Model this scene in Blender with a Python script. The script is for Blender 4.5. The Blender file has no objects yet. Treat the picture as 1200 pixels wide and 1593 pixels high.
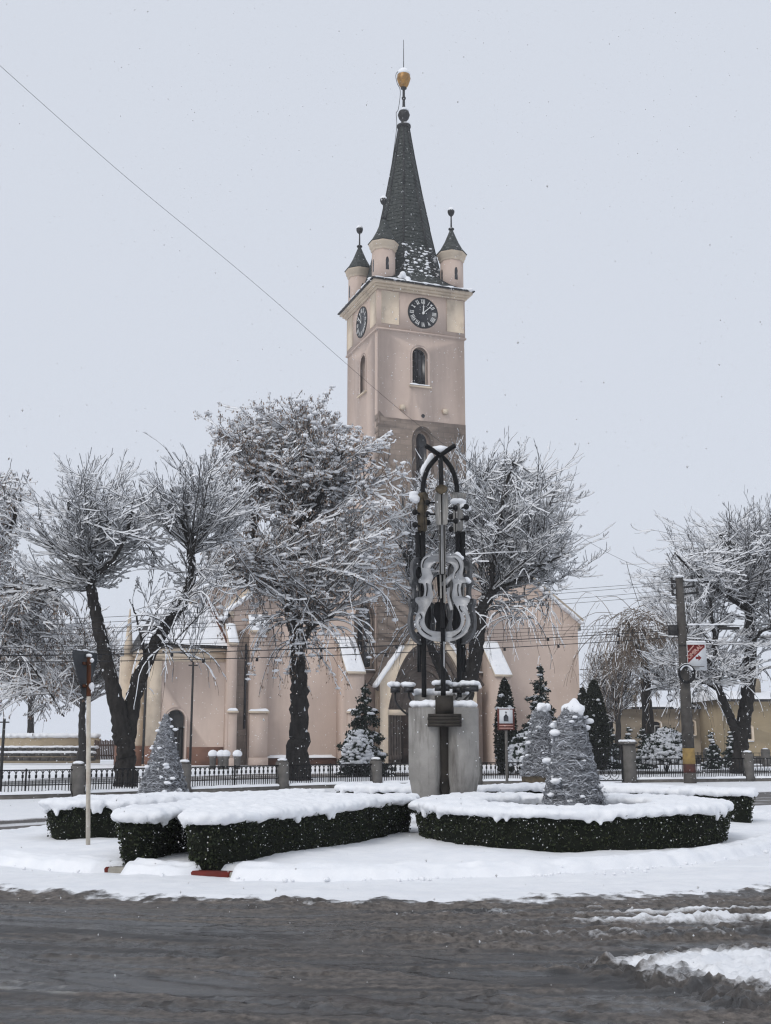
import bpy, math, random
import numpy as np
from mathutils import Vector, Matrix
from mathutils.geometry import tessellate_polygon

SC = bpy.context.scene
COL = SC.collection
RNG = np.random.default_rng(7)
PI = math.pi

# ------------------------------------------------------------------ camera, sky, sun, exposure
EYE = 1.6
PITCH = math.atan((1150.0 - 796.5) / 1800.0)
cam_data = bpy.data.cameras.new("camera")
cam_data.sensor_fit = 'HORIZONTAL'
cam_data.sensor_width = 36.0
cam_data.lens = 54.0
cam_data.clip_start = 0.1
cam_data.clip_end = 2000.0
cam = bpy.data.objects.new("camera", cam_data)
COL.objects.link(cam)
cam.location = (0, 0, EYE)
cam.rotation_euler = (PI / 2 + PITCH, 0, 0)
SC.camera = cam

SUN_EL, SUN_AZ = math.radians(42), math.radians(215)
world = bpy.data.worlds.new("World")
SC.world = world
world.use_nodes = True
wn, wl = world.node_tree.nodes, world.node_tree.links
wn.clear()
w_out = wn.new('ShaderNodeOutputWorld')
w_bg = wn.new('ShaderNodeBackground')
w_bg.inputs['Strength'].default_value = 0.1
w_sky = wn.new('ShaderNodeTexSky')
w_sky.sky_type = 'NISHITA'
w_sky.sun_disc = False
w_sky.sun_elevation = SUN_EL
w_sky.sun_rotation = SUN_AZ
w_sky.air_density = 1.0
w_sky.dust_density = 4.0
w_mix = wn.new('ShaderNodeMix')            # closed snow cloud over a little of the clear sky
w_mix.data_type = 'RGBA'
w_mix.inputs['Factor'].default_value = 0.93
w_mix.inputs['B'].default_value = (7.05, 7.47, 8.3, 1)
wl.new(w_sky.outputs['Color'], w_mix.inputs['A'])
wl.new(w_mix.outputs['Result'], w_bg.inputs['Color'])
wl.new(w_bg.outputs['Background'], w_out.inputs['Surface'])

sun_data = bpy.data.lights.new("sun", 'SUN')
sun_data.energy = 1.15
sun_data.angle = math.radians(25)
sun_data.color = (1.0, 0.97, 0.93)
sun = bpy.data.objects.new("sun", sun_data)
COL.objects.link(sun)
sun.rotation_euler = (PI / 2 - SUN_EL, 0, math.radians(-35))

SC.view_settings.view_transform = 'Standard'
SC.view_settings.look = 'None'
SC.view_settings.exposure = 0.0
SC.view_settings.gamma = 1.0
SC.view_settings.use_curve_mapping = False
SC.render.engine = 'CYCLES'
SC.cycles.max_bounces = 5
SC.cycles.diffuse_bounces = 3
SC.cycles.glossy_bounces = 2
SC.cycles.transmission_bounces = 2
SC.cycles.volume_bounces = 1
SC.cycles.use_denoising = True
SC.cycles.denoiser = 'OPENIMAGEDENOISE'
SC.cycles.denoising_input_passes = 'RGB_ALBEDO_NORMAL'
SC.cycles.filter_width = 1.25

# ------------------------------------------------------------------ measuring: a pixel of the 1200 x 1593 photograph at a known depth
_F = np.array([0, math.cos(PITCH), math.sin(PITCH)])
_U = np.array([0, -math.sin(PITCH), math.cos(PITCH)])
_R = np.array([1.0, 0, 0])


def ray(x, y):
    return _R * (x - 600.0) / 1800.0 + _U * (796.5 - y) / 1800.0 + _F


def at(x, y, Y):
    d = ray(x, y)
    return np.array([0, 0, EYE]) + d * (Y / d[1])


def ground_at(x, y, z=0.0):
    d = ray(x, y)
    return np.array([0, 0, EYE]) + d * ((z - EYE) / d[2])


# ------------------------------------------------------------------ noise
def _hash(ix, iy, iz, seed):
    n = (ix.astype(np.int64) * 374761393 + iy.astype(np.int64) * 668265263 + iz.astype(np.int64) * 2147483647 + seed * 1274126177) & 0xFFFFFFFF
    n = ((n ^ (n >> 13)) * 1274126177) & 0xFFFFFFFF
    n = ((n ^ (n >> 16)) * 2246822519) & 0xFFFFFFFF
    return ((n ^ (n >> 15)) & 0xFFFFFF) / float(0xFFFFFF)


def vnoise(x, y, z=None, seed=0):
    x = np.asarray(x, float); y = np.asarray(y, float)
    z = np.zeros_like(x) if z is None else np.asarray(z, float)
    x, y, z = np.broadcast_arrays(x, y, z)
    ix, iy, iz = np.floor(x), np.floor(y), np.floor(z)
    fx, fy, fz = x - ix, y - iy, z - iz
    fx, fy, fz = [t * t * (3 - 2 * t) for t in (fx, fy, fz)]
    r = 0
    for a in (0, 1):
        for b in (0, 1):
            for c in (0, 1):
                w = (fx if a else 1 - fx) * (fy if b else 1 - fy) * (fz if c else 1 - fz)
                r = r + w * _hash(ix + a, iy + b, iz + c, seed)
    return r


def fbm(x, y, z=None, octaves=4, seed=0, gain=0.5):
    t, amp, tot = 0, 1.0, 0.0
    for o in range(octaves):
        s = 2.03 ** o
        t = t + amp * vnoise(np.asarray(x) * s + 17.3 * o, np.asarray(y) * s + 5.1 * o, None if z is None else np.asarray(z) * s, seed + o)
        tot += amp
        amp *= gain
    return t / tot


def sstep(a, b, x):
    t = np.clip((x - a) / (b - a), 0, 1)
    return t * t * (3 - 2 * t)


# ------------------------------------------------------------------ materials
def new_mat(name):
    m = bpy.data.materials.new(name)
    m.use_nodes = True
    nt = m.node_tree
    nt.nodes.clear()
    out = nt.nodes.new('ShaderNodeOutputMaterial')
    b = nt.nodes.new('ShaderNodeBsdfPrincipled')
    nt.links.new(b.outputs['BSDF'], out.inputs['Surface'])
    return m, nt, b


def rgba(c):
    return (c[0], c[1], c[2], 1.0)


def noise_node(nt, scale, detail=4, rough=0.55, coord='Object', stretch=None):
    tc = nt.nodes.new('ShaderNodeTexCoord')
    n = nt.nodes.new('ShaderNodeTexNoise')
    n.inputs['Scale'].default_value = scale
    n.inputs['Detail'].default_value = detail
    n.inputs['Roughness'].default_value = rough
    if stretch:
        mp = nt.nodes.new('ShaderNodeMapping')
        mp.inputs['Scale'].default_value = stretch
        nt.links.new(tc.outputs[coord], mp.inputs['Vector'])
        nt.links.new(mp.outputs['Vector'], n.inputs['Vector'])
    else:
        nt.links.new(tc.outputs[coord], n.inputs['Vector'])
    return n


def ramp(nt, src, p0, c0, p1, c1):
    r = nt.nodes.new('ShaderNodeValToRGB')
    r.color_ramp.elements[0].position = p0
    r.color_ramp.elements[0].color = rgba(c0)
    r.color_ramp.elements[1].position = p1
    r.color_ramp.elements[1].color = rgba(c1)
    nt.links.new(src, r.inputs['Fac'])
    return r


def mixc(nt, fac, a, b, mode='MIX'):
    m = nt.nodes.new('ShaderNodeMix')
    m.data_type = 'RGBA'
    m.blend_type = mode
    for sock, v in (('Factor', fac), ('A', a), ('B', b)):
        if isinstance(v, (int, float)):
            m.inputs[sock].default_value = v
        elif isinstance(v, tuple):
            m.inputs[sock].default_value = rgba(v)
        else:
            nt.links.new(v, m.inputs[sock])
    return m.outputs['Result']


def bump(nt, b, height, strength=0.4, dist=0.02):
    bn = nt.nodes.new('ShaderNodeBump')
    bn.inputs['Strength'].default_value = strength
    bn.inputs['Distance'].default_value = dist
    nt.links.new(height, bn.inputs['Height'])
    nt.links.new(bn.outputs['Normal'], b.inputs['Normal'])


def mat(name, c0, c1=None, scale=6.0, rough=0.8, metal=0.0, bstr=0.3, bscale=None, bdist=0.01, detail=5, stretch=None, snow=0.0, snow_scale=7.0, tint=None, stain=None):
    """Two-tone procedural surface; snow > 0 lays clinging flakes in patches; tint mixes by the mesh attribute 'tint'."""
    m, nt, b = new_mat(name)
    c1 = c1 or tuple(0.75 * v for v in c0)
    n = noise_node(nt, scale, detail, stretch=stretch)
    col = ramp(nt, n.outputs['Fac'], 0.35, c0, 0.68, c1).outputs['Color']
    if stain:
        n3 = noise_node(nt, stain[1], 6, 0.65, stretch=stain[3] if len(stain) > 3 else None)
        f3 = ramp(nt, n3.outputs['Fac'], 0.5, (0, 0, 0), 0.72, (stain[2],) * 3).outputs['Color']
        col = mixc(nt, f3, col, stain[0])
    if tint:
        at_ = nt.nodes.new('ShaderNodeAttribute')
        at_.attribute_name = 'tint'
        col = mixc(nt, at_.outputs['Fac'], col, tint)
    if snow > 0:
        n2 = noise_node(nt, snow_scale, 6, 0.7)
        f = ramp(nt, n2.outputs['Fac'], 0.72 - 0.25 * snow, (0, 0, 0), 0.80 - 0.25 * snow, (1, 1, 1)).outputs['Color']
        col = mixc(nt, f, col, (0.84, 0.86, 0.9))
    nt.links.new(col, b.inputs['Base Color'])
    b.inputs['Roughness'].default_value = rough
    b.inputs['Metallic'].default_value = metal
    b.inputs['Specular IOR Level'].default_value = 0.5 if rough < 0.5 else 0.15
    if bstr > 0:
        nb = noise_node(nt, bscale or scale * 4, 6, 0.65)
        bump(nt, b, nb.outputs['Fac'], bstr, bdist)
    return m


def snow_mat(name, bscale=30.0, bdist=0.015, big=4.0):
    m, nt, b = new_mat(name)
    n = noise_node(nt, big, 5)
    nt.links.new(ramp(nt, n.outputs['Fac'], 0.3, (0.80, 0.82, 0.855), 0.7, (0.88, 0.89, 0.91)).outputs['Color'], b.inputs['Base Color'])
    b.inputs['Roughness'].default_value = 0.75
    b.inputs['Specular IOR Level'].default_value = 0.3
    n2 = noise_node(nt, bscale, 6, 0.7)
    bump(nt, b, n2.outputs['Fac'], 0.5, bdist)
    return m


M = {}
M['snow'] = snow_mat('fresh_snow')
M['twig_snow'] = snow_mat('twig_snow', 12, 0.01)
M['plaster'] = mat('pink_plaster', (0.56, 0.452, 0.388), (0.515, 0.412, 0.352), 0.9, 0.9, bstr=0.35, bscale=26, bdist=0.012, detail=8, stain=((0.38, 0.3, 0.255), 0.5, 0.6, (1.6, 1.6, 0.2)))
M['cream'] = mat('cream_trim', (0.66, 0.56, 0.44), (0.60, 0.50, 0.39), 1.6, 0.85, bstr=0.2, bscale=30, detail=8, stain=((0.26, 0.21, 0.17), 1.2, 0.5, (1, 1, 0.5)))
M['plinth'] = mat('red_plinth', (0.22, 0.12, 0.085), (0.15, 0.085, 0.065), 1.5, 0.9, bstr=0.3)
M['slate'] = mat('green_slate', (0.022, 0.026, 0.025), (0.078, 0.084, 0.078), 7.0, 0.6, bstr=0.5, bscale=10, bdist=0.05, snow=0.42, snow_scale=5.5)
M['slate_clean'] = mat('green_slate_upper', (0.022, 0.026, 0.025), (0.078, 0.084, 0.078), 7.0, 0.6, bstr=0.5, bscale=10, bdist=0.05, snow=0.02, snow_scale=5)
M['metal_dark'] = mat('dark_metal', (0.03, 0.03, 0.032), (0.05, 0.048, 0.046), 5, 0.55, bstr=0.2)
M['black_iron'] = mat('black_iron', (0.008, 0.008, 0.009), (0.017, 0.017, 0.018), 8, 0.65, bstr=0.2)
M['gold'] = mat('old_gilding', (0.42, 0.22, 0.05), (0.2, 0.11, 0.04), 3, 0.45, metal=0.4, bstr=0.2)
M['glass'] = mat('dark_window', (0.012, 0.013, 0.016), (0.03, 0.03, 0.034), 2, 0.25, bstr=0.1)
M['dial'] = mat('black_dial', (0.010, 0.012, 0.016), (0.016, 0.018, 0.024), 2, 0.45, bstr=0.05)
M['white_paint'] = mat('white_paint', (0.78, 0.78, 0.76), (0.66, 0.66, 0.64), 4, 0.6, bstr=0.05)
M['door_wood'] = mat('door_wood', (0.075, 0.05, 0.04), (0.045, 0.032, 0.028), 2, 0.7, bstr=0.4, stretch=(4, 4, 0.4))
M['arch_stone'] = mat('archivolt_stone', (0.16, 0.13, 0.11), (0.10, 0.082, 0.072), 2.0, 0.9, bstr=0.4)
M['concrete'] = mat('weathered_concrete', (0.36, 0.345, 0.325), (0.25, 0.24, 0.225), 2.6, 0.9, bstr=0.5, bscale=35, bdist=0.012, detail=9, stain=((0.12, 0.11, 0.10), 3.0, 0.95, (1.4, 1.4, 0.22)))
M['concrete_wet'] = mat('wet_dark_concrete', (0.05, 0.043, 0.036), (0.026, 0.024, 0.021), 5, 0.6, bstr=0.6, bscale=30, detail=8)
M['concrete_mid'] = mat('streaked_concrete', (0.14, 0.128, 0.115), (0.075, 0.068, 0.06), 3.0, 0.8, bstr=0.5, bscale=30, detail=8, stretch=(1, 1, 0.3))
M['post_concrete'] = mat('post_concrete', (0.16, 0.15, 0.14), (0.095, 0.09, 0.082), 4, 0.9, bstr=0.4, bscale=30)
M['steel_plate'] = mat('brushed_grey_steel', (0.44, 0.445, 0.455), (0.32, 0.325, 0.335), 5, 0.5, metal=0.25, bstr=0.25, bscale=20, detail=9, stain=((0.14, 0.135, 0.13), 3.5, 0.6))
M['steel_dark'] = mat('shaded_steel', (0.17, 0.172, 0.178), (0.10, 0.102, 0.106), 5, 0.6, metal=0.2, bstr=0.25, bscale=20, detail=9)  # darker copy of the plate steel: shade on the rear violins put into the colour
M['violin_wood'] = mat('mossy_wood', (0.12, 0.095, 0.062), (0.06, 0.05, 0.038), 8, 0.85, bstr=0.5)
M['neck_grey'] = mat('weathered_grey_wood', (0.31, 0.30, 0.285), (0.18, 0.175, 0.165), 6, 0.8, bstr=0.4, stretch=(6, 6, 0.5))
M['bark'] = mat('wet_bark', (0.018, 0.016, 0.0145), (0.04, 0.036, 0.033), 7, 0.85, bstr=1.0, bscale=14, bdist=0.05, snow=0.12, snow_scale=9, stretch=(1, 1, 0.35))
M['twig'] = mat('twig_bark', (0.020, 0.0175, 0.016), (0.042, 0.036, 0.032), 3, 0.85, bstr=0)
M['twig_brown'] = mat('brown_twig_bark', (0.038, 0.029, 0.024), (0.075, 0.058, 0.047), 3, 0.85, bstr=0)
M['willow'] = mat('willow_withes', (0.25, 0.2, 0.155), (0.16, 0.125, 0.1), 3, 0.85, bstr=0)
M['keys'] = mat('dry_seed_keys', (0.2, 0.135, 0.095), (0.13, 0.09, 0.068), 3, 0.9, bstr=0, tint=(0.4, 0.31, 0.25))
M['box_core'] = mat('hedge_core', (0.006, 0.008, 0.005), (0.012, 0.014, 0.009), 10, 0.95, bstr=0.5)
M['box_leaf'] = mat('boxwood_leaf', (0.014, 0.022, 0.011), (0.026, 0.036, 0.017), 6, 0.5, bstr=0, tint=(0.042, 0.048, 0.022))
M['needle'] = mat('dark_needles', (0.014, 0.024, 0.018), (0.026, 0.04, 0.028), 5, 0.7, bstr=0, tint=(0.05, 0.065, 0.05))
M['thuja'] = mat('thuja_green', (0.012, 0.017, 0.011), (0.022, 0.028, 0.017), 5, 0.7, bstr=0, tint=(0.042, 0.046, 0.028))
M['tinsel'] = mat('silver_tinsel', (0.13, 0.135, 0.145), (0.2, 0.205, 0.22), 9, 0.55, bstr=0, tint=(0.55, 0.57, 0.61))
M['tinsel_core'] = mat('grey_netting', (0.07, 0.072, 0.076), (0.12, 0.122, 0.128), 12, 0.8, bstr=0.5)
M['kerb_red'] = mat('red_kerb_paint', (0.17, 0.028, 0.022), (0.11, 0.03, 0.024), 6, 0.7, bstr=0.4)
M['kerb_white'] = mat('worn_white_kerb', (0.34, 0.32, 0.28), (0.24, 0.22, 0.19), 6, 0.8, bstr=0.4)
M['pole_paint'] = mat('cream_pole_paint', (0.58, 0.54, 0.47), (0.46, 0.41, 0.34), 5, 0.6, bstr=0.2, stain=((0.2, 0.09, 0.045), 4, 0.5))
M['rust'] = mat('rust', (0.14, 0.05, 0.022), (0.07, 0.032, 0.02), 9, 0.85, bstr=0.4)
M['sign_back'] = mat('grey_sign_back', (0.055, 0.06, 0.068), (0.04, 0.043, 0.048), 5, 0.5, bstr=0.1)
M['yellow'] = mat('yellow_band', (0.33, 0.225, 0.08), (0.22, 0.15, 0.065), 5, 0.75, bstr=0.3)
M['red_band'] = mat('red_band', (0.10, 0.035, 0.028), (0.055, 0.032, 0.028), 5, 0.8, bstr=0.3)
M['pole_concrete'] = mat('pole_concrete', (0.1, 0.092, 0.084), (0.055, 0.05, 0.046), 4, 0.9, bstr=0.4, snow=0.05)
M['sign_red'] = mat('sign_red', (0.2, 0.022, 0.02), (0.17, 0.02, 0.018), 3, 0.5, bstr=0)
M['sign_white'] = mat('sign_white', (0.66, 0.68, 0.7), (0.6, 0.62, 0.64), 3, 0.5, bstr=0)
M['sign_brown'] = mat('sign_brown', (0.15, 0.055, 0.045), (0.12, 0.045, 0.038), 3, 0.6, bstr=0)
M['sign_pink'] = mat('faded_lettering', (0.52, 0.3, 0.26), (0.45, 0.26, 0.22), 3, 0.6, bstr=0)
M['house_beige'] = mat('beige_house_plaster', (0.31, 0.26, 0.195), (0.26, 0.215, 0.16), 1.2, 0.9, bstr=0.3)
M['house_ochre'] = mat('ochre_house_plaster', (0.34, 0.275, 0.18), (0.29, 0.235, 0.155), 1.2, 0.9, bstr=0.3)
M['wall_beige'] = mat('beige_garden_wall', (0.44, 0.36, 0.25), (0.37, 0.3, 0.21), 1.0, 0.9, bstr=0.3)
M['field_stone'] = mat('field_stone', (0.09, 0.082, 0.075), (0.05, 0.046, 0.043), 2.0, 0.9, bstr=0.6)
M['gate_wood'] = mat('brown_boards', (0.1, 0.06, 0.045), (0.065, 0.042, 0.034), 3, 0.8, bstr=0.3, stretch=(5, 5, 0.4))
def flake_mat():
    m, nt, b = new_mat('snowflake')
    b.inputs['Base Color'].default_value = (0.96, 0.965, 0.97, 1)
    b.inputs['Roughness'].default_value = 0.9
    tr = nt.nodes.new('ShaderNodeBsdfTranslucent')
    tr.inputs['Color'].default_value = (0.96, 0.965, 0.97, 1)
    mx = nt.nodes.new('ShaderNodeMixShader')
    mx.inputs['Fac'].default_value = 0.68
    nt.links.new(b.outputs['BSDF'], mx.inputs[1]); nt.links.new(tr.outputs['BSDF'], mx.inputs[2])
    nt.links.new(mx.outputs['Shader'], nt.nodes['Material Output'].inputs['Surface'])
    return m


M['flake'] = flake_mat()
M['wire'] = mat('wire', (0.03, 0.03, 0.033), None, 4, 0.6, bstr=0)


def stone_mat():
    m, nt, b = new_mat('exposed_tower_stone')
    tc = nt.nodes.new('ShaderNodeTexCoord')
    mp = nt.nodes.new('ShaderNodeMapping')
    mp.inputs['Rotation'].default_value = (PI / 2, 0, 0)
    nt.links.new(tc.outputs['Object'], mp.inputs['Vector'])
    br = nt.nodes.new('ShaderNodeTexBrick')
    br.inputs['Scale'].default_value = 1.0
    br.inputs['Brick Width'].default_value = 0.75
    br.inputs['Row Height'].default_value = 0.36
    br.inputs['Mortar Size'].default_value = 0.012
    br.inputs['Color1'].default_value = (0.32, 0.255, 0.21, 1)
    br.inputs['Color2'].default_value = (0.255, 0.205, 0.17, 1)
    br.inputs['Mortar'].default_value = (0.19, 0.155, 0.13, 1)
    nt.links.new(mp.outputs['Vector'], br.inputs['Vector'])
    n = noise_node(nt, 1.6, 7, 0.65)
    c = mixc(nt, ramp(nt, n.outputs['Fac'], 0.4, (0, 0, 0), 0.75, (0.7, 0.7, 0.7)).outputs['Color'], br.outputs['Color'], (0.165, 0.132, 0.112))
    nt.links.new(c, b.inputs['Base Color'])
    b.inputs['Roughness'].default_value = 0.9
    n2 = noise_node(nt, 18, 6, 0.7)
    bump(nt, b, n2.outputs['Fac'], 0.5, 0.03)
    return m


M['stone'] = stone_mat()


def road_mat():
    m, nt, b = new_mat('slushy_road')
    def attr(nm):
        a = nt.nodes.new('ShaderNodeAttribute'); a.attribute_name = nm; return a.outputs['Fac']
    n = noise_node(nt, 5, 8, 0.65)
    asph = ramp(nt, n.outputs['Fac'], 0.3, (0.013, 0.0128, 0.0135), 0.72, (0.033, 0.031, 0.030)).outputs['Color']
    ns = noise_node(nt, 16, 8, 0.75)
    slush = ramp(nt, ns.outputs['Fac'], 0.38, (0.034, 0.028, 0.023), 0.66, (0.20, 0.172, 0.15)).outputs['Color']
    c = mixc(nt, attr('slush'), asph, slush)
    nw = noise_node(nt, 4, 5)
    white = ramp(nt, nw.outputs['Fac'], 0.3, (0.80, 0.82, 0.855), 0.7, (0.88, 0.89, 0.91)).outputs['Color']
    nd = noise_node(nt, 26, 6, 0.75)
    sf = nt.nodes.new('ShaderNodeMath'); sf.operation = 'MULTIPLY_ADD'
    nt.links.new(nd.outputs['Fac'], sf.inputs[0]); sf.inputs[1].default_value = 0.6
    nt.links.new(attr('snow'), sf.inputs[2])
    fac = ramp(nt, sf.outputs[0], 0.55, (0, 0, 0), 0.95, (1, 1, 1)).outputs['Color']
    c = mixc(nt, fac, c, white)
    c = mixc(nt, attr('paint'), c, (0.26, 0.255, 0.24))
    nt.links.new(c, b.inputs['Base Color'])
    wet = nt.nodes.new('ShaderNodeMapRange')
    wet.inputs['To Min'].default_value = 0.6
    wet.inputs['To Max'].default_value = 0.12
    nt.links.new(attr('wet'), wet.inputs['Value'])
    nt.links.new(wet.outputs['Result'], b.inputs['Roughness'])
    nb = noise_node(nt, 55, 5, 0.7)
    nb2 = noise_node(nt, 160, 3, 0.7)
    add = nt.nodes.new('ShaderNodeMath'); add.operation = 'ADD'
    nt.links.new(nb.outputs['Fac'], add.inputs[0]); nt.links.new(nb2.outputs['Fac'], add.inputs[1])
    bump(nt, b, add.outputs[0], 0.7, 0.014)
    bn = [n_ for n_ in nt.nodes if n_.type == 'BUMP'][-1]
    bs = nt.nodes.new('ShaderNodeMapRange')
    bs.inputs['To Min'].default_value = 0.5
    bs.inputs['To Max'].default_value = 0.10
    nt.links.new(attr('wet'), bs.inputs['Value'])
    nt.links.new(bs.outputs['Result'], bn.inputs['Strength'])
    return m


M['road'] = road_mat()


# ------------------------------------------------------------------ mesh helpers
def make_mesh(name, V, faces, smooth=False, attrs=None):
    """faces: list of int arrays shaped (n,3) or (n,4)."""
    V = np.asarray(V, np.float32).reshape(-1, 3)
    fl = [np.asarray(f, np.int32) for f in faces if len(f)]
    me = bpy.data.meshes.new(name)
    nl = sum(f.size for f in fl)
    npoly = sum(len(f) for f in fl)
    me.vertices.add(len(V)); me.loops.add(nl); me.polygons.add(npoly)
    me.vertices.foreach_set('co', V.ravel())
    me.loops.foreach_set('vertex_index', np.concatenate([f.ravel() for f in fl]))
    tot = np.concatenate([np.full(len(f), f.shape[1], np.int32) for f in fl])
    me.polygons.foreach_set('loop_start', np.concatenate([[0], np.cumsum(tot)[:-1]]).astype(np.int32))
    me.polygons.foreach_set('loop_total', tot)
    if smooth:
        me.polygons.foreach_set('use_smooth', np.ones(npoly, bool))
    for k, a in (attrs or {}).items():
        at_ = me.attributes.new(k, 'FLOAT', 'POINT')
        at_.data.foreach_set('value', np.asarray(a, np.float32).ravel())
    me.update(calc_edges=True)
    me.validate()
    return me


def link(name, me, material, parent=None, kind=None, label=None, cat=None, group=None):
    o = bpy.data.objects.new(name, me)
    COL.objects.link(o)
    if material is not None and me is not None and not me.materials:
        me.materials.append(material)
    if parent is not None:
        o.parent = parent
    tag(o, label, cat, group, kind)
    return o


def tag(o, label=None, cat=None, group=None, kind=None):
    for k, v in (('label', label), ('category', cat), ('group', group), ('kind', kind)):
        if v:
            o[k] = v
    return o


def thing(name, label, cat, loc=(0, 0, 0), rz=0.0, group=None):
    o = bpy.data.objects.new(name, None)
    COL.objects.link(o)
    o.empty_display_size = 0.3
    o.location = [float(v) for v in loc]
    o.rotation_euler = (0, 0, rz)
    return tag(o, label, cat, group)


class MB:
    """Collects shapes; build() links them as one mesh."""
    def __init__(s):
        s.V, s.F, s.n, s.A = [], [], 0, []

    def add(s, V, *faces, tint=None):
        V = np.asarray(V, float).reshape(-1, 3)
        s.V.append(V)
        for f in faces:
            f = np.asarray(f, int)
            if len(f):
                s.F.append(f + s.n)
        s.A.append(np.zeros(len(V)) if tint is None else np.broadcast_to(np.asarray(tint, float), (len(V),)))
        s.n += len(V)
        return s

    def box(s, x0, x1, y0, y1, z0, z1):
        V = [(x, y, z) for z in (z0, z1) for y in (y0, y1) for x in (x0, x1)]
        return s.add(V, [[0, 2, 3, 1], [4, 5, 7, 6], [0, 1, 5, 4], [1, 3, 7, 5], [3, 2, 6, 7], [2, 0, 4, 6]])

    def bar(s, p0, p1, w, h=None, up=(0, 0, 1)):
        p0, p1 = np.array(p0, float), np.array(p1, float)
        h = h or w
        d = p1 - p0; d /= np.linalg.norm(d)
        up = np.array(up, float)
        if abs(d @ up) > 0.98:
            up = np.array([0, 1.0, 0])
        a = np.cross(d, up); a /= np.linalg.norm(a)
        b = np.cross(a, d)
        V = [p + a * sx * w / 2 + b * sy * h / 2 for p in (p0, p1) for sx, sy in ((-1, -1), (1, -1), (1, 1), (-1, 1))]
        return s.add(V, [[3, 2, 1, 0], [4, 5, 6, 7], [0, 1, 5, 4], [1, 2, 6, 5], [2, 3, 7, 6], [3, 0, 4, 7]])

    def tube(s, P, r, n=10, cap=True, jitter=0.0, rng=None):
        P = np.asarray(P, float)
        r = np.broadcast_to(np.asarray(r, float), (len(P),))
        T = np.gradient(P, axis=0)
        T /= np.linalg.norm(T, axis=1)[:, None] + 1e-12
        ref = np.array([0.0, 1.0, 0.03]) if abs(T[0][2]) > 0.9 else np.array([0, 0, 1.0])
        rows = []
        a = np.cross(T[0], ref); a /= np.linalg.norm(a)
        for k in range(len(P)):
            a = a - T[k] * (a @ T[k]); a /= np.linalg.norm(a)
            b = np.cross(T[k], a)
            th = np.linspace(0, 2 * PI, n, endpoint=False)
            rr = r[k] * (1 + (jitter * (rng.random(n) - 0.5) if jitter else 0))
            rows.append(P[k] + (np.cos(th) * rr)[:, None] * a + (np.sin(th) * rr)[:, None] * b)
        V = np.concatenate(rows)
        F = []
        for k in range(len(P) - 1):
            i = np.arange(n); j = (i + 1) % n
            F.append(np.stack([k * n + i, k * n + j, (k + 1) * n + j, (k + 1) * n + i], 1))
        tri = []
        if cap:
            V = np.concatenate([V, P[:1], P[-1:]])
            c0, c1 = len(V) - 2, len(V) - 1
            for i in range(n):
                tri.append([c0, (i + 1) % n, i])
                tri.append([c1, (len(P) - 1) * n + i, (len(P) - 1) * n + (i + 1) % n])
        return s.add(V, np.concatenate(F), np.array(tri, int).reshape(-1, 3))

    def lathe(s, prof, c=(0, 0, 0), n=16, rot=0.0):
        """prof: (radius, z) from bottom to top."""
        th = np.linspace(0, 2 * PI, n, endpoint=False) + rot
        V = np.concatenate([np.stack([r * np.cos(th) + c[0], r * np.sin(th) + c[1], np.full(n, z + c[2])], 1) for r, z in prof])
        F = []
        for k in range(len(prof) - 1):
            i = np.arange(n); j = (i + 1) % n
            F.append(np.stack([k * n + i, k * n + j, (k + 1) * n + j, (k + 1) * n + i], 1))
        V = np.concatenate([V, [[c[0], c[1], prof[0][1] + c[2]], [c[0], c[1], prof[-1][1] + c[2]]]])
        a, b = len(V) - 2, len(V) - 1
        tri = [[a, (i + 1) % n, i] for i in range(n)] + [[b, (len(prof) - 1) * n + i, (len(prof) - 1) * n + (i + 1) % n] for i in range(n)]
        return s.add(V, np.concatenate(F), tri)

    def plate(s, outer, holes=(), y0=0.0, y1=0.1, T=None):
        """Polygon in x,z with holes, thick from y0 to y1; T maps (n,3) points."""
        loops = [list(map(tuple, outer))] + [list(map(tuple, h)) for h in holes]
        tri = np.array(tessellate_polygon([[Vector((p[0], p[1], 0)) for p in lp] for lp in loops]), int).reshape(-1, 3)
        P = np.array([p for lp in loops for p in lp], float)
        n = len(P)
        V = np.concatenate([np.stack([P[:, 0], np.full(n, y0), P[:, 1]], 1), np.stack([P[:, 0], np.full(n, y1), P[:, 1]], 1)])
        a, b, c = P[tri[:, 0]], P[tri[:, 1]], P[tri[:, 2]]
        area = (b[:, 0] - a[:, 0]) * (c[:, 1] - a[:, 1]) - (b[:, 1] - a[:, 1]) * (c[:, 0] - a[:, 0])
        tri = np.where(area[:, None] > 0, tri, tri[:, ::-1])
        Q, k = [], 0
        for li, lp in enumerate(loops):
            m = len(lp)
            L = np.array(lp)
            ar = np.sum(L[:, 0] * np.roll(L[:, 1], -1) - np.roll(L[:, 0], -1) * L[:, 1])
            i = np.arange(m) + k; j = (np.arange(m) + 1) % m + k
            q = np.stack([j, i, i + n, j + n], 1)
            if (ar < 0) != (li > 0):
                q = q[:, ::-1]
            Q.append(q[:, ::-1]); k += m
        if T is not None:
            V = T(V)
        return s.add(V, np.concatenate(Q), np.concatenate([tri, tri[:, ::-1] + n]))

    def build(s, name, material, parent=None, smooth=False, tint=False, **kw):
        me = make_mesh(name, np.concatenate(s.V), s.F, smooth, {'tint': np.concatenate(s.A)} if tint else None)
        return link(name, me, material, parent, **kw)


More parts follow.
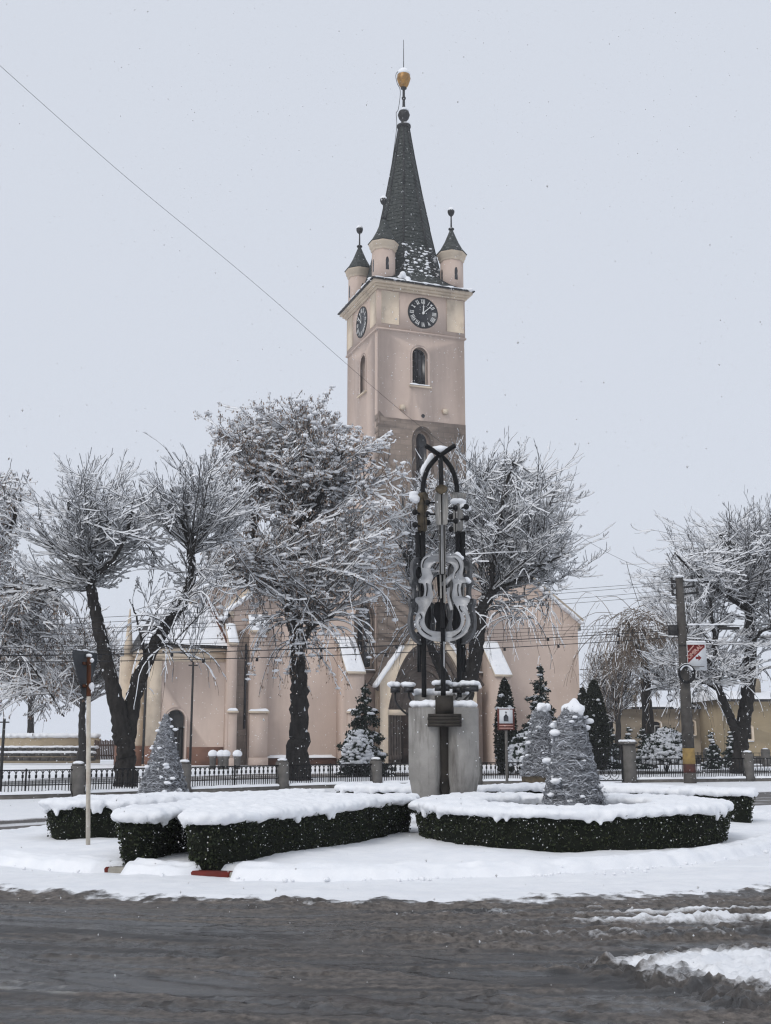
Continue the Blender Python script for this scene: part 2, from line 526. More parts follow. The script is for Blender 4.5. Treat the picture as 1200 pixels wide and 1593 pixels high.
def catmull(P, n, closed=False):
    P = np.asarray(P, float)
    m = len(P)
    out = []
    rng_ = range(m) if closed else range(m - 1)
    for i in rng_:
        if closed:
            a, b, c, d = P[(i - 1) % m], P[i], P[(i + 1) % m], P[(i + 2) % m]
        else:
            a, b, c, d = P[max(i - 1, 0)], P[i], P[i + 1], P[min(i + 2, m - 1)]
        for t in np.linspace(0, 1, n, endpoint=False):
            out.append(0.5 * (2 * b + (c - a) * t + (2 * a - 5 * b + 4 * c - d) * t * t + (3 * b - a - 3 * c + d) * t ** 3))
    if not closed:
        out.append(P[-1])
    return np.array(out)


def _ico(sub=1):
    t = (1 + 5 ** 0.5) / 2
    V = [(-1, t, 0), (1, t, 0), (-1, -t, 0), (1, -t, 0), (0, -1, t), (0, 1, t), (0, -1, -t), (0, 1, -t), (t, 0, -1), (t, 0, 1), (-t, 0, -1), (-t, 0, 1)]
    F = [(0, 11, 5), (0, 5, 1), (0, 1, 7), (0, 7, 10), (0, 10, 11), (1, 5, 9), (5, 11, 4), (11, 10, 2), (10, 7, 6), (7, 1, 8), (3, 9, 4), (3, 4, 2), (3, 2, 6), (3, 6, 8), (3, 8, 9), (4, 9, 5), (2, 4, 11), (6, 2, 10), (8, 6, 7), (9, 8, 1)]
    V = [np.array(v) / np.linalg.norm(v) for v in V]
    for _ in range(sub):
        mid, F2 = {}, []
        def m(a, b):
            k = (min(a, b), max(a, b))
            if k not in mid:
                v = V[a] + V[b]; V.append(v / np.linalg.norm(v)); mid[k] = len(V) - 1
            return mid[k]
        for a, b, c in F:
            ab, bc, ca = m(a, b), m(b, c), m(c, a)
            F2 += [(a, ab, ca), (b, bc, ab), (c, ca, bc), (ab, bc, ca)]
        F = F2
    return np.array(V), np.array(F)


ICO0, ICO1, ICO2 = _ico(0), _ico(1), _ico(2)
OCTA = (np.array([(1, 0, 0), (-1, 0, 0), (0, 1, 0), (0, -1, 0), (0, 0, 1), (0, 0, -1.0)]), np.array([(0, 2, 4), (2, 1, 4), (1, 3, 4), (3, 0, 4), (2, 0, 5), (1, 2, 5), (3, 1, 5), (0, 3, 5)]))


def balls(C, S, ico=ICO1, rough=0.0, rng=RNG):
    """Many ellipsoids at once. C (n,3), S (n,3) or (n,)."""
    C = np.asarray(C, float); S = np.asarray(S, float)
    if S.ndim == 1:
        S = np.stack([S, S, S], 1)
    V0, F0 = ICO1 if ico is None else ico
    n, k = len(C), len(V0)
    R = 1 + (rough * (rng.random((n, k, 1)) - 0.5) if rough else 0)
    V = (C[:, None, :] + V0[None] * S[:, None, :] * R).reshape(-1, 3)
    F = (F0[None] + (np.arange(n) * k)[:, None, None]).reshape(-1, 3)
    return V, F


def blob_snow(name, C, S, parent=None, voxel=0.03, material=None, extra=None, smooth_it=3, grain=0.0, **kw):
    """Lumpy snow: overlapping ellipsoids melted into one skin by a voxel remesh."""
    mb = MB()
    V, F = balls(C, S, ICO1, 0.25)
    mb.add(V, F)
    if extra:
        extra(mb)
    o = mb.build(name, material or M['snow'], parent, smooth=True, **kw)
    r = o.modifiers.new('melt', 'REMESH')
    r.mode = 'VOXEL'; r.voxel_size = voxel; r.use_smooth_shade = True
    sm = o.modifiers.new('settle', 'SMOOTH')
    sm.factor = 0.5; sm.iterations = smooth_it
    if grain:
        tx = bpy.data.textures.get('snow_grain') or bpy.data.textures.new('snow_grain', 'CLOUDS')
        tx.noise_scale = 0.07; tx.noise_depth = 3
        dm = o.modifiers.new('grain', 'DISPLACE')
        dm.texture = tx; dm.strength = grain; dm.mid_level = 0.5; dm.texture_coords = 'LOCAL'
    return o


def pts_in_poly(P, poly):
    x, y = P[:, 0], P[:, 1]
    inside = np.zeros(len(P), bool)
    j = len(poly) - 1
    for i in range(len(poly)):
        xi, yi, xj, yj = *poly[i], *poly[j]
        c = ((yi > y) != (yj > y)) & (x < (xj - xi) * (y - yi) / (yj - yi + 1e-12) + xi)
        inside ^= c
        j = i
    return inside


def dist_to_line(P, line, closed=False):
    d = np.full(len(P), 1e9)
    L = list(line) + ([line[0]] if closed else [])
    for a, b in zip(L[:-1], L[1:]):
        a, b = np.array(a), np.array(b)
        ab = b - a
        t = np.clip(((P - a) @ ab) / (ab @ ab + 1e-12), 0, 1)
        d = np.minimum(d, np.linalg.norm(P - a - t[:, None] * ab, axis=1))
    return d


# ------------------------------------------------------------------ ground, road, traffic island
ISL_C = np.array([0.8, 20.1])
ISL = catmull([(-6.3, 17.6), (-5.2, 15.9), (-3.0, 14.6), (-0.5, 14.05), (2.2, 14.7), (4.7, 16.6), (6.7, 19.7), (7.9, 23), (7.6, 26), (5.5, 27.6), (2, 27.2), (-2, 25), (-4.8, 22.3), (-6.2, 19.7)], 8, closed=True) * 0.968
FENCE_L = [at(x, 1150, Y)[:2] for x, Y in ((-150, 29.6), (-40, 30.8), (124, 32.2), (288, 34.6), (440, 37.2), (585, 39.4), (740, 41.2), (893, 42.4))]
FENCE_R = [at(x, 1150, Y)[:2] for x, Y in ((977, 43.0), (1162, 44.4), (1330, 45.6))]
FENCE_ALL = FENCE_L + FENCE_R
PATCH = np.array([(1.45, 8.6), (1.9, 8.85), (2.4, 9.05), (3.2, 9.2), (9, 9.6), (9, 5.2), (3.2, 6.75), (2.6, 7.15), (2.3, 7.5), (2.0, 8.0), (1.7, 8.35)])


def ground_fields(X, Y):
    P = np.stack([X, Y], 1)
    r = np.hypot(X - 0.5, Y - 24.0)
    th = np.arctan2(X - 0.5, 24.0 - Y) * 12.5
    r0 = 12.42 - 0.045 * np.maximum(X, 0) ** 2 * (X < 5) - np.where(X >= 5, 1.12, 0) - 0.03 * np.minimum(X + 2.5, 0) ** 2
    crumb = fbm(X * 3.2, Y * 3.2, seed=3, octaves=4) - 0.5
    fine = fbm(X * 11, Y * 11, seed=9, octaves=3) - 0.5
    s = r - r0 + 0.55 * (fbm(th * 0.5, r * 1.2, seed=4) - 0.5) + 0.35 * crumb + 0.16 * fine
    front = Y < 15.5
    # clean apron behind, wheel-churned slush in front
    snow = 1 - sstep(-0.42, 0.24, s + 0.25 * fine)
    dirt = sstep(-0.55, -0.02, s)
    lanes = fbm(th * 0.30, r * 3.0, seed=11, octaves=5)
    lanes2 = fbm(th * 0.9, r * 6.5, seed=21, octaves=4)
    ridge = np.clip(1 - np.abs(2 * lanes - 1) * 3.2, 0, 1)
    ridge2 = np.clip(1 - np.abs(2 * lanes2 - 1) * 3.0, 0, 1)
    lump = 0.5 * np.abs(2 * fbm(X * 5.5, Y * 6.5, seed=13, octaves=4) - 1) + 0.6 * np.abs(2 * fbm(X * 12, Y * 14, seed=14, octaves=3) - 1)
    right = sstep(-1.6, 1.4, X + 0.8 * crumb)
    zone = np.clip(np.exp(-(np.clip(s - 0.05, 0, 9) / 0.42) ** 1.5) + right * (1 - sstep(2.1, 2.9, s + 0.4 * crumb)), 0, 1) * sstep(-0.25, 0.05, s)
    churn = zone * (0.035 * ridge ** 1.5 + 0.022 * ridge2 * (0.4 + lump) + 0.03 * lump * (0.15 + 0.85 * ridge) + 0.015 * fine)
    tread = fbm(th * 0.55, r * 13.0, seed=23, octaves=4)
    streak = np.exp(-((r - 13.5 + 0.25 * (lanes2 - 0.5)) / 0.15) ** 2) * sstep(0.9, 2.9, X + 1.5 * crumb)
    streak2 = np.exp(-((r - 13.0 + 0.25 * (lanes2 - 0.5)) / 0.06) ** 2) * sstep(0.6, 2.2, X + crumb)
    brown = np.exp(-((r - 14.15 + 0.3 * (lanes2 - 0.5)) / 0.16) ** 2) * sstep(-0.8, 0.5, X + crumb)
    slush = np.clip(zone * 1.1 + 0.95 * sstep(0.0, 0.055, lanes + 0.1 * fine - 0.5 - 0.05 * sstep(0.3, 0.9, s) - 0.05 * sstep(1.0, -1.5, X) * sstep(0.3, 0.9, s)), 0, 1)
    h_lane = 0.018 * sstep(0.48, 0.55, lanes) * (0.4 + 1.4 * lump)
    # second pile of cleared snow at the near corner
    inp = pts_in_poly(P, PATCH)
    dp = np.where(inp, -1, 1) * dist_to_line(P, PATCH, True) + 0.5 * crumb + 0.25 * fine
    pile = 1 - sstep(-0.26, 0.06, dp)
    fringe = np.exp(-(np.maximum(dp - 0.02, 0) / 0.24) ** 2)
    h = (0.055 + 0.05 * (fbm(th * 0.8, r * 2.2, seed=17) - 0.5) + 0.03 * crumb) * (1 - sstep(-0.35, 0.10, s)) + 0.03 * np.exp(-((s + 0.12) / 0.2) ** 2) * (0.4 + 2.2 * crumb + 1.4 * fine) + churn + 0.004 * fine + h_lane * sstep(0.0, 0.3, s)
    h = h + 0.035 * streak * (0.7 + 1.6 * lump + fine) + 0.03 * streak2 * (0.5 + lump) + 0.04 * brown * (0.3 + 2.0 * lump + fine)
    h = h + pile * (0.05 + 0.10 * lump + 0.07 * (crumb + 0.2) + 0.05 * fine) + (1 - pile) * fringe * (0.015 + 0.11 * lump + 0.10 * fine + 0.05 * (vnoise(X * 17, Y * 17, seed=33) - 0.5))
    snow = np.clip(snow - 0.35 * dirt * (0.2 + 1.2 * ridge2) * (s > -0.6), 0, 1)
    snow = np.clip(snow + 0.75 * streak * (0.4 + 1.3 * lump) + 0.45 * streak2 + zone * (0.30 * ridge2 * (0.4 + lump) + 0.25 * ridge * lump) + 0.22 * brown * lump, 0, 1)
    core = pile * (1 - 0.6 * np.exp(-((dp + 0.16) / 0.14) ** 2) * (0.35 + 1.6 * lump))
    snow = np.clip(np.maximum(snow * (1 - fringe * (1 - pile)), core) + 0.42 * fringe * (1 - pile) * lump, 0, 1)
    slush = np.clip(np.maximum(slush, np.maximum(fringe, brown)), 0, 1)
    # tyre ruts running down to the near right
    k = (X * 0.42 + (Y - 8.6)) * 0.92
    rut = fbm(k * 3.2, (X - 0.42 * Y) * 0.22, seed=31, octaves=5)
    near = sstep(1.2, 2.4, s) * (1 - pile)
    rutb = sstep(0.54, 0.60, rut + 0.08 * fine) * near
    slush = np.clip(slush * (1 - 0.35 * near) + 0.9 * rutb, 0, 1)
    h = h + near * rutb * (0.006 + 0.02 * lump + 0.01 * fine)
    snow = np.clip(snow + 0.16 * rutb * lump, 0, 1)
    slush = np.clip(slush * 0.8 + 2.4 * (tread - 0.5) * (0.3 + 0.7 * slush), 0, 1)
    h = h + 0.006 * (tread - 0.5) * (1 - pile) * (s > 0)
    # wheel tracks: round the island, and curving off to the near right
    wob = 0.10 * (fbm(th * 0.25, r * 0.3, seed=19) - 0.5)
    trk = np.zeros_like(X)
    for rc, wd in ((12.98, 0.07), (13.72, 0.06), (14.62, 0.10), (15.02, 0.09), (16.15, 0.11), (16.62, 0.10), (17.5, 0.10)):
        trk = np.maximum(trk, np.exp(-((r + wob * 4 - rc) / wd) ** 4))
    for kc, wd in ((0.55, 0.08), (-0.05, 0.09), (-0.95, 0.09), (-1.35, 0.08)):
        trk = np.maximum(trk, near * np.exp(-((k + wob * 3 + 0.05 * X * X * np.sign(X) - kc) / wd) ** 4))
    trk = trk * sstep(0.2, 0.5, s) * (1 - pile) * sstep(0.30, 0.5, fbm(th * 0.4, r * 1.5, seed=29) + 0.08)
    edge_ = np.clip(4 * trk * (1 - trk), 0, 1)
    slush = np.clip(slush * (1 - 0.9 * trk) + 0.35 * edge_ * (0.5 + lump), 0, 1)
    snow = np.clip(snow * (1 - 0.85 * trk) + 0.22 * edge_ * lump, 0, 1)
    h = h - 0.012 * trk + 0.012 * edge_ * (0.3 + lump)
    wet = np.clip(1 - slush * 1.1, 0, 1) * (1 - snow) * (0.3 + 1.0 * sstep(0.42, 0.58, fbm(th * 0.35, r * 2.0, seed=41)))
    wet = np.clip(np.maximum(wet, 0.9 * trk), 0, 1)
    # behind the island: the far lane along the fence
    dfen = dist_to_line(P, FENCE_ALL)
    inside = pts_in_poly(P, ISL)
    disl = np.where(inside, -1, 1) * dist_to_line(P, ISL, True)
    e = 0.9 * (fbm(X * 0.7, Y * 0.7, seed=51) - 0.5) + 0.4 * crumb
    lane = sstep(7.2, 7.7, dfen + e) * (1 - sstep(13.2, 13.8, dfen + e)) * sstep(0.35, 0.8, disl + 0.5 * e)
    b_sl = np.clip(0.45 + 0.9 * (fbm(dfen * 1.5, X * 0.15, seed=61, octaves=4) - 0.3), 0, 1)
    b_sn = (1 - lane) + lane * 0.55 * sstep(0.58, 0.68, fbm(dfen * 2.2, X * 0.2, seed=71))
    b_h = 0.05 * (1 - lane) + 0.015 * (fbm(X * 0.9, Y * 0.9, seed=81) - 0.5) + 0.02 * crumb * lane
    # verges rise a little behind the fence
    yard = sstep(0.2, 2.0, np.where(Y - np.interp(X, [p[0] for p in FENCE_ALL], [p[1] for p in FENCE_ALL]) > 0, dfen, 0))
    b_h = b_h + yard * (0.05 + 0.10 * (fbm(X * 0.35, Y * 0.35, seed=91) - 0.4))
    w = sstep(14.4, 15.6, Y + 0.2 * crumb)
    side = sstep(4.6, 6.5, np.abs(X)) * sstep(9.0, 12.0, Y)
    h = h * (1 - w) + b_h * w
    snow = snow * (1 - w) + b_sn * w
    slush = slush * (1 - w) + b_sl * w
    wet = wet * (1 - w) + (0.35 * lane) * w
    snow = np.clip(np.maximum(snow, side * (1 - w)), 0, 1)
    # what is left of a painted line
    pl = (X + 2.75) * 0.42 + (Y - 8.18) * 1.0
    al = (X + 2.75) - 0.42 * (Y - 8.18)
    paint = np.exp(-(pl / 0.06) ** 4) * (np.abs(al - 0.1) < 0.85) * sstep(0.42, 0.62, fbm(X * 7, Y * 7, seed=101)) * 0.75
    paint = np.maximum(paint, np.exp(-((pl - 0.17) / 0.035) ** 4) * (np.abs(al - 0.35) < 0.35) * sstep(0.42, 0.6, fbm(X * 7, Y * 7, seed=103)) * 0.7)
    return h, snow, slush, wet, paint


def grid_ground(name, x0, x1, y0, y1, step, hole=None, **kw):
    xs = np.arange(x0, x1 + step / 2, step); ys = np.arange(y0, y1 + step / 2, step)
    GX, GY = np.meshgrid(xs, ys)
    X, Y = GX.ravel(), GY.ravel()
    h, snow, slush, wet, paint = ground_fields(X, Y)
    if hole:
        h = np.where((X > hole[0]) & (X < hole[1]) & (Y > hole[2]) & (Y < hole[3]), -0.25, h)
    nx, ny = len(xs), len(ys)
    i = (np.arange(ny - 1)[:, None] * nx + np.arange(nx - 1)[None]).ravel()
    me = make_mesh(name, np.stack([X, Y, h], 1), [np.stack([i, i + 1, i + nx + 1, i + nx], 1)], True,
                   {'snow': snow, 'slush': slush, 'wet': wet, 'paint': paint})
    return link(name, me, M['road'], None, **kw)


grid_ground('road', -6.0, 7.0, 5.6, 14.8, 0.030, kind='structure', label='wet slushy road churned by wheels in front of the island')
grid_ground('ground', -46, 46, -14, 70, 0.36, hole=(-5.7, 6.7, 5.9, 14.5), kind='structure', label='snow covered ground around the roundabout')
mb = MB()
mb.add([(-700, -300, -0.3), (700, -300, -0.3), (700, 1100, -0.3), (-700, 1100, -0.3)], [[0, 1, 2, 3]])
mb.build('field', M['snow'], None, kind='structure', label='flat snow covered land out to the horizon')


def island():
    nA, nR = 420, 90
    ang = np.linspace(0, 2 * PI, nA, endpoint=False)
    B = ISL - ISL_C
    ba = np.unwrap(np.arctan2(B[:, 1], B[:, 0]))
    o = np.argsort(ba % (2 * PI))
    br = np.interp(ang, (ba % (2 * PI))[o], np.hypot(B[:, 0], B[:, 1])[o], period=2 * PI)
    # bare kerb where the hedge corners overhang it
    def notch(p, w):
        a = math.atan2(p[1] - ISL_C[1], p[0] - ISL_C[0]) % (2 * PI)
        return np.exp(-(((ang - a + PI) % (2 * PI) - PI) / w) ** 4)
    bare = notch((-3.05, 14.45), 0.022) + notch((-1.92, 14.0), 0.035)
    lump = vnoise(np.cos(ang) * 26, np.sin(ang) * 26, seed=5) + 0.6 * vnoise(np.cos(ang) * 60, np.sin(ang) * 60, seed=6)
    rho = np.concatenate([np.linspace(0, 0.9, nR - 40), np.linspace(0.905, 1.0, 40)])
    RR = rho[:, None] * (br + 0.2 + 0.10 * np.maximum(lump - 0.8, -0.25) - 0.5 * bare)[None]
    X = ISL_C[0] + RR * np.cos(ang)[None]; Y = ISL_C[1] + RR * np.sin(ang)[None]
    d = br[None] + 0.1 - RR
    top = 0.15 + 0.05 * np.exp(-((d - 0.22) / 0.16) ** 2) + 0.14 * (fbm(X * 0.8, Y * 0.8, seed=15) - 0.5) * sstep(0.4, 1.6, d) + 0.03 * (fbm(X * 5, Y * 5, seed=16) - 0.5)
    edge = sstep(0.0, 0.13, (1 - rho)[:, None] * br[None] + 0.0 * lump[None])
    Z = 0.02 + (top - 0.02) * (0.18 + 0.82 * edge) + (0.05 * (lump[None] - 0.8) + 0.05 * (vnoise(X * 16, Y * 16, seed=8) - 0.5)) * np.exp(-((d - 0.12) / 0.16) ** 2)
    Z[-1] = 0.0
    i = (np.arange(nR - 1)[:, None] * nA + np.arange(nA)[None]).ravel()
    j = (np.arange(nR - 1)[:, None] * nA + (np.arange(nA)[None] + 1) % nA).ravel()
    me = make_mesh('traffic_island', np.stack([X.ravel(), Y.ravel(), Z.ravel()], 1), [np.stack([i, j, j + nA, i + nA], 1)], True)
    isl = link('traffic_island', me, M['snow'], None, kind='structure', label='snow covered kerbed roundabout island')
    r_ = np.random.default_rng(77)
    n_ = 320
    a_ = -PI / 2 + 1.5 * r_.normal(size=n_) * 0.7
    ri = np.interp(a_ % (2 * PI), ang, br, period=2 * PI) + 0.12 + 0.16 * r_.normal(size=n_)
    bb = np.interp(a_ % (2 * PI), ang, bare, period=2 * PI)
    sz = (0.010 + 0.022 * r_.random(n_) ** 3) * np.where(bb > 0.1, 0.01, 1.0)
    V, F = balls(np.column_stack([ISL_C[0] + ri * np.cos(a_), ISL_C[1] + ri * np.sin(a_), 0.07 + 0.06 * (ri < np.interp(a_ % (2 * PI), ang, br, period=2 * PI) + 0.1) + 0 * sz]), np.column_stack([sz * 1.3, sz * 1.3, sz]), ICO0, 0.5, r_)
    MB().add(V, F).build('snow_clod', M['snow'], isl, kind='stuff', smooth=True)
    # painted kerb stones round the rim
    C = catmull(ISL, 4, closed=True)
    seg = np.linalg.norm(np.roll(C, -1, 0) - C, axis=1)
    L = seg.sum(); n = int(L / 0.8)
    cum = np.concatenate([[0], np.cumsum(seg)])
    CC = np.concatenate([C, C[:1]])
    pt = lambda s_: np.array([np.interp(s_ % L, cum, CC[:, 0]), np.interp(s_ % L, cum, CC[:, 1])])
    for k in range(n):
        a, b = pt(k * L / n + 0.012), pt((k + 1) * L / n - 0.012)
        if a[1] > 20.5:
            continue
        t = (b - a) / np.linalg.norm(b - a); nn = np.array([t[1], -t[0]])
        if (nn @ (ISL_C - a)) > 0:
            nn = -nn
        inn = 0.16
        V = []
        for z, off in ((-0.05, 0.0), (0.085, -0.005), (0.105, -0.03)):
            V += [(*(a + nn * off), z), (*(b + nn * off), z)]
        V += [(*(a - nn * inn), 0.105), (*(b - nn * inn), 0.105), (*(a - nn * inn), -0.05), (*(b - nn * inn), -0.05)]
        red = k % 2 == 0
        m_ = MB().add(V, [[0, 1, 3, 2], [2, 3, 5, 4], [4, 5, 7, 6], [6, 7, 9, 8]], [[0, 2, 8], [2, 4, 8], [4, 6, 8], [1, 9, 3], [3, 9, 5], [5, 9, 7]])
        m_.build('kerb_stone', M['kerb_red'] if red else M['kerb_white'], isl)
    return isl


island()


# ------------------------------------------------------------------ church
CH_A = math.radians(20.5)
church = thing('church', 'pale pink church with a tall clock tower and pointed green spire', 'church', (2.3816, 72.577, 0), CH_A)
WT = 3.075


def arch(x, w, z0, zs, zt, n=10, pointed=True):
    """Opening outline: width w about x, sill z0, spring zs, top zt."""
    h = w / 2
    P = [(x - h, z0), (x + h, z0), (x + h, zs)]
    for t in np.linspace(0, 1, n + 1)[1:]:
        if pointed:
            a = t * PI / 2
            P.append((x + h * (1 - t) ** 0.9 * (1 + 0.35 * t), zs + (zt - zs) * math.sin(a) ** 0.95) if t < 1 else (x, zt))
        else:
            P.append((x + h * math.cos(t * PI / 2), zs + (zt - zs) * math.sin(t * PI / 2)))
    left = [(2 * x - p[0], p[1]) for p in P[2:-1]][::-1]
    return P + left


def sub(parent_o, name, mbx, m, **kw):
    return mbx.build(name, m, parent_o, **kw)


def snow_ledge(x0, x1, y0, y1, z, h=0.16, parent=None, slope=None, name='ledge_snow'):
    """Rounded snow lying on a ledge; slope=(y_low,z_low,y_high,z_high) for a weathering."""
    nx, ny = 14, 8
    u = np.linspace(0, 1, nx); v = np.linspace(0, 1, ny)
    U, W_ = np.meshgrid(u, v)
    edge = np.clip(np.minimum(np.minimum(U, 1 - U) * (x1 - x0), np.minimum(W_, 1 - W_) * (y1 - y0)) / 0.14, 0, 1) ** 0.5
    X = x0 + U * (x1 - x0); Yv = y0 + W_ * (y1 - y0)
    base = z if slope is None else slope[1] + (Yv - slope[0]) / (slope[2] - slope[0]) * (slope[3] - slope[1])
    Z = base + 0.012 + h * edge * (0.75 + 0.5 * vnoise(X * 3 + x0 * 7, Yv * 3, seed=2))
    V = np.stack([X.ravel(), Yv.ravel(), Z.ravel()], 1)
    i = (np.arange(ny - 1)[:, None] * nx + np.arange(nx - 1)[None]).ravel()
    m_ = MB().add(V, np.stack([i, i + 1, i + nx + 1, i + nx], 1))
    return m_.build(name, M['snow'], parent, smooth=True)


def build_tower():
    # shaft with real openings, front and the side that shows
    win = arch(-0.14, 1.06, 24.25, 26.3, 26.86, pointed=False)
    stonew = arch(0.02, 0.9, 17.0, 20.55, 21.15, pointed=False)
    shaft = MB()
    shaft.plate([(-WT, 0), (WT, 0), (WT, 27.86), (-WT, 27.86)], [win, stonew, arch(0, 4.0, 0.03, 3.4, 6.1, 14)], 0.0, 0.55)
    tl = lambda V: np.stack([-WT + V[:, 1], V[:, 0], V[:, 2]], 1)
    lw = arch(2.85, 1.06, 24.25, 26.3, 26.86, pointed=False)
    shaft.plate([(0.552, 0), (2 * WT, 0), (2 * WT, 27.86), (0.552, 27.86)], [lw], 0.0, 0.55, T=tl)
    shaft.box(WT - 0.55, WT, 0.552, 2 * WT, 0, 27.86)
    shaft.box(-WT + 0.552, WT - 0.552, 2 * WT - 0.5, 2 * WT, 0, 27.86)
    sub(church, 'tower_shaft', shaft, M['plaster'])
    # exposed masonry under the render, ragged at its edge, coursed quoins at the corner
    zs = np.arange(6.3, 21.9, 0.42)
    left = []
    for k, z in enumerate(zs):
        o = -WT - 0.004 if z < 21.0 else -WT + 0.10
        left += [(o + (0.0 if k % 2 else 0.06), z), (o + (0.0 if k % 2 else 0.06), z + 0.42)]
    outer = [(WT + 0.004, 6.3), (WT + 0.004, 21.88)] + [(x, 21.88 + 0.03 * math.sin(x * 5)) for x in np.linspace(2.6, -2.6, 9)] + left[::-1]
    sub(church, 'exposed_masonry', MB().plate(outer, [arch(0.02, 0.98, 16.9, 20.55, 21.22, pointed=False)], -0.035, 0.01), M['stone'])
    fr = MB().plate(arch(0.02, 1.5, 16.8, 20.5, 21.5, pointed=False), [arch(0.02, 0.96, 16.85, 20.55, 21.17, pointed=False)], -0.07, 0.02)
    sub(church, 'stone_window_surround', fr, M['arch_stone'])
    sub(church, 'window_pane', MB().plate(arch(0.02, 0.9, 17.0, 20.55, 21.15, pointed=False), [], 0.42, 0.46), M['glass'])
    side_q = MB()
    for k, z in enumerate(np.arange(12.0, 21.8, 0.42)):
        side_q.box(-WT - 0.03, -WT + 0.01, -0.03, (0.5 if k % 2 else 0.3), z + 0.01, z + 0.41)
    sub(church, 'corner_quoins', side_q, M['stone'])
    # belfry windows
    for T, nm in ((None, 'belfry_window'), (tl, 'belfry_window')):
        x = -0.14 if T is None else 2.85
        w = MB().plate(arch(x, 1.36, 24.2, 26.3, 27.02, pointed=False), [arch(x, 1.07, 24.25, 26.3, 26.87, pointed=False)], -0.03, 0.02, T=T)
        wo = sub(church, nm, w, M['plaster'])
        p = MB().plate(arch(x, 1.04, 24.26, 26.3, 26.85, pointed=False), [], 0.34, 0.38, T=T)
        sub(wo, 'louvre_pane', p, M['glass'])
        b = MB()
        for xx in (x - 0.26, x, x + 0.26):
            b.plate([(xx - 0.02, 24.26), (xx + 0.02, 24.26), (xx + 0.02, 26.7), (xx - 0.02, 26.7)], [], 0.30, 0.335, T=T)
        sub(wo, 'glazing_bar', b, M['metal_dark'])
        s_ = MB().plate([(x - 0.78, 24.1), (x + 0.78, 24.1), (x + 0.78, 24.22), (x - 0.78, 24.22)], [], -0.16, -0.032, T=T)
        sub(wo, 'sill', s_, M['cream'])
        if T is None:
            snow_ledge(x - 0.78, x + 0.74, -0.17, 0.3, 24.22, 0.13, wo, name='sill_snow')
    # clock stage
    cs = MB().box(-WT - 0.05, WT + 0.05, -0.05, 2 * WT + 0.05, 27.862, 30.55)
    sub(church, 'clock_stage', cs, M['plaster'])
    sub(church, 'string_course', MB().box(-WT - 0.11, WT + 0.11, -0.11, 2 * WT + 0.11, 27.78, 27.89), M['plaster'])
    for x0, x1 in ((-2.86, -1.62), (1.80, 3.02)):
        sub(church, 'cream_panel', MB().plate([(x0, 28.2), (x1, 28.2), (x1, 30.46), (x0, 30.46)], [], -0.085, -0.051), M['cream'])
    tls = lambda V: np.stack([-WT - 0.05 + V[:, 1] + 0.05, V[:, 0], V[:, 2]], 1)
    for x0, x1 in ((0.15, 1.3), (4.85, 6.0)):
        sub(church, 'cream_panel', MB().plate([(x0, 28.2), (x1, 28.2), (x1, 30.46), (x0, 30.46)], [], -0.085, -0.051, T=tls), M['cream'])
    # two corbel stones and a drain hole
    for x in (-1.40, 1.60):
        sub(church, 'corbel', MB().box(x - 0.16, x + 0.16, -0.2, 0.0, 22.48, 22.78), M['cream'])
    sub(church, 'drain_hole', MB().plate([(0.07 + 0.13 * math.cos(t), 22.22 + 0.13 * math.sin(t)) for t in np.linspace(0, 2 * PI, 16, endpoint=False)], [], -0.006, 0.004), M['glass'])
    # cornice: three steps and the roof edge
    for k, (e, z0, z1) in enumerate(((0.16, 30.551, 30.70), (0.30, 30.702, 30.86), (0.46, 30.862, 31.05))):
        sub(church, 'cornice', MB().box(-WT - e, WT + e, -e, 2 * WT + e, z0, z1), M['cream'])
    e = 0.58
    c = np.array([0, WT])
    sub(church, 'roof_edge', MB().box(-WT - e, WT + e, -e, 2 * WT + e, 31.052, 31.13), M['metal_dark'])
    # snow on the roof edge
    C, S = [], []
    r_ = np.random.default_rng(5)
    for k in range(330):
        t = r_.random() * 4
        q = r_.random() * 2 - 1
        a = WT + e - 0.16 - 0.25 * r_.random()
        x, y = [(q * a, -a), (a, q * a), (q * a, a), (-a, q * a)][int(t)]
        if int(t) in (1, 2) and r_.random() < 0.5:
            continue
        C.append((x, y + WT, 31.16)); S.append((0.2 + 0.15 * r_.random(), 0.2 + 0.12 * r_.random(), 0.07 + 0.07 * r_.random()))
    for k in range(26):           # drift against the spire beside the front turret
        C.append((-1.3 + 0.5 * r_.normal() * 0.6, 0.35 + 0.25 * r_.normal() * 0.6, 31.25 + 0.55 * r_.random())); S.append((0.22, 0.2, 0.24))
    blob_snow('roof_snow', C, S, church, voxel=0.07)


def ring8(a):
    """Octagon with flats toward the axes, apothem a."""
    R_ = a / math.cos(PI / 8)
    return [(R_ * math.cos(PI / 8 + k * PI / 4), R_ * math.sin(PI / 8 + k * PI / 4)) for k in range(8)]


def square8(a, c=0.42):
    """Same eight points pushed out to a square."""
    return [(a, a * c), (a * c, a), (-a * c, a), (-a, a * c), (-a, -a * c), (-a * c, -a), (a * c, -a), (a, -a * c)]


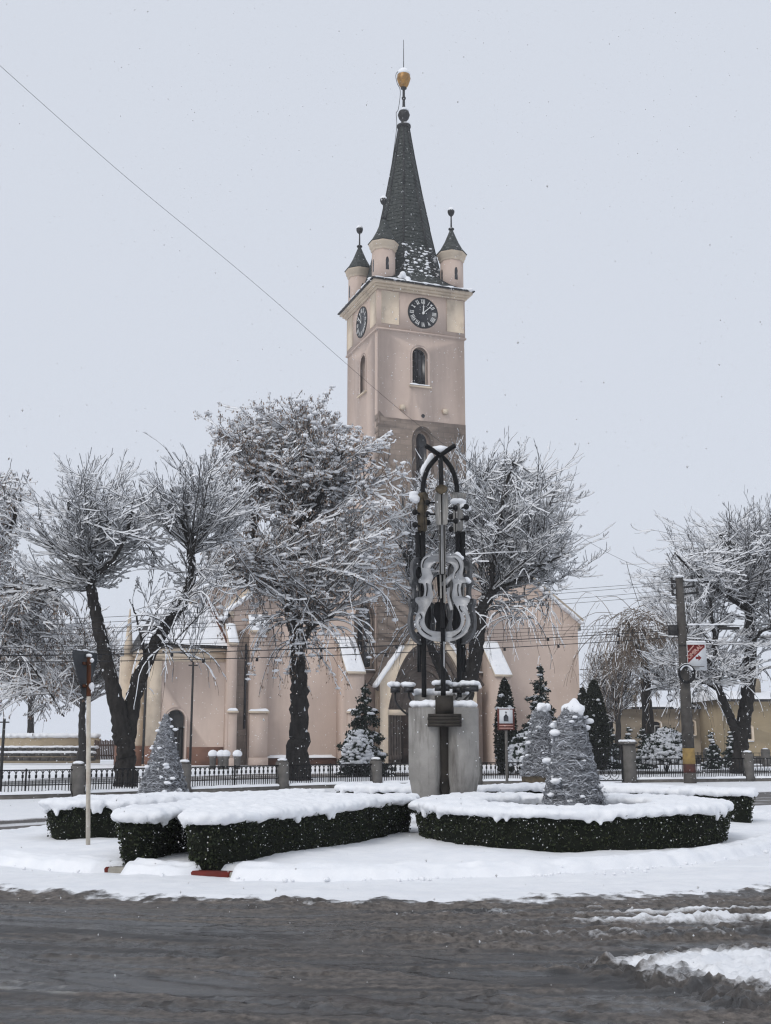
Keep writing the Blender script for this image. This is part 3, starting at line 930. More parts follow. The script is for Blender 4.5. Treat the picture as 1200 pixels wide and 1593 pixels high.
def build_spire():
    levels = [(31.14, square8(3.45, 0.86)), (31.55, square8(3.08, 0.66)), (32.2, ring8(2.62)), (33.2, ring8(2.32)), (34.46, ring8(2.05))]
    top = [(34.46, ring8(2.05)), (36.5, ring8(1.64)), (39.27, ring8(1.13)), (42, ring8(0.68)), (44.3, ring8(0.34))]
    def skin(lv):
        V = [(x, y + WT, z) for z, rg in lv for x, y in rg]
        F = [[k * 8 + i, k * 8 + (i + 1) % 8, (k + 1) * 8 + (i + 1) % 8, (k + 1) * 8 + i] for k in range(len(lv) - 1) for i in range(8)]
        return MB().add(V, F)
    sp = sub(church, 'spire', skin(top), M['slate_clean'])
    sub(sp, 'spire_foot', skin(levels), M['slate'])
    # standing hips along the eight edges, and the courses of slate as shallow steps
    hips = MB()
    lv = levels + top[1:]
    for i in range(8):
        for (z0, r0), (z1, r1) in zip(lv[:-1], lv[1:]):
            hips.bar((r0[i][0], r0[i][1] + WT, z0), (r1[i][0], r1[i][1] + WT, z1), 0.09, 0.05)
    sub(sp, 'hip_flashing', hips, M['metal_dark'])
    crs = MB()
    z = 32.4
    while z < 44.0:
        a = np.interp(z, [32.2, 33.2, 34.46, 36.5, 39.27, 42, 44.3], [2.62, 2.32, 2.05, 1.64, 1.13, 0.68, 0.34]) + 0.012
        rg = ring8(a)
        for i in range(8):
            p, q = rg[i], rg[(i + 1) % 8]
            crs.bar((p[0], p[1] + WT, z), (q[0], q[1] + WT, z), 0.022, 0.016)
        z += 0.3
    sub(sp, 'slate_course', crs, M['slate_clean'], kind='stuff')
    # clinging snow lumps low on the front slopes
    r_ = np.random.default_rng(12)
    C, S = [], []
    for k in range(210):
        z = 31.6 + 3.0 * r_.random() ** 1.4
        a = np.interp(z, [31.14, 31.55, 32.2, 33.2, 34.46], [3.3, 2.95, 2.62, 2.32, 2.05])
        q = (r_.random() * 2 - 1) * a * 0.42
        C.append((q, WT - a - 0.0, z) if r_.random() < 0.75 else (a * 0.72 + q * 0.5, WT - a * 0.72 + q * 0.5, z))
        s_ = 0.02 + 0.09 * r_.random() ** 3
        S.append((s_ * 1.6, 0.04, s_ * 0.8))
    V, F = balls(C, S, ICO1, 0.5, r_)
    sub(sp, 'slope_snow', MB().add(V, F), M['snow'], smooth=True, kind='stuff')
    # finial
    c = (0, WT, 0)
    fin = sub(church, 'finial', MB().lathe([(0.30, 44.2), (0.50, 44.3), (0.50, 44.42), (0.22, 44.5), (0.18, 44.75), (0.36, 45.0), (0.44, 45.25), (0.36, 45.5), (0.14, 45.72), (0.10, 46.0), (0.09, 46.45), (0.15, 46.52), (0.15, 46.62), (0.09, 46.7), (0.09, 47.25), (0.22, 47.33), (0.2, 47.4)], c), M['metal_dark'], smooth=True)
    sub(fin, 'gilded_ball', MB().lathe([(0.2, 47.4), (0.34, 47.6), (0.44, 47.9), (0.5, 48.12), (0.47, 48.2), (0.46, 48.4), (0.36, 48.62), (0.1, 48.75)], c, 20), M['gold'], smooth=True)
    sub(fin, 'ball_snow', MB().lathe([(0.47, 48.36), (0.5, 48.45), (0.42, 48.68), (0.25, 48.85), (0.06, 48.92)], c, 16), M['snow'], smooth=True)
    sub(fin, 'lightning_rod', MB().tube([(0, WT, 48.7), (0, WT, 51.2)], [0.035, 0.018], 6), M['metal_dark'])
    blob_snow('finial_snow', [(0.1, WT - 0.15, 44.5), (0.3, WT - 0.1, 44.48), (-0.05, WT - 0.2, 45.6), (0.12, WT - 0.1, 45.62), (0.1, WT + 0.1, 45.66)], [(0.3, 0.3, 0.12), (0.2, 0.25, 0.1), (0.26, 0.22, 0.14), (0.25, 0.25, 0.15), (0.2, 0.2, 0.16)], fin, 0.05, kind='stuff')
    # conductor cable down the left of the spire
    P = [(-0.1, WT, 48.9), (-0.62, WT - 0.1, 48.3), (-0.55, WT - 0.1, 47.6), (-0.3, WT - 0.1, 47.0), (-0.45, WT - 0.1, 45.6), (-0.62, WT - 0.1, 45.2), (-0.58, WT - 0.1, 44.2)]
    for z, a in ((42, 0.68), (39.27, 1.13), (36.5, 1.64), (34.46, 2.05), (33, 2.5)):
        P.append((-a - 0.2, WT - 0.5 * a * 0.6, z))
    sub(fin, 'conductor_cable', MB().tube(catmull(P, 5), 0.022, 5), M['metal_dark'])


def build_turret(u, d, nm):
    t = sub(church, 'corner_turret', MB().lathe([(0.78, 31.13), (0.78, 33.45)], (u, d, 0), 8, PI / 8), M['plaster'])
    sub(t, 'turret_cornice', MB().lathe([(0.79, 33.40), (0.86, 33.45), (0.86, 33.62), (0.93, 33.64), (0.96, 33.86), (1.02, 33.9), (1.02, 33.98)], (u, d, 0), 8, PI / 8), M['cream'])
    sub(t, 'turret_roof', MB().lathe([(1.06, 33.985), (1.06, 34.03), (0.74, 34.42), (0.48, 34.9), (0.27, 35.4), (0.13, 35.75), (0.10, 35.8)], (u, d, 0), 8, PI / 8), M['slate'])
    sub(t, 'turret_finial', MB().lathe([(0.1, 35.8), (0.2, 35.85), (0.2, 35.92), (0.06, 36.0), (0.045, 36.8), (0.09, 36.86), (0.18, 36.95), (0.24, 37.12), (0.24, 37.24), (0.15, 37.36), (0.04, 37.42)], (u, d, 0), 12), M['metal_dark'], smooth=True)
    sub(t, 'turret_snow', MB().lathe([(0.24, 37.2), (0.23, 37.32), (0.14, 37.46), (0.03, 37.5)], (u, d, 0), 10), M['snow'], smooth=True)
    for k in (-PI / 2, 0, PI, PI / 2):       # lancets on the four axial faces
        rot = lambda V, k=k: np.stack([u + V[:, 0] * -math.sin(k) + (0.7206 - V[:, 1]) * math.cos(k), d + V[:, 0] * math.cos(k) + (0.7206 - V[:, 1]) * math.sin(k), V[:, 2]], 1)
        sub(t, 'lancet', MB().plate(arch(0, 0.22, 31.95, 32.6, 32.85, 5), [], -0.012, 0.02, T=rot), M['glass'])
    return t


ROMAN = ['XII', 'I', 'II', 'III', 'IIII', 'V', 'VI', 'VII', 'VIII', 'IX', 'X', 'XI']


def build_clock(T):
    cx_, cz_ = 0.0, 29.25
    circ = lambda r, n=40: [(cx_ + r * math.cos(t), cz_ + r * math.sin(t)) for t in np.linspace(0, 2 * PI, n, endpoint=False)]
    ck = sub(church, 'clock', MB().plate(circ(1.04), [], -0.10, -0.052, T=T), M['dial'])
    sub(ck, 'clock_rim', MB().plate(circ(1.07), [circ(1.035)], -0.115, -0.052, T=T), M['metal_dark'])
    for h, txt in enumerate(ROMAN):
        a = h * PI / 6
        m_ = MB()
        adv = {'I': 0.085, 'V': 0.15, 'X': 0.15}
        wtot = sum(adv[c_] for c_ in txt); x = -wtot / 2
        def stroke(p, q, w=0.042):
            p, q = np.array(p), np.array(q)
            d = (q - p) / np.linalg.norm(q - p); nn = np.array([-d[1], d[0]]) * w / 2
            pts = []
            for v in (p - nn, q - nn, q + nn, p + nn):
                lx, lz = v[0], v[1] + 0.80
                pts.append((cx_ + lx * math.cos(a) + lz * math.sin(a), cz_ - lx * math.sin(a) + lz * math.cos(a)))
            m_.plate(pts, [], -0.108, -0.099, T=T)
        for c_ in txt:
            xm = x + adv[c_] / 2
            if c_ == 'I':
                stroke((xm, -0.15), (xm, 0.15))
            elif c_ == 'V':
                stroke((xm - 0.05, 0.15), (xm, -0.15)); stroke((xm + 0.05, 0.15), (xm, -0.15), 0.03)
            else:
                stroke((xm - 0.05, 0.15), (xm + 0.05, -0.15)); stroke((xm + 0.05, 0.15), (xm - 0.05, -0.15), 0.03)
            x += adv[c_]
        sub(ck, 'numeral', m_, M['white_paint'])
    def hand(ang, L, w, y):
        ca, sa = math.cos(ang), math.sin(ang)
        pts = [(-w / 2, -0.12), (w / 2, -0.12), (w / 2, L * 0.62), (w * 0.95, L * 0.68), (w * 0.3, L * 0.74), (0.012, L), (-0.012, L), (-w * 0.3, L * 0.74), (-w * 0.95, L * 0.68), (-w / 2, L * 0.62)]
        pts = [(cx_ + px * ca + pz * sa, cz_ - px * sa + pz * ca) for px, pz in pts]
        return MB().plate(pts, [], y - 0.012, y, T=T)
    sub(ck, 'hour_hand', hand(math.radians(4), 0.66, 0.075, -0.125), M['white_paint'])
    sub(ck, 'minute_hand', hand(math.radians(48), 0.95, 0.055, -0.145), M['white_paint'])
    sub(ck, 'hub', MB().plate([(0.09 * math.cos(t), cz_ + 0.09 * math.sin(t)) for t in np.linspace(0, 2 * PI, 14, endpoint=False)], [], -0.175, -0.15, T=T), M['white_paint'])


build_tower()
build_spire()
for u_, d_ in ((-2.45, 0.62), (2.5, 0.62), (-2.45, 5.5), (2.5, 5.5)):
    build_turret(u_, d_, '')
build_clock(lambda V: V + np.array([0.07, 0, 0]))
build_clock(lambda V: np.stack([-WT + V[:, 1], V[:, 0] + 2.95, V[:, 2]], 1))


def build_nave():
    y0, y1 = 0.6, 1.2
    lw = arch(-3.72, 1.05, 5.95, 8.9, 9.95)
    rw = arch(3.78, 1.0, 5.95, 8.9, 9.95)
    cs = [(-11.95, 0), (11.35, 0), (11.35, 9.1), (11.62, 9.12), (-0.3, 17.6), (-12.22, 9.12), (-11.95, 9.1)]
    sub(church, 'front_wall', MB().plate(cs, [lw, rw], y0, y1), M['plaster'])
    for x in (-3.72, 3.78):
        sr = sub(church, 'gothic_window', MB().plate(arch(x, 1.36, 5.75, 8.85, 10.25), [arch(x, 0.98, 5.9, 8.9, 9.98)], y0 - 0.12, y0 + 0.05), M['arch_stone'])
        sub(sr, 'pane', MB().plate(arch(x, 1.02, 5.93, 8.9, 9.94), [], y0 + 0.3, y0 + 0.33), M['glass'])
        sub(sr, 'mullion', MB().box(x - 0.05, x + 0.05, y0 + 0.22, y0 + 0.29, 5.95, 9.3), M['arch_stone'])
        sub(sr, 'transom', MB().box(x - 0.5, x + 0.5, y0 + 0.23, y0 + 0.285, 7.55, 7.65), M['arch_stone'])
        sub(sr, 'sill', MB().box(x - 0.75, x + 0.75, y0 - 0.25, y0 + 0.25, 5.62, 5.752), M['arch_stone'])
        snow_ledge(x - 0.73, x + 0.73, y0 - 0.24, y0 + 0.2, 5.752, 0.08, sr, name='sill_snow')
    # verge with snow, both slopes
    for sx in (-1, 1):
        xe = 11.95 * sx - 0.3
        sub(church, 'verge', MB().bar((-0.3, y0 + 0.2, 17.75), (xe, y0 + 0.2, 9.05), 1.0, 0.16, up=(0, 1, 0.001)), M['cream'])
        n_ = 110
        P = np.array([(-0.3 + (xe + 0.3) * t, y0 + 0.2, 17.75 + (9.05 - 17.75) * t + 0.16) for t in np.linspace(0, 1, n_)])
        blob_snow('verge_snow', P + RNG.normal(0, 0.02, P.shape), np.stack([np.full(n_, 0.22), np.full(n_, 0.5), 0.10 + 0.03 * RNG.random(n_)], 1), church, 0.07)
    # body of the nave and its roof behind
    sub(church, 'nave_wall', MB().box(-11.9, -11.3, 1.2, 25.59, 0, 9.0), M['plaster'])
    sub(church, 'nave_wall', MB().box(10.75, 11.3, 1.2, 25.59, 0, 9.0), M['plaster'])
    sub(church, 'nave_wall', MB().plate([(-11.9, 0), (11.3, 0), (11.3, 9), (-0.3, 17.3), (-11.9, 9)], [], 25.6, 26.2), M['plaster'])
    rf = MB()
    rf.add([(-12.3, 0.75, 8.95), (-0.3, 0.75, 17.6), (-0.3, 26.4, 17.6), (-12.3, 26.4, 8.95), (11.7, 0.75, 8.95), (11.7, 26.4, 8.95),
            (-12.3, 0.75, 8.7), (-0.3, 0.75, 17.3), (-0.3, 26.4, 17.3), (-12.3, 26.4, 8.7), (11.7, 0.75, 8.7), (11.7, 26.4, 8.7)],
           [[0, 1, 2, 3], [1, 4, 5, 2], [6, 9, 8, 7], [7, 8, 11, 10], [0, 3, 9, 6], [4, 10, 11, 5]])
    sub(church, 'nave_roof', rf, M['snow'])
    # transverse block that rises behind the low wing
    d6 = 6.0
    P6 = [plane_pt(300, 934, d6), plane_pt(392, 872, d6)]
    (ua, za), (ub, zb) = P6
    sl = (zb - za) / (ub - ua)
    u2 = -3.2
    sub(church, 'transept_wall', MB().plate([(ua + 0.15, 0), (u2, 0), (u2, za + sl * (u2 - ua)), (ua + 0.15, za + 0.15 * sl)], [], d6, d6 + 0.6), M['plaster'])
    tr = MB().add([(ua - 0.2, d6 - 0.35, za - 0.1), (u2, d6 - 0.35, za + sl * (u2 - ua) + 0.05), (u2, d6 + 9, za + sl * (u2 - ua) + 0.05), (ua - 0.2, d6 + 9, za - 0.1),
                   (ua - 0.2, d6 - 0.35, za - 0.25), (u2, d6 - 0.35, za + sl * (u2 - ua) - 0.1), (u2, d6 + 9, za + sl * (u2 - ua) - 0.1), (ua - 0.2, d6 + 9, za - 0.25)],
                  [[0, 1, 2, 3], [7, 6, 5, 4], [0, 4, 5, 1], [0, 3, 7, 4]])
    sub(church, 'transept_verge', tr, M['cream'])
    n_ = 30
    P = np.array([(ua - 0.1 + (u2 - ua) * t, d6 - 0.05, za - 0.02 + sl * (u2 - ua) * t + 0.1) for t in np.linspace(0, 1, n_)])
    blob_snow('transept_snow', P, np.stack([np.full(n_, 0.4), np.full(n_, 0.45), 0.20 + 0.1 * RNG.random(n_)], 1), church, 0.09)
    sub(church, 'side_wall', MB().box(-12.0, -11.96, 1.2, 5.99, 6.9, 9.05), M['plaster'])
    # buttresses
    def buttress(x0, x1, depth, z_low, z_high, foot):
        b = MB()
        b.add([(x0, y0, 0), (x1, y0, 0), (x1, y0 - depth, 0), (x0, y0 - depth, 0), (x0, y0, z_high), (x1, y0, z_high), (x1, y0 - depth, z_low), (x0, y0 - depth, z_low)],
              [[0, 1, 5, 4], [1, 2, 6, 5], [2, 3, 7, 6], [3, 0, 4, 7], [4, 5, 6, 7]])
        bo = sub(church, 'buttress', b, M['plaster'])
        sub(bo, 'weathering', MB().add([(x0 - 0.08, y0, z_high + 0.03), (x1 + 0.08, y0, z_high + 0.03), (x1 + 0.08, y0 - depth - 0.1, z_low - 0.05), (x0 - 0.08, y0 - depth - 0.1, z_low - 0.05),
                                        (x0 - 0.08, y0, z_high - 0.1), (x1 + 0.08, y0, z_high - 0.1), (x1 + 0.08, y0 - depth - 0.1, z_low - 0.2), (x0 - 0.08, y0 - depth - 0.1, z_low - 0.2)],
                                       [[0, 1, 2, 3], [7, 6, 5, 4], [2, 6, 7, 3], [0, 3, 7, 4], [1, 5, 6, 2]]), M['cream'])
        snow_ledge(x0 - 0.06, x1 + 0.06, y0 - depth - 0.1, y0, 0, 0.2, bo, slope=(y0 - depth - 0.1, z_low - 0.05, y0, z_high + 0.03), name='weathering_snow')
        if foot:
            sub(bo, 'foot_block', MB().box(x0 - 0.004, x1 + 0.004, y0 - depth - foot, y0 - depth + 0.004, 0, 3.1), M['plaster'])
            sub(bo, 'foot_ledge', MB().box(x0 - 0.08, x1 + 0.08, y0 - depth - foot - 0.08, y0 - depth, 3.1, 3.2), M['cream'])
            snow_ledge(x0 - 0.06, x1 + 0.06, y0 - depth - foot - 0.08, y0 - depth, 3.2, 0.14, bo)
        sub(bo, 'plinth_course', MB().box(x0 - 0.05, x1 + 0.05, y0 - depth - foot - 0.06, y0 - depth - foot + 0.05, 0, 0.55), M['plaster'])
        return bo
    buttress(-5.5, -4.42, 2.0, 5.6, 7.75, 0.3)
    buttress(4.25, 5.33, 2.0, 5.6, 7.75, 0.3)
    buttress(-11.05, -9.98, 0.5, 8.0, 8.9, 0.3)
    buttress(-12.42, -11.95, 1.0, 7.2, 8.3, 0.3)
    buttress(10.9, 11.6, 0.35, 3.1, 3.4, 0)
    # brown lancet niche of bare stone between the corner buttresses
    ni = sub(church, 'bare_stone_pier', MB().plate(arch(-11.5, 0.85, 0.0, 7.4, 8.0), [], y0 - 0.10, y0 + 0.02), M['stone'])
    sub(ni, 'slit_window', MB().plate(arch(-11.22, 0.14, 2.2, 7.0, 7.2, 4), [], y0 - 0.13, y0 - 0.098), M['glass'])
    # plinth and bank of snow along the wall foot
    for x0, x1 in ((-9.95, -5.55), (5.4, 10.85)):
        sub(church, 'wall_plinth', MB().box(x0, x1, y0 - 0.14, y0 + 0.05, 0, 0.5), M['plinth'])
        snow_ledge(x0, x1, y0 - 0.3, y0, 0.5, 0.18, church, name='plinth_snow')
    # wall lantern bracket on the far corner
    lb = sub(church, 'lamp_bracket', MB().bar((11.3, 0.4, 6.1), (12.5, 0.1, 6.1), 0.05).bar((11.3, 0.4, 5.1), (12.3, 0.15, 6.05), 0.04).bar((12.5, 0.1, 6.1), (12.5, 0.1, 5.75), 0.05), M['metal_dark'])


def plane_pt(px, py, d):
    """Pixel to (u, z) on the church plane lying d behind the tower front."""
    O = np.array([2.3816, 72.577, 0]); u = np.array([math.cos(CH_A), math.sin(CH_A), 0]); v = np.array([-math.sin(CH_A), math.cos(CH_A), 0])
    r_ = ray(px, py)
    t = ((O + v * d - np.array([0, 0, EYE])) @ v) / (r_ @ v)
    P = np.array([0, 0, EYE]) + r_ * t
    return (P - O) @ u, P[2]


def build_portal():
    yf = -0.85
    po = sub(church, 'portal_porch', MB().plate([(-3.22, 0), (3.22, 0), (3.22, 5.0), (0, 9.35), (-3.22, 5.0)], [arch(0, 5.36, -0.001, 3.4, 7.45, 14)], yf, 0.0), M['cream'])
    for sx in (-1, 1):
        c = sub(po, 'gable_coping', MB().bar((sx * 3.5, yf + 0.3, 4.66), (sx * -0.02, yf + 0.3, 9.45), 0.9, 0.2, up=(0, 1, 0.001)), M['arch_stone'])
        n_ = 60
        P = np.array([(sx * 3.45 * (1 - t), yf + 0.25, 4.8 + (9.5 - 4.8) * t) for t in np.linspace(0, 1, n_)])
        keep = vnoise(np.linspace(0, 7, n_), np.full(n_, sx * 3.3)) > 0.3
        blob_snow('coping_snow', P[keep], np.stack([np.full(keep.sum(), 0.2), np.full(keep.sum(), 0.35), 0.10 + 0.08 * RNG.random(keep.sum())], 1), c, 0.06)
    for k in range(5):           # receding orders of the arch
        w0, w1 = 5.36 - 0.5 * k, 5.36 - 0.5 * (k + 1)
        t0, t1 = 7.45 - 0.42 * k, 7.45 - 0.42 * (k + 1)
        o = arch(0, w0 - 0.004, 0.0, 3.4, t0 - 0.004, 14)
        i_ = arch(0, w1, -0.001, 3.4, t1, 14)
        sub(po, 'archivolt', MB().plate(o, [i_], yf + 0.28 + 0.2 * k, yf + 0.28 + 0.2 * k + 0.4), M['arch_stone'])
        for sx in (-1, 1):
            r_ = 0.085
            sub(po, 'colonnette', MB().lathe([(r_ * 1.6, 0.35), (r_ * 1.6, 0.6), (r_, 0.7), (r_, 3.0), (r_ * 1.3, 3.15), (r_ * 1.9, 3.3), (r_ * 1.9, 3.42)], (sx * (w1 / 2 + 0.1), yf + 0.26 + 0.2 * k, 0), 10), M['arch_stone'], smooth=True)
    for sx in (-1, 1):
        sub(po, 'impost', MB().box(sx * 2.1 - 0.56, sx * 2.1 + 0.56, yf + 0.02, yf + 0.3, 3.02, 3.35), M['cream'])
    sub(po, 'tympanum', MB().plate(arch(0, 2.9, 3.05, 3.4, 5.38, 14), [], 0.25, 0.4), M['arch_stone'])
    for sx in (-1, 1):
        lf = sub(po, 'door_leaf', MB().box(min(0.01 * sx, 1.42 * sx), max(0.01 * sx, 1.42 * sx), 0.3, 0.38, 0.1, 3.04), M['door_wood'])
        for zz in (0.35, 1.3, 2.2):
            sub(lf, 'door_panel', MB().box(min(0.2 * sx, 1.25 * sx), max(0.2 * sx, 1.25 * sx), 0.26, 0.302, zz, zz + 0.72), M['door_wood'])
    sub(po, 'step', MB().box(-2.2, 2.2, yf - 0.5, yf + 0.02, 0, 0.16), M['concrete'])


def build_wing():
    y0 = 0.6
    x0, x1 = -16.9, -12.42
    dr = arch(-15.25, 1.05, 0.0, 2.75, 3.28, pointed=False)
    sub(church, 'wing_wall', MB().plate([(x0, 0), (x1, 0), (x1, 6.2), (x0, 6.2)], [dr], y0, y0 + 0.5), M['plaster'])
    tl = lambda V: np.stack([x0 + V[:, 1], V[:, 0], V[:, 2]], 1)
    sw = arch(4.0, 0.9, 1.2, 4.2, 5.0)
    sub(church, 'wing_side_wall', MB().plate([(y0 + 0.502, 0), (7.0, 0), (7.0, 6.2), (y0 + 0.502, 6.2)], [sw], 0.0, 0.5, T=tl), M['cream'])
    sub(church, 'side_pane', MB().plate(arch(4.0, 0.86, 1.22, 4.2, 4.96), [], 0.25, 0.28, T=tl), M['glass'])
    d = sub(church, 'arched_door', MB().plate(arch(-15.25, 1.0, 0.0, 2.75, 3.25, pointed=False), [], y0 + 0.2, y0 + 0.25), M['metal_dark'])
    g = MB()
    for xx in np.linspace(-15.65, -14.85, 6):
        g.box(xx - 0.02, xx + 0.02, y0 + 0.15, y0 + 0.195, 0.05, 2.2)
    g.box(-15.75, -14.75, y0 + 0.145, y0 + 0.19, 2.2, 2.28)
    sub(d, 'door_grille', g, M['black_iron'])
    sub(d, 'door_surround', MB().plate(arch(-15.25, 1.3, 0.0, 2.75, 3.42, pointed=False), [arch(-15.25, 1.06, -0.001, 2.75, 3.29, pointed=False)], y0 - 0.02, y0 + 0.02), M['plaster'])
    # corner pilaster, entablature, eave
    sub(church, 'corner_pilaster', MB().box(x0 - 0.03, x0 + 0.75, y0 - 0.06, y0 + 0.3, 1.2, 6.2), M['cream'])
    sub(church, 'wing_plinth', MB().box(x0 - 0.06, -15.95, y0 - 0.09, y0 + 0.2, 0, 1.2), M['plinth'])
    sub(church, 'wing_plinth', MB().box(-14.55, x1, y0 - 0.09, y0 + 0.2, 0, 1.15), M['plinth'])
    for e, z0, z1, m_ in ((0.06, 6.05, 6.3, 'cream'), (0.12, 6.302, 6.62, 'cream'), (0.24, 6.622, 6.84, 'cream'), (0.38, 6.842, 6.92, 'metal_dark')):
        sub(church, 'wing_cornice', MB().box(x0 - e, x1, y0 - e, y0 + 0.6, z0, z1).box(x0 - e, x0 + 0.5, y0 + 0.602, 7.0, z0, z1), M[m_])
    ds = 6.05
    rf = MB().add([(x0 - 0.38, y0 - 0.38, 6.93), (x1 + 0.4, y0 - 0.38, 6.93), (x1 + 0.4, ds, 9.85), (x0 + 1.2, ds, 9.85), (x0 - 0.38, ds + 1, 6.93)], [[0, 1, 2, 3]], [[0, 3, 4]])
    sub(church, 'wing_roof', rf, M['metal_dark'])
    rs = MB()
    nx, ny = 30, 20
    U, W_ = np.meshgrid(np.linspace(0, 1, nx), np.linspace(0, 1, ny))
    X = (x0 - 0.36 + 1.5 * W_) + U * (x1 + 0.36 - (x0 - 0.36 + 1.5 * W_))
    Yv = y0 - 0.38 + W_ * (ds - y0 + 0.38)
    Z = 6.93 + W_ * 2.92 + 0.05 + 0.22 * np.clip(W_ * 14, 0, 1) ** 0.5 * np.clip((1 - U) * 20 + 0.2, 0, 1) ** 0.5 + 0.05 * vnoise(X * 1.5, Yv * 1.5, seed=3)
    i = (np.arange(ny - 1)[:, None] * nx + np.arange(nx - 1)[None]).ravel()
    rs.add(np.stack([X.ravel(), Yv.ravel(), Z.ravel()], 1), np.stack([i, i + 1, i + nx + 1, i + nx], 1))
    sub(church, 'wing_roof_snow', rs, M['snow'], smooth=True)
    sub(church, 'roof_flashing', MB().bar((x1 - 0.02, y0 - 0.2, 7.2), (x1 - 0.02, ds, 10.2), 0.1, 0.35), M['rust'])
    # side buttress with a pinnacle
    b2 = sub(church, 'side_buttress', MB().box(x0 - 0.9, x0 - 0.004, 5.6, 6.3, 0, 6.6), M['cream'])
    b = sub(church, 'side_buttress', MB().box(x0 - 0.5, x0 - 0.006, 1.9, 2.5, 0, 6.0), M['cream'])
    sub(b2, 'pinnacle', MB().lathe([(0.32, 6.6), (0.32, 7.1), (0.4, 7.15), (0.3, 7.4), (0.15, 8.7), (0.04, 9.6)], (x0 - 0.45, 5.95, 0), 4, PI / 4), M['cream'])
    sub(b2, 'buttress_plinth', MB().box(x0 - 1.0, x0 - 0.002, 5.55, 6.35, 0, 1.2), M['plinth'])
    sub(b, 'buttress_plinth', MB().box(x0 - 0.6, x0 - 0.003, 1.85, 2.55, 0, 1.2), M['plinth'])
    sub(church, 'down_pipe', MB().tube([(x0 - 0.12, y0 + 0.1, 6.3), (x0 - 0.12, y0 + 0.1, 0.2)], 0.07, 8), M['metal_dark'])


build_nave()
build_portal()
build_wing()


# ------------------------------------------------------------------ hedges
def poly_inset(P, d):
    """Move a counter-clockwise or clockwise loop inward by d (small d)."""
    P = np.asarray(P, float)
    T = np.roll(P, -1, 0) - np.roll(P, 1, 0)
    T /= np.linalg.norm(T, axis=1)[:, None] + 1e-9
    N = np.stack([-T[:, 1], T[:, 0]], 1)
    ar = np.sum(P[:, 0] * np.roll(P[:, 1], -1) - np.roll(P[:, 0], -1) * P[:, 1])
    return P + N * d * (1 if ar > 0 else -1)


def resample(P, step):
    P = np.asarray(P, float)
    Q = np.concatenate([P, P[:1]])
    seg = np.linalg.norm(np.diff(Q, axis=0), axis=1)
    cum = np.concatenate([[0], np.cumsum(seg)])
    n = max(8, int(cum[-1] / step))
    s = np.linspace(0, cum[-1], n, endpoint=False)
    return np.stack([np.interp(s, cum, Q[:, 0]), np.interp(s, cum, Q[:, 1])], 1)


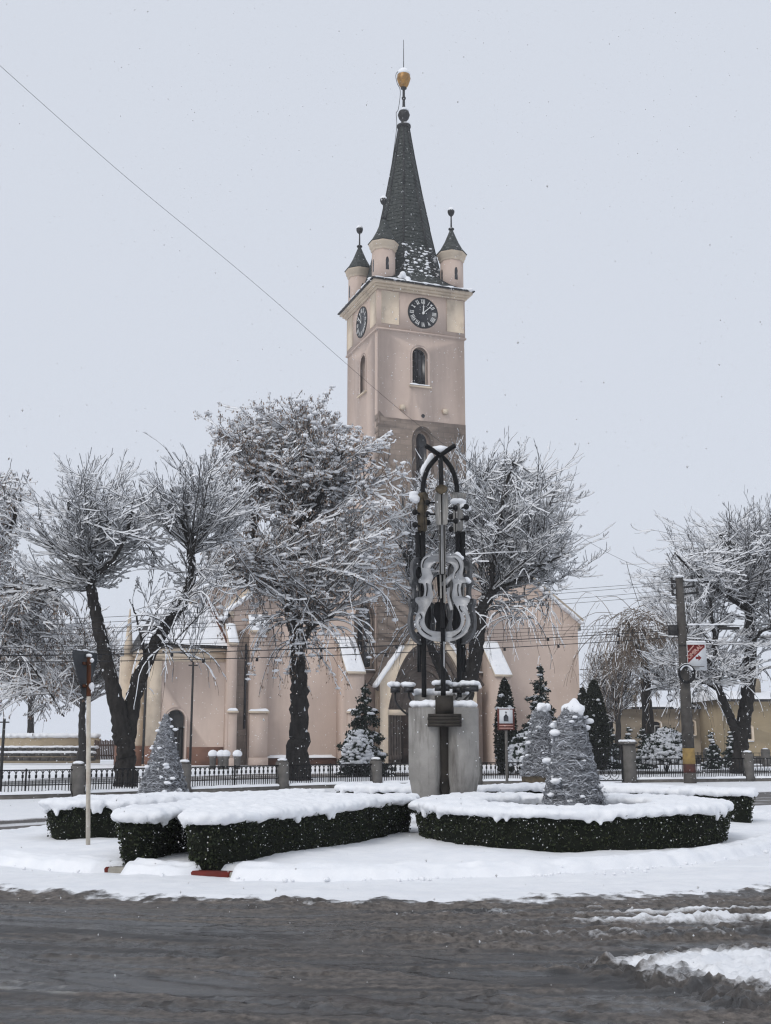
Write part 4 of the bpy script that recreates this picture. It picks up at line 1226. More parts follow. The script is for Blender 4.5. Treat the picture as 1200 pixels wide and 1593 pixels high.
def hedge(label, loop, hole=None, z0=0.09, z1=0.66, snow_t=0.095, seed=0, dens=800, lean=0.10, round_=2):
    r = np.random.default_rng(seed)
    L = np.asarray(loop, float)
    for _ in range(round_):           # soften the corners
        L = np.stack([0.75 * L + 0.25 * np.roll(L, -1, 0), 0.25 * L + 0.75 * np.roll(L, -1, 0)], 1).reshape(-1, 2)
    L = resample(L, 0.08)
    c = L.mean(0)
    h = thing('hedge', label, 'hedge', (c[0], c[1], 0), 0, 'clipped boxwood hedges on the roundabout island')
    L = L - c
    loops = [(L, 1)]
    H = None
    if hole is not None:
        H = resample(np.asarray(hole, float), 0.08) - c
        loops.append((H, -1))
    body, leaf = MB(), MB()
    for P, sgn in loops:
        n = len(P)
        rows = []
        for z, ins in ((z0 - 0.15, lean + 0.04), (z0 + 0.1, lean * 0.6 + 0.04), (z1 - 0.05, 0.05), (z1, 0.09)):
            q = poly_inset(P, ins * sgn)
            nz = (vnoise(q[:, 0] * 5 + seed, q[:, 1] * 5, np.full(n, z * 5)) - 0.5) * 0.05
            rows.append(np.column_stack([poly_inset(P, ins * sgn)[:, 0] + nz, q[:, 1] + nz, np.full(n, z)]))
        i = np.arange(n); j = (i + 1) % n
        body.add(np.concatenate(rows), np.concatenate([np.stack([k * n + i, k * n + j, (k + 1) * n + j, (k + 1) * n + i], 1) for k in range(3)]))
        # leaves over the clipped face
        per = np.linalg.norm(np.roll(P, -1, 0) - P, axis=1).sum()
        m = int(per * (z1 - z0) * dens)
        if sgn < 0:
            m //= 3
        k = r.integers(0, n, m); t = r.random(m)[:, None]
        zz = z0 + (z1 + 0.03 - z0) * r.random(m)
        ins = lean * (1 - (zz - z0) / (z1 - z0)) - 0.012 + 0.05 * r.random(m) - 0.03 * (fbm(P[k, 0] * 6, P[k, 1] * 6, zz * 6, seed=seed, octaves=2) - 0.3)
        base = P[k] * (1 - t) + np.roll(P, -1, 0)[k] * t
        T_ = np.roll(P, -1, 0)[k] - P[k]; T_ /= np.linalg.norm(T_, axis=1)[:, None] + 1e-9
        ar = np.sum(P[:, 0] * np.roll(P[:, 1], -1) - np.roll(P[:, 0], -1) * P[:, 1])
        N_ = np.stack([-T_[:, 1], T_[:, 0]], 1) * (1 if ar > 0 else -1) * sgn
        C = np.column_stack([base + N_ * ins[:, None], zz])
        add_leaves(leaf, C, 0.018 + 0.014 * r.random(m), r)
    m = int(sum(np.linalg.norm(np.roll(P, -1, 0) - P, axis=1).sum() for P, _ in loops[:1]) * 60)
    k = r.integers(0, len(L), m)
    C = np.column_stack([poly_inset(L, -0.012)[k] + r.normal(0, 0.02, (m, 2)), z0 + 0.03 + (z1 - z0) * r.random(m) ** 0.7])
    sift = MB(); add_leaves(sift, C, 0.006 + 0.014 * r.random(m) ** 3, r, aspect=1.2)
    sift.build('sifted_snow', M['twig_snow'], h, kind='stuff')
    # flat top of the core
    mtri = MB()
    top = [tuple(p) for p in poly_inset(L, 0.09)]
    hol = [[tuple(p) for p in poly_inset(H, -0.09)]] if H is not None else []
    mtri.plate(top, hol, 0, 0.002, T=lambda V: np.stack([V[:, 0], V[:, 2], z1 - 0.001 + 0 * V[:, 1]], 1))
    body.add(np.concatenate(mtri.V), *[f for f in mtri.F if f.shape[1] == 3])
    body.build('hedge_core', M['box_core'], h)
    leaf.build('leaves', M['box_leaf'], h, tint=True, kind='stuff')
    # snow load: a lumpy slab with sagging lips
    lo, hi = L.min(0) - 0.1, L.max(0) + 0.1
    st = 0.10
    gx, gy = np.meshgrid(np.arange(lo[0], hi[0], st), np.arange(lo[1], hi[1], st))
    G = np.column_stack([gx.ravel(), gy.ravel()]) + r.normal(0, 0.025, (gx.size, 2))
    ok = pts_in_poly(G, poly_inset(L, 0.02))
    if H is not None:
        ok &= ~pts_in_poly(G, poly_inset(H, 0.02))
    G = G[ok]
    sz = 0.075 + 0.045 * r.random(len(G))
    big = fbm(G[:, 0] * 1.6, G[:, 1] * 1.6, seed=seed + 3)
    C = [np.column_stack([G, z1 + snow_t * (0.1 + 0.9 * big)])]
    S = [np.column_stack([sz * 1.25, sz * 1.25, snow_t * (0.55 + 0.35 * r.random(len(G)))])]
    for P, sgn in loops:
        Q = resample(P, 0.05)
        n = len(Q)
        q = poly_inset(Q, (0.02) * sgn) + r.normal(0, 0.018, (n, 2))
        hang = vnoise(Q[:, 0] * 2.6, Q[:, 1] * 2.6, seed=seed + 9) * 0.55 + 0.25 * vnoise(Q[:, 0] * 8, Q[:, 1] * 8, seed=seed + 10) + 0.2 * r.random(n)
        have = vnoise(Q[:, 0] * 3.3, Q[:, 1] * 3.3, seed=seed + 19) > 0.2
        C.append(np.column_stack([q, z1 + 0.06 - 0.045 * hang])); S.append(np.column_stack([0.05 + 0.03 * r.random(n), 0.05 + 0.03 * r.random(n), 0.04 + 0.05 * hang]))
        C[-1], S[-1] = C[-1][have], S[-1][have]
        k = (hang > 0.62) & (r.random(n) < 0.22)
        C.append(np.column_stack([poly_inset(Q, -0.005 * sgn), z1 + 0.0 - 0.09 * (hang - 0.3)])[k]); S.append(np.column_stack([0.03 + 0.02 * r.random(n), 0.03 + 0.02 * r.random(n), 0.05 + 0.045 * r.random(n)])[k])
    blob_snow('hedge_snow', np.concatenate(C), np.concatenate(S), h, voxel=0.027, smooth_it=5, grain=0.03)
    return h


def add_leaves(mb, C, s, r, flat=0.0, aspect=1.5, hang=None, tint=None):
    """One bent quad per leaf."""
    m = len(C)
    a = r.normal(size=(m, 3)); a /= np.linalg.norm(a, axis=1)[:, None]
    if hang is not None:
        a = a * (1 - hang) + np.array([0, 0, -1.0]) * hang
        a /= np.linalg.norm(a, axis=1)[:, None]
    b = r.normal(size=(m, 3)); b -= a * np.sum(a * b, 1)[:, None]; b /= np.linalg.norm(b, axis=1)[:, None]
    s = np.broadcast_to(np.asarray(s, float), (m,))[:, None]
    V = np.stack([C - a * s * aspect * 0.5 * (0 if hang is not None else 1), C + b * s * 0.5 + a * s * aspect * (0.5 if hang is not None else 0), C + a * s * aspect * (1 if hang is not None else 0.5), C - b * s * 0.5 + a * s * aspect * (0.5 if hang is not None else 0)], 1).reshape(-1, 3)
    F = np.arange(4 * m).reshape(m, 4)
    t = np.repeat(r.random(m) ** 1.6, 4) if tint is None else np.repeat(np.broadcast_to(tint, (m,)), 4)
    mb.add(V, F, tint=t)


def circle_loop(c, r, n=64):
    return [(c[0] + r * math.cos(t), c[1] + r * math.sin(t)) for t in np.linspace(0, 2 * PI, n, endpoint=False)]


RING_C = (2.80, 18.15)
hedge('round boxwood hedge ring capped with snow around the taller tinsel cone', circle_loop(RING_C, 2.36), circle_loop(RING_C, 1.42), z1=0.585, seed=1)
hedge('wide dark hedge with zigzag front below snow, left of the concrete pedestal',
      [(-3.36, 14.45), (-2.95, 14.3), (-2.72, 14.6), (-2.50, 16.2), (-2.42, 14.1), (-2.2, 13.85), (-1.85, 13.95), (-0.5, 16.7), (0.5, 18.9), (0.42, 19.5), (-0.6, 19.4), (-1.6, 18.9), (-2.7, 17.6), (-3.25, 16.0)], z1=0.63, seed=2, round_=2)
hedge('snow capped hedge with rounded end behind the slim yield sign post',
      [(-5.2, 17.9), (-4.75, 17.55), (-3.9, 17.75), (-3.0, 18.4), (-1.8, 19.8), (-0.85, 21.2), (-1.4, 21.7), (-3.0, 20.4), (-4.3, 19.2), (-5.1, 18.6)], z1=0.60, seed=3, dens=600)
hedge('short snow covered hedge strip just left behind the concrete pedestal', [(-1.1, 24.2), (0.3, 23.4), (1.0, 23.6), (1.0, 24.2), (0.2, 24.6), (-0.9, 25.0)], z1=0.58, seed=4, dens=500)
hedge('low hedge strip under snow between the pedestal and the smaller tinsel cone', [(1.9, 23.6), (3.9, 24.2), (3.9, 24.8), (1.9, 24.3)], z1=0.58, seed=5, dens=500)
hedge('square ended hedge reaching to the road on the right of the ring hedge', [(3.4, 23.0), (5.0, 21.8), (6.35, 20.7), (6.62, 21.2), (6.5, 21.9), (5.2, 22.9), (3.6, 23.9)], z1=0.62, seed=6, dens=600)


# ------------------------------------------------------------------ tinsel cones
def tinsel_cone(label, loc, Hh, R0, R1, n, cap, seed, snow_n=30, bottom=None):
    r = np.random.default_rng(seed)
    t_ = thing('tinsel_cone', label, 'decoration', loc, 0, 'silver tinsel cones')
    prof = lambda z: (R0 + (R1 - R0) * (z / Hh) ** 0.9) * (1 - 0.45 * sstep(0.9, 1.0, z / Hh))
    zz = np.linspace(0, Hh, 12)
    MB().lathe([(max(0.02, float(prof(z)) - 0.05), z) for z in zz], n=20).build('cone_frame', M['tinsel_core'], t_)
    # wound garland: short bent strips lying round the cone
    z = r.random(n) ** 1.15 * Hh
    th = r.random(n) * 2 * PI
    wrap = 0.05 * np.sin((z / Hh * 13 + th / (2 * PI)) * 2 * PI)
    rad = prof(z) - 0.01 + 0.05 * r.random(n) + 0.7 * wrap * prof(z)
    L = 0.05 + 0.11 * r.random(n)
    tilt = r.normal(0, 0.55, n)
    rad_d = np.stack([np.cos(th), np.sin(th), np.zeros(n)], 1)
    tan = np.stack([-np.sin(th), np.cos(th), np.zeros(n)], 1) * np.cos(tilt)[:, None] + np.array([0, 0, 1.0]) * np.sin(tilt)[:, None]
    C = rad_d * rad[:, None]; C[:, 2] = z
    out = rad_d * 0.5 + r.normal(0, 0.5, (n, 3)); 
    w = np.cross(tan, out); w /= np.linalg.norm(w, axis=1)[:, None]
    w *= (0.003 + 0.006 * r.random(n))[:, None]
    mid = C + rad_d * (0.02 * r.random(n))[:, None]
    a, b = C - tan * L[:, None] / 2, C + tan * L[:, None] / 2 - rad_d * (0.03 * r.random(n))[:, None]
    V = np.stack([a - w, a + w, mid + w, mid - w, b + w, b - w], 1).reshape(-1, 3)
    k = np.arange(n)[:, None] * 6
    F = np.concatenate([k + np.array([[0, 1, 2, 3]]), k + np.array([[3, 2, 4, 5]])])
    MB().add(V, F, tint=np.repeat(np.clip(r.random(n) ** 2.6 * 1.2 + 0.15 * (wrap > 0.02), 0, 1), 6)).build('tinsel_wrap', M['tinsel'], t_, tint=True, kind='stuff')
    C, S = [], []
    for q in range(snow_n * 2):
        z = Hh * r.random() ** 1.2 * 0.93; a_ = r.random() * 2 * PI
        rr = float(prof(z)) + 0.03
        k_ = 1 + int(3 * r.random())
        for _ in range(k_):
            C.append((rr * math.cos(a_) + 0.05 * r.normal(), rr * math.sin(a_) + 0.05 * r.normal(), z + 0.05 * r.normal())); s_ = 0.014 + 0.05 * r.random() ** 2.5; S.append((s_ * 1.5, s_ * 1.5, s_ * 0.8))
    V, F = balls(C, S, ICO1, 0.35, r)
    MB().add(V, F).build('clinging_snow', M['snow'], t_, smooth=True, kind='stuff')
    if cap:
        P = r.normal(0, cap * 0.42, (18, 3)); P[:, 2] = Hh - 0.02 + P[:, 2] * 0.55
        P[:, 0] += 0.02
        blob_snow('snow_cap', P, cap * (0.3 + 0.35 * r.random(18)), t_, 0.025, grain=0.03)
    if bottom:
        MB().lathe([(R0 * 0.9, -bottom), (R0 * 0.95, 0.02)], n=20).build('basket', M['violin_wood'], t_)
    return t_


tinsel_cone('taller silver tinsel cone with a thick snow cap inside the ring hedge', (2.88, 18.25, 0.10), 1.96, 0.58, 0.13, 20000, 0.155, 1, 40)
p_ = at(845, 1217, 34.5)
tinsel_cone('smaller silver tinsel cone on a brown basket behind the taller one', (p_[0], 34.5, p_[2] + 0.18), 1.95, 0.66, 0.2, 7000, 0.2, 2, 22, bottom=0.28)
tinsel_cone('pointed silver tinsel cone by the fence in front of the arched door', (at(257, 1150, 31.6)[0], 31.6, 0.05), 2.18, 0.70, 0.04, 9000, 0, 3, 34)


# ------------------------------------------------------------------ concrete pedestal and violin sculpture
SX, SY = at(689, 1150, 21.0)[0], 21.0


def sculpture():
    ped = thing('pedestal', 'weathered concrete pedestal of three upright slabs with a dark wet channel', 'pedestal', (SX, SY, 0))
    zb, zt = 0.52, at(640, 1101, 20.6)[2]
    def slab(ang, width, thick, z0, z1, off, name='concrete_slab', sh=0.0):
        n = np.array([math.cos(ang), math.sin(ang)]); t = np.array([-n[1], n[0]])
        rows = []
        for k, z in enumerate(np.linspace(z0, z1, 8)):
            q = 0.10 * max(0, (0.28 - k / 7) / 0.28)         # foot tucks in
            w = width / 2 - 0.5 * q
            for a, b in ((-w, off - q), (-w * 0.82, off + 0.06 - q), (w * 0.82, off + 0.06 - q), (w, off - q), (w, off - thick), (-w, off - thick)):
                rows.append((*(n * b + t * (a + sh)), z))
        F = [[k * 6 + i, k * 6 + (i + 1) % 6, (k + 1) * 6 + (i + 1) % 6, (k + 1) * 6 + i] for k in range(7) for i in range(6)]
        m_ = MB().add(rows, F)
        m_.add([rows[-6 + i] for i in range(6)], [[0, 1, 2, 3], [3, 4, 5, 0]])
        m_.add([rows[i] for i in range(6)], [[3, 2, 1, 0], [0, 5, 4, 3]])
        return m_.build(name, M['concrete'], ped)
    A = math.radians
    for ang, z1, w, sh in ((A(-115), zt, 0.54, -0.12), (A(-65), zt + 0.0, 0.54, 0.12), (A(90), zt + 0.24, 0.98, 0)):
        s_ = slab(ang, w, 0.22, zb, z1, 0.62 if ang < 0 else 0.5, sh=sh)
        n = np.array([math.cos(ang), math.sin(ang)]); t = np.array([-n[1], n[0]])
        k = 40
        a, b = (RNG.random(k) - 0.5) * (w - 0.06) + sh, 0.58 - 0.2 * RNG.random(k)
        P = np.column_stack([n[0] * b + t[0] * a, n[1] * b + t[1] * a, np.full(k, z1 + 0.045) + 0.02 * RNG.random(k)])
        blob_snow('slab_snow', P, np.column_stack([np.full(k, 0.085), np.full(k, 0.085), 0.05 + 0.03 * RNG.random(k)]), s_, 0.02)
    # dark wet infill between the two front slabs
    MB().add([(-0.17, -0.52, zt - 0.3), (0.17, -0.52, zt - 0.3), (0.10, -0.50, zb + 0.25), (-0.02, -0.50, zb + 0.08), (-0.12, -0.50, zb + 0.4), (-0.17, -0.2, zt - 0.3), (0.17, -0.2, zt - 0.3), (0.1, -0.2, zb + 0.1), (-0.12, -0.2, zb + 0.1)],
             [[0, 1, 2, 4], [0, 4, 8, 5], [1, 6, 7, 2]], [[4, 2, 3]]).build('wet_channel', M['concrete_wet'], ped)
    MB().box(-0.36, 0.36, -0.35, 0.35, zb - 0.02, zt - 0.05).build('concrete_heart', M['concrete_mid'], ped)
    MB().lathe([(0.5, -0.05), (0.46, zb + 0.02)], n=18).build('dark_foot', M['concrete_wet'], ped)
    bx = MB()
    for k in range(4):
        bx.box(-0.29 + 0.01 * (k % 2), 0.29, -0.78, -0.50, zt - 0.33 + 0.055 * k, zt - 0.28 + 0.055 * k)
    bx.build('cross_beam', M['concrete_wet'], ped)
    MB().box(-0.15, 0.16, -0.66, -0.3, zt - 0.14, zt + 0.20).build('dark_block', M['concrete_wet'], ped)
    k = 34
    P = np.column_stack([0.05 + (RNG.random(k) - 0.5) * 0.25, -0.42 + 0.1 * RNG.random(k), zt + 0.26 + 0.02 * RNG.random(k)])

    # ---- the sculpture itself: three tubes with three cut steel violins
    sc = thing('violin_sculpture', 'black steel violin sculpture with three cut out violins on crossing tubes', 'sculpture', (SX, SY, 0))
    W = lambda px, py: at(px, py, 20.6)
    def z_of(py):
        return at(689, py, 20.6)[2]
    base = zt + 0.2
    PX = 20.6 / 1800 / math.cos(PITCH)        # metres per pixel there, roughly
    # front violin outline traced in plan units: x in pixels from the neck axis, y in picture rows
    s = 1 / 6.37
    half = [(0, 130), (80, 133), (150, 150), (195, 190), (212, 240), (208, 300), (200, 350), (218, 378), (232, 392), (232, 425), (195, 430), (181, 470), (180, 510), (190, 555), (215, 572), (262, 575), (266, 612), (240, 645), (238, 690), (262, 750), (270, 815), (252, 885), (205, 950), (110, 998), (0, 1010)]
    inner = [(0, 222), (60, 225), (100, 250), (118, 290), (105, 330), (92, 360), (98, 400), (108, 440), (100, 500), (92, 560), (110, 620), (150, 690), (172, 750), (178, 810), (155, 870), (100, 902), (0, 910)]
    yy = lambda zy: z_of(840 + zy * s)
    xx = lambda zx: zx * s * 0.01158
    def loop(hf):
        R_ = [(xx(a), yy(b)) for a, b in hf]
        L_ = [(-p[0], p[1]) for p in R_[1:-1]][::-1]
        return R_ + L_
    def dense(lp):
        return [tuple(p) for p in catmull(lp, 3, closed=True)]
    def slot(pts, w=11):
        P = catmull(np.array(pts, float), 5)
        T_ = np.gradient(P, axis=0); T_ /= np.linalg.norm(T_, axis=1)[:, None]
        N_ = np.stack([-T_[:, 1], T_[:, 0]], 1) * w / 2
        Q = np.concatenate([P + N_, (P - N_)[::-1]])
        return [(xx(a), yy(b)) for a, b in Q]
    slots = [slot([(-95, 155), (-165, 190), (-190, 240), (-190, 280)]), slot([(105, 172), (155, 215), (168, 280), (130, 335), (125, 385)]),
             slot([(-155, 430), (-150, 490), (-160, 560)], 13), slot([(155, 440), (150, 500), (158, 560)], 11),
             slot([(-225, 730), (-205, 768), (-232, 815), (-195, 900), (-110, 958)], 13), slot([(165, 652), (170, 690), (212, 745), (217, 820), (175, 912), (92, 970)], 13)]
    rho = 0.37
    for k, ang in enumerate((A(-90), A(30), A(150))):
        ca, sa = math.cos(ang), math.sin(ang)
        # local: x along the plate, y outward(-) .. ; the plate faces the direction ang
        def T(V, ca=ca, sa=sa, r0=rho):
            d = r0 - V[:, 1]
            return np.stack([d * ca + V[:, 0] * -sa, d * sa + V[:, 0] * ca, V[:, 2]], 1)
        pl = MB().plate(dense(loop(half)), [dense(loop(inner))] + slots, -0.07, -0.045, T=T).build('violin_plate', M['steel_plate'] if k == 0 else M['steel_dark'], sc)
        MB().plate([(xx(a * 0.94), b) for a, b in []] or dense(loop([(a * 1.0, b) for a, b in half])), [dense(loop([(a * 0.93 if a else 0, b + (8 if b < 500 else -8)) for a, b in half]))], -0.045, -0.012, T=T).build('rib_band', M['steel_dark'], pl)
        # crossed bow bits and bridge inside the hole
        br = MB()
        br.plate([(xx(-110), yy(300)), (xx(20), yy(290)), (xx(20), yy(312)), (xx(-110), yy(325))], [], -0.05, 0.0, T=T)
        br.plate([(xx(-25), yy(440)), (xx(100), yy(330)), (xx(120), yy(360)), (xx(20), yy(470))], [], -0.068, -0.046, T=T)
        br.plate([(xx(40), yy(480)), (xx(75), yy(470)), (xx(70), yy(560)), (xx(105), yy(690)), (xx(75), yy(700)), (xx(45), yy(590))], [], -0.068, -0.046, T=T)
        br.build('bridge_piece', M['steel_plate'] if k == 0 else M['steel_dark'], pl)
        blk = MB()
        blk.plate([(xx(-75), yy(620)), (xx(20), yy(600)), (xx(40), yy(760)), (xx(60), yy(800)), (xx(20), yy(905)), (xx(-70), yy(905)), (xx(-60), yy(800)), (xx(-90), yy(740))], [], 0.02, 0.08, T=T)
        blk.plate([(xx(-55), yy(340)), (xx(40), yy(340)), (xx(50), yy(500)), (xx(-40), yy(560))], [], 0.02, 0.07, T=T)
        blk.build('sound_box', M['black_iron'], pl)
        # tube: rises, then bends over the axis and out on the far side
        zc = z_of(766)
        ax = [(rho, base), (rho, z_of(1000)), (rho, z_of(900)), (rho, zc), (rho * 0.97, z_of(742)), (rho * 0.72, z_of(720)), (rho * 0.3, z_of(706)), (-rho * 0.08, z_of(699)), (-rho * 0.55, z_of(692)), (-rho * 0.86, z_of(688))]
        lat = [0.0, 0, 0, 0, 0, 0, 0, 0.0, 0, 0]
        P = catmull([(d * ca, d * sa, z + (0.0 if k != 0 else -0.06 * (d < 0.2))) for d, z in ax], 6)
        if k == 0:
            P = P[:int(len(P) * 0.86)]
        MB().tube(P, 0.045, 10).build('steel_tube', M['black_iron'], sc, smooth=True)
        # scroll, pegbox, pegs, neck, strings, tailpiece
        m_box = M['neck_grey'] if k == 0 else (M['violin_wood'] if k == 2 else M['neck_grey'])
        pb = MB()
        z0_, z1_ = z_of(818), z_of(768)
        for sx in (-1, 1):
            bw = 1.0 if k == 0 else 0.72
            pb.plate([(sx * 0.012, z0_ - 0.02), (sx * 0.10 * bw, z0_ + 0.03), (sx * 0.12 * bw, (z0_ + z1_) / 2), (sx * 0.115 * bw, z1_), (sx * 0.012, z1_ + 0.02)], [], -0.10 * bw, 0.04, T=T)
        po = pb.build('pegbox', m_box, sc)
        MB().plate([(0.10 * math.cos(t) * (1 + 0.2 * math.sin(3 * t)), z1_ + 0.06 + 0.09 * math.sin(t)) for t in np.linspace(0, 2 * PI, 14, endpoint=False)], [], -0.14, 0.06, T=T).build('scroll', M['violin_wood'] if k != 1 else M['neck_grey'], po)
        for q, (zz, side) in enumerate(((0.15, 1), (0.36, -1), (0.55, 1), (0.72, -1))):
            zq = z0_ + (z1_ - z0_) * zz
            a_, b_, c_, d_ = [T(np.array([[side * v, -0.03, zq]]))[0] for v in (0.05, 0.23, 0.21, 0.29)]
            MB().tube([a_, b_], 0.018, 6).tube([c_, (c_ + d_) / 2, d_], [0.03, 0.06, 0.045], 8).build('peg', M['black_iron'], po)
        nk = MB().plate([(-0.055, yy(340)), (0.055, yy(340)), (0.065, z0_), (-0.065, z0_)], [], -0.13, -0.075, T=T).build('fingerboard', M['neck_grey'] if k == 0 else M['black_iron'], sc)
        for q in (-0.036, -0.012, 0.012, 0.036):
            MB().plate([(q - 0.006, yy(345)), (q + 0.006, yy(345)), (q + 0.006, z0_), (q - 0.006, z0_)], [], -0.142, -0.131, T=T).build('string', M['steel_plate'] if abs(q) < 0.02 else M['black_iron'], nk)
        tp = MB()
        tp.plate([(-0.05, yy(350)), (-0.02, yy(350)), (-0.015, yy(580)), (-0.045, yy(585))], [], -0.11, -0.075, T=T)
        tp.plate([(0.015, yy(350)), (0.055, yy(350)), (0.06, yy(600)), (0.045, yy(630)), (0.015, yy(625))], [], -0.11, -0.075, T=T)
        tp.build('tailpiece', M['neck_grey'], sc)
        MB().plate([(-0.035, yy(1345)), (0.035, yy(1345)), (0.05, yy(900)), (-0.045, yy(790)), (0.05, yy(790))][:0] or [(-0.03, yy(1290)), (0.03, yy(1290)), (0.04, yy(880)), (-0.04, yy(880))], [], -0.12, -0.072, T=T).build('end_pin', M['black_iron'], sc)
        MB().plate([(0.0, yy(1250)), (0.022, yy(1280)), (0.03, yy(1012)), (0.0, yy(1012))], [], -0.128, -0.121, T=T).build('pin_strip', M['steel_plate'], sc)
    # snow lodged on it
    z_x = z_of(699)
    C = [(0.0, 0.0, z_x + 0.09), (-0.09, -0.02, z_x + 0.1), (0.09, 0, z_x + 0.1), (0.16, 0, z_x + 0.115), (-0.13, 0, z_x + 0.115), (0.0, 0, z_x + 0.13), (0.05, -0.03, z_x + 0.1)]
    S = [(0.1, 0.09, 0.07), (0.08, 0.08, 0.06), (0.08, 0.08, 0.06), (0.07, 0.06, 0.03), (0.06, 0.06, 0.035), (0.1, 0.08, 0.05), (0.08, 0.08, 0.06)]
    px = lambda x, y, dy=0.0: at(x, y, SY + dy) - np.array([SX, SY, 0])
    for t in np.linspace(0, 1, 7):
        C.append(px(658 + 13 * t, 733 - 22 * t, 0.2)); S.append((0.055, 0.06, 0.09))
    for x, y, w in ((710, 780, 0.12), (718, 780, 0.1), (714, 779, 0.1), (722, 789, 0.11), (728, 791, 0.08), (645, 775, 0.12), (644, 768, 0.1), (648, 780, 0.07), (668, 795, 0.06), (670, 797, 0.05)):
        C.append(px(x, y, 0.15)); S.append((w, 0.09, w * 0.55))
    for x, y, w in ((712, 863, 0.07), (718, 868, 0.06), (726, 902, 0.07), (730, 905, 0.05), (728, 930, 0.06), (725, 933, 0.05), (673, 887, 0.05)):
        C.append(px(x, y, -0.3)); S.append((w, 0.06, w * 0.8))
    blob_snow('lodged_snow', C, S, sc, 0.022, kind='stuff')
    # floodlights round the top of the pedestal, each with its cap of snow
    def flood(px_, py_, Y, w, label, arm):
        p = at(px_, py_, Y)
        f = thing('floodlight', label, 'lamp', p, 0, 'snow capped floodlights on the pedestal')
        MB().box(-w / 2, w / 2, -0.09, 0.09, -0.10, 0.0).build('lamp_housing', M['metal_dark'], f)
        MB().box(-w / 2 + 0.03, w / 2 - 0.03, -0.1, -0.091, -0.085, -0.015).build('lamp_glass', M['glass'], f)
        a = [np.array(q) for q in arm]
        MB().tube(catmull([(0, 0, -0.1)] + [tuple(q) for q in a], 4), 0.018, 6).build('bracket', M['metal_dark'], f)
        k = 12
        P = np.column_stack([(RNG.random(k) - 0.5) * w, (RNG.random(k) - 0.5) * 0.14, 0.035 + 0.02 * RNG.random(k)])
        blob_snow('snow_cap', P, np.column_stack([np.full(k, 0.07), np.full(k, 0.07), np.full(k, 0.05)]), f, 0.02)
    flood(688, 1066, 20.75, 0.26, 'snow capped floodlight in the middle of the pedestal top', [(0, 0, -0.22)])
    flood(714, 1069, 20.9, 0.22, 'small snow capped floodlight just right of the middle one', [(0, 0, -0.15), (-0.06, 0, -0.22)])
    flood(731, 1067, 20.8, 0.30, 'wide snow capped floodlight on the right end of the pedestal top', [(0, 0, -0.15), (-0.18, 0.1, -0.32)])
    flood(615, 1069, 21.2, 0.17, 'outermost small floodlight held out on the left by a thin bent arm', [(0.03, 0, -0.3), (0.25, 0, -0.5), (0.55, 0, -0.5)])
    flood(636, 1069, 21.2, 0.18, 'small floodlight on a thin arm between the pedestal and the outermost one', [(0.02, 0, -0.2), (0.14, 0, -0.36), (0.34, 0, -0.4)])


sculpture()


# ------------------------------------------------------------------ yield sign seen from behind
def yield_sign():
    p = ground_at(137, 1315, 0.15)
    t = thing('yield_sign', 'dark back of a triangular yield sign on a rusty cream post', 'road sign', p, math.radians(-50))
    t.rotation_euler = (Matrix.Rotation(math.radians(-2.6), 4, 'Y') @ Matrix.Rotation(math.radians(79), 4, 'Z')).to_euler()
    MB().tube([(0, 0, -0.15), (0.0, 0, 2.05)], 0.031, 12).build('post', M['pole_paint'], t, smooth=True)
    MB().tube([(0.0, 0, 2.05), (0.004, 0, 2.62)], 0.032, 12).build('rusty_post_top', M['rust'], t, smooth=True)
    s = 0.40
    tri = [(-s, 2.66), (s, 2.66), (s * 0.93, 2.58), (0.05, 2.04), (0, 2.02), (-0.05, 2.04), (-s * 0.93, 2.58)]
    MB().plate([(-s * 0.93, 2.69), (s * 0.93, 2.69), (s, 2.65), (s * 0.98, 2.58), (0.06, 2.05), (0, 2.02), (-0.06, 2.05), (-s * 0.98, 2.58), (-s, 2.65)], [], 0.05, 0.062).build('sign_plate', M['sign_back'], t)
    for z in (2.2, 2.52):
        MB().box(-0.1, 0.1, 0.032, 0.05, z - 0.02, z + 0.02).build('clamp', M['rust'], t)
    blob_snow('sign_snow', [(0, 0, 2.63), (0.0, -0.05, 2.56), (-0.01, -0.05, 2.2), (0, -0.05, 2.17), (0, 0.05, 2.71), (0.2, 0.05, 2.70), (-0.2, 0.05, 2.70)], [(0.05, 0.05, 0.03), (0.04, 0.03, 0.035), (0.045, 0.04, 0.05), (0.04, 0.03, 0.04), (0.12, 0.02, 0.015), (0.1, 0.02, 0.012), (0.1, 0.02, 0.012)], t, 0.012, kind='stuff')


yield_sign()


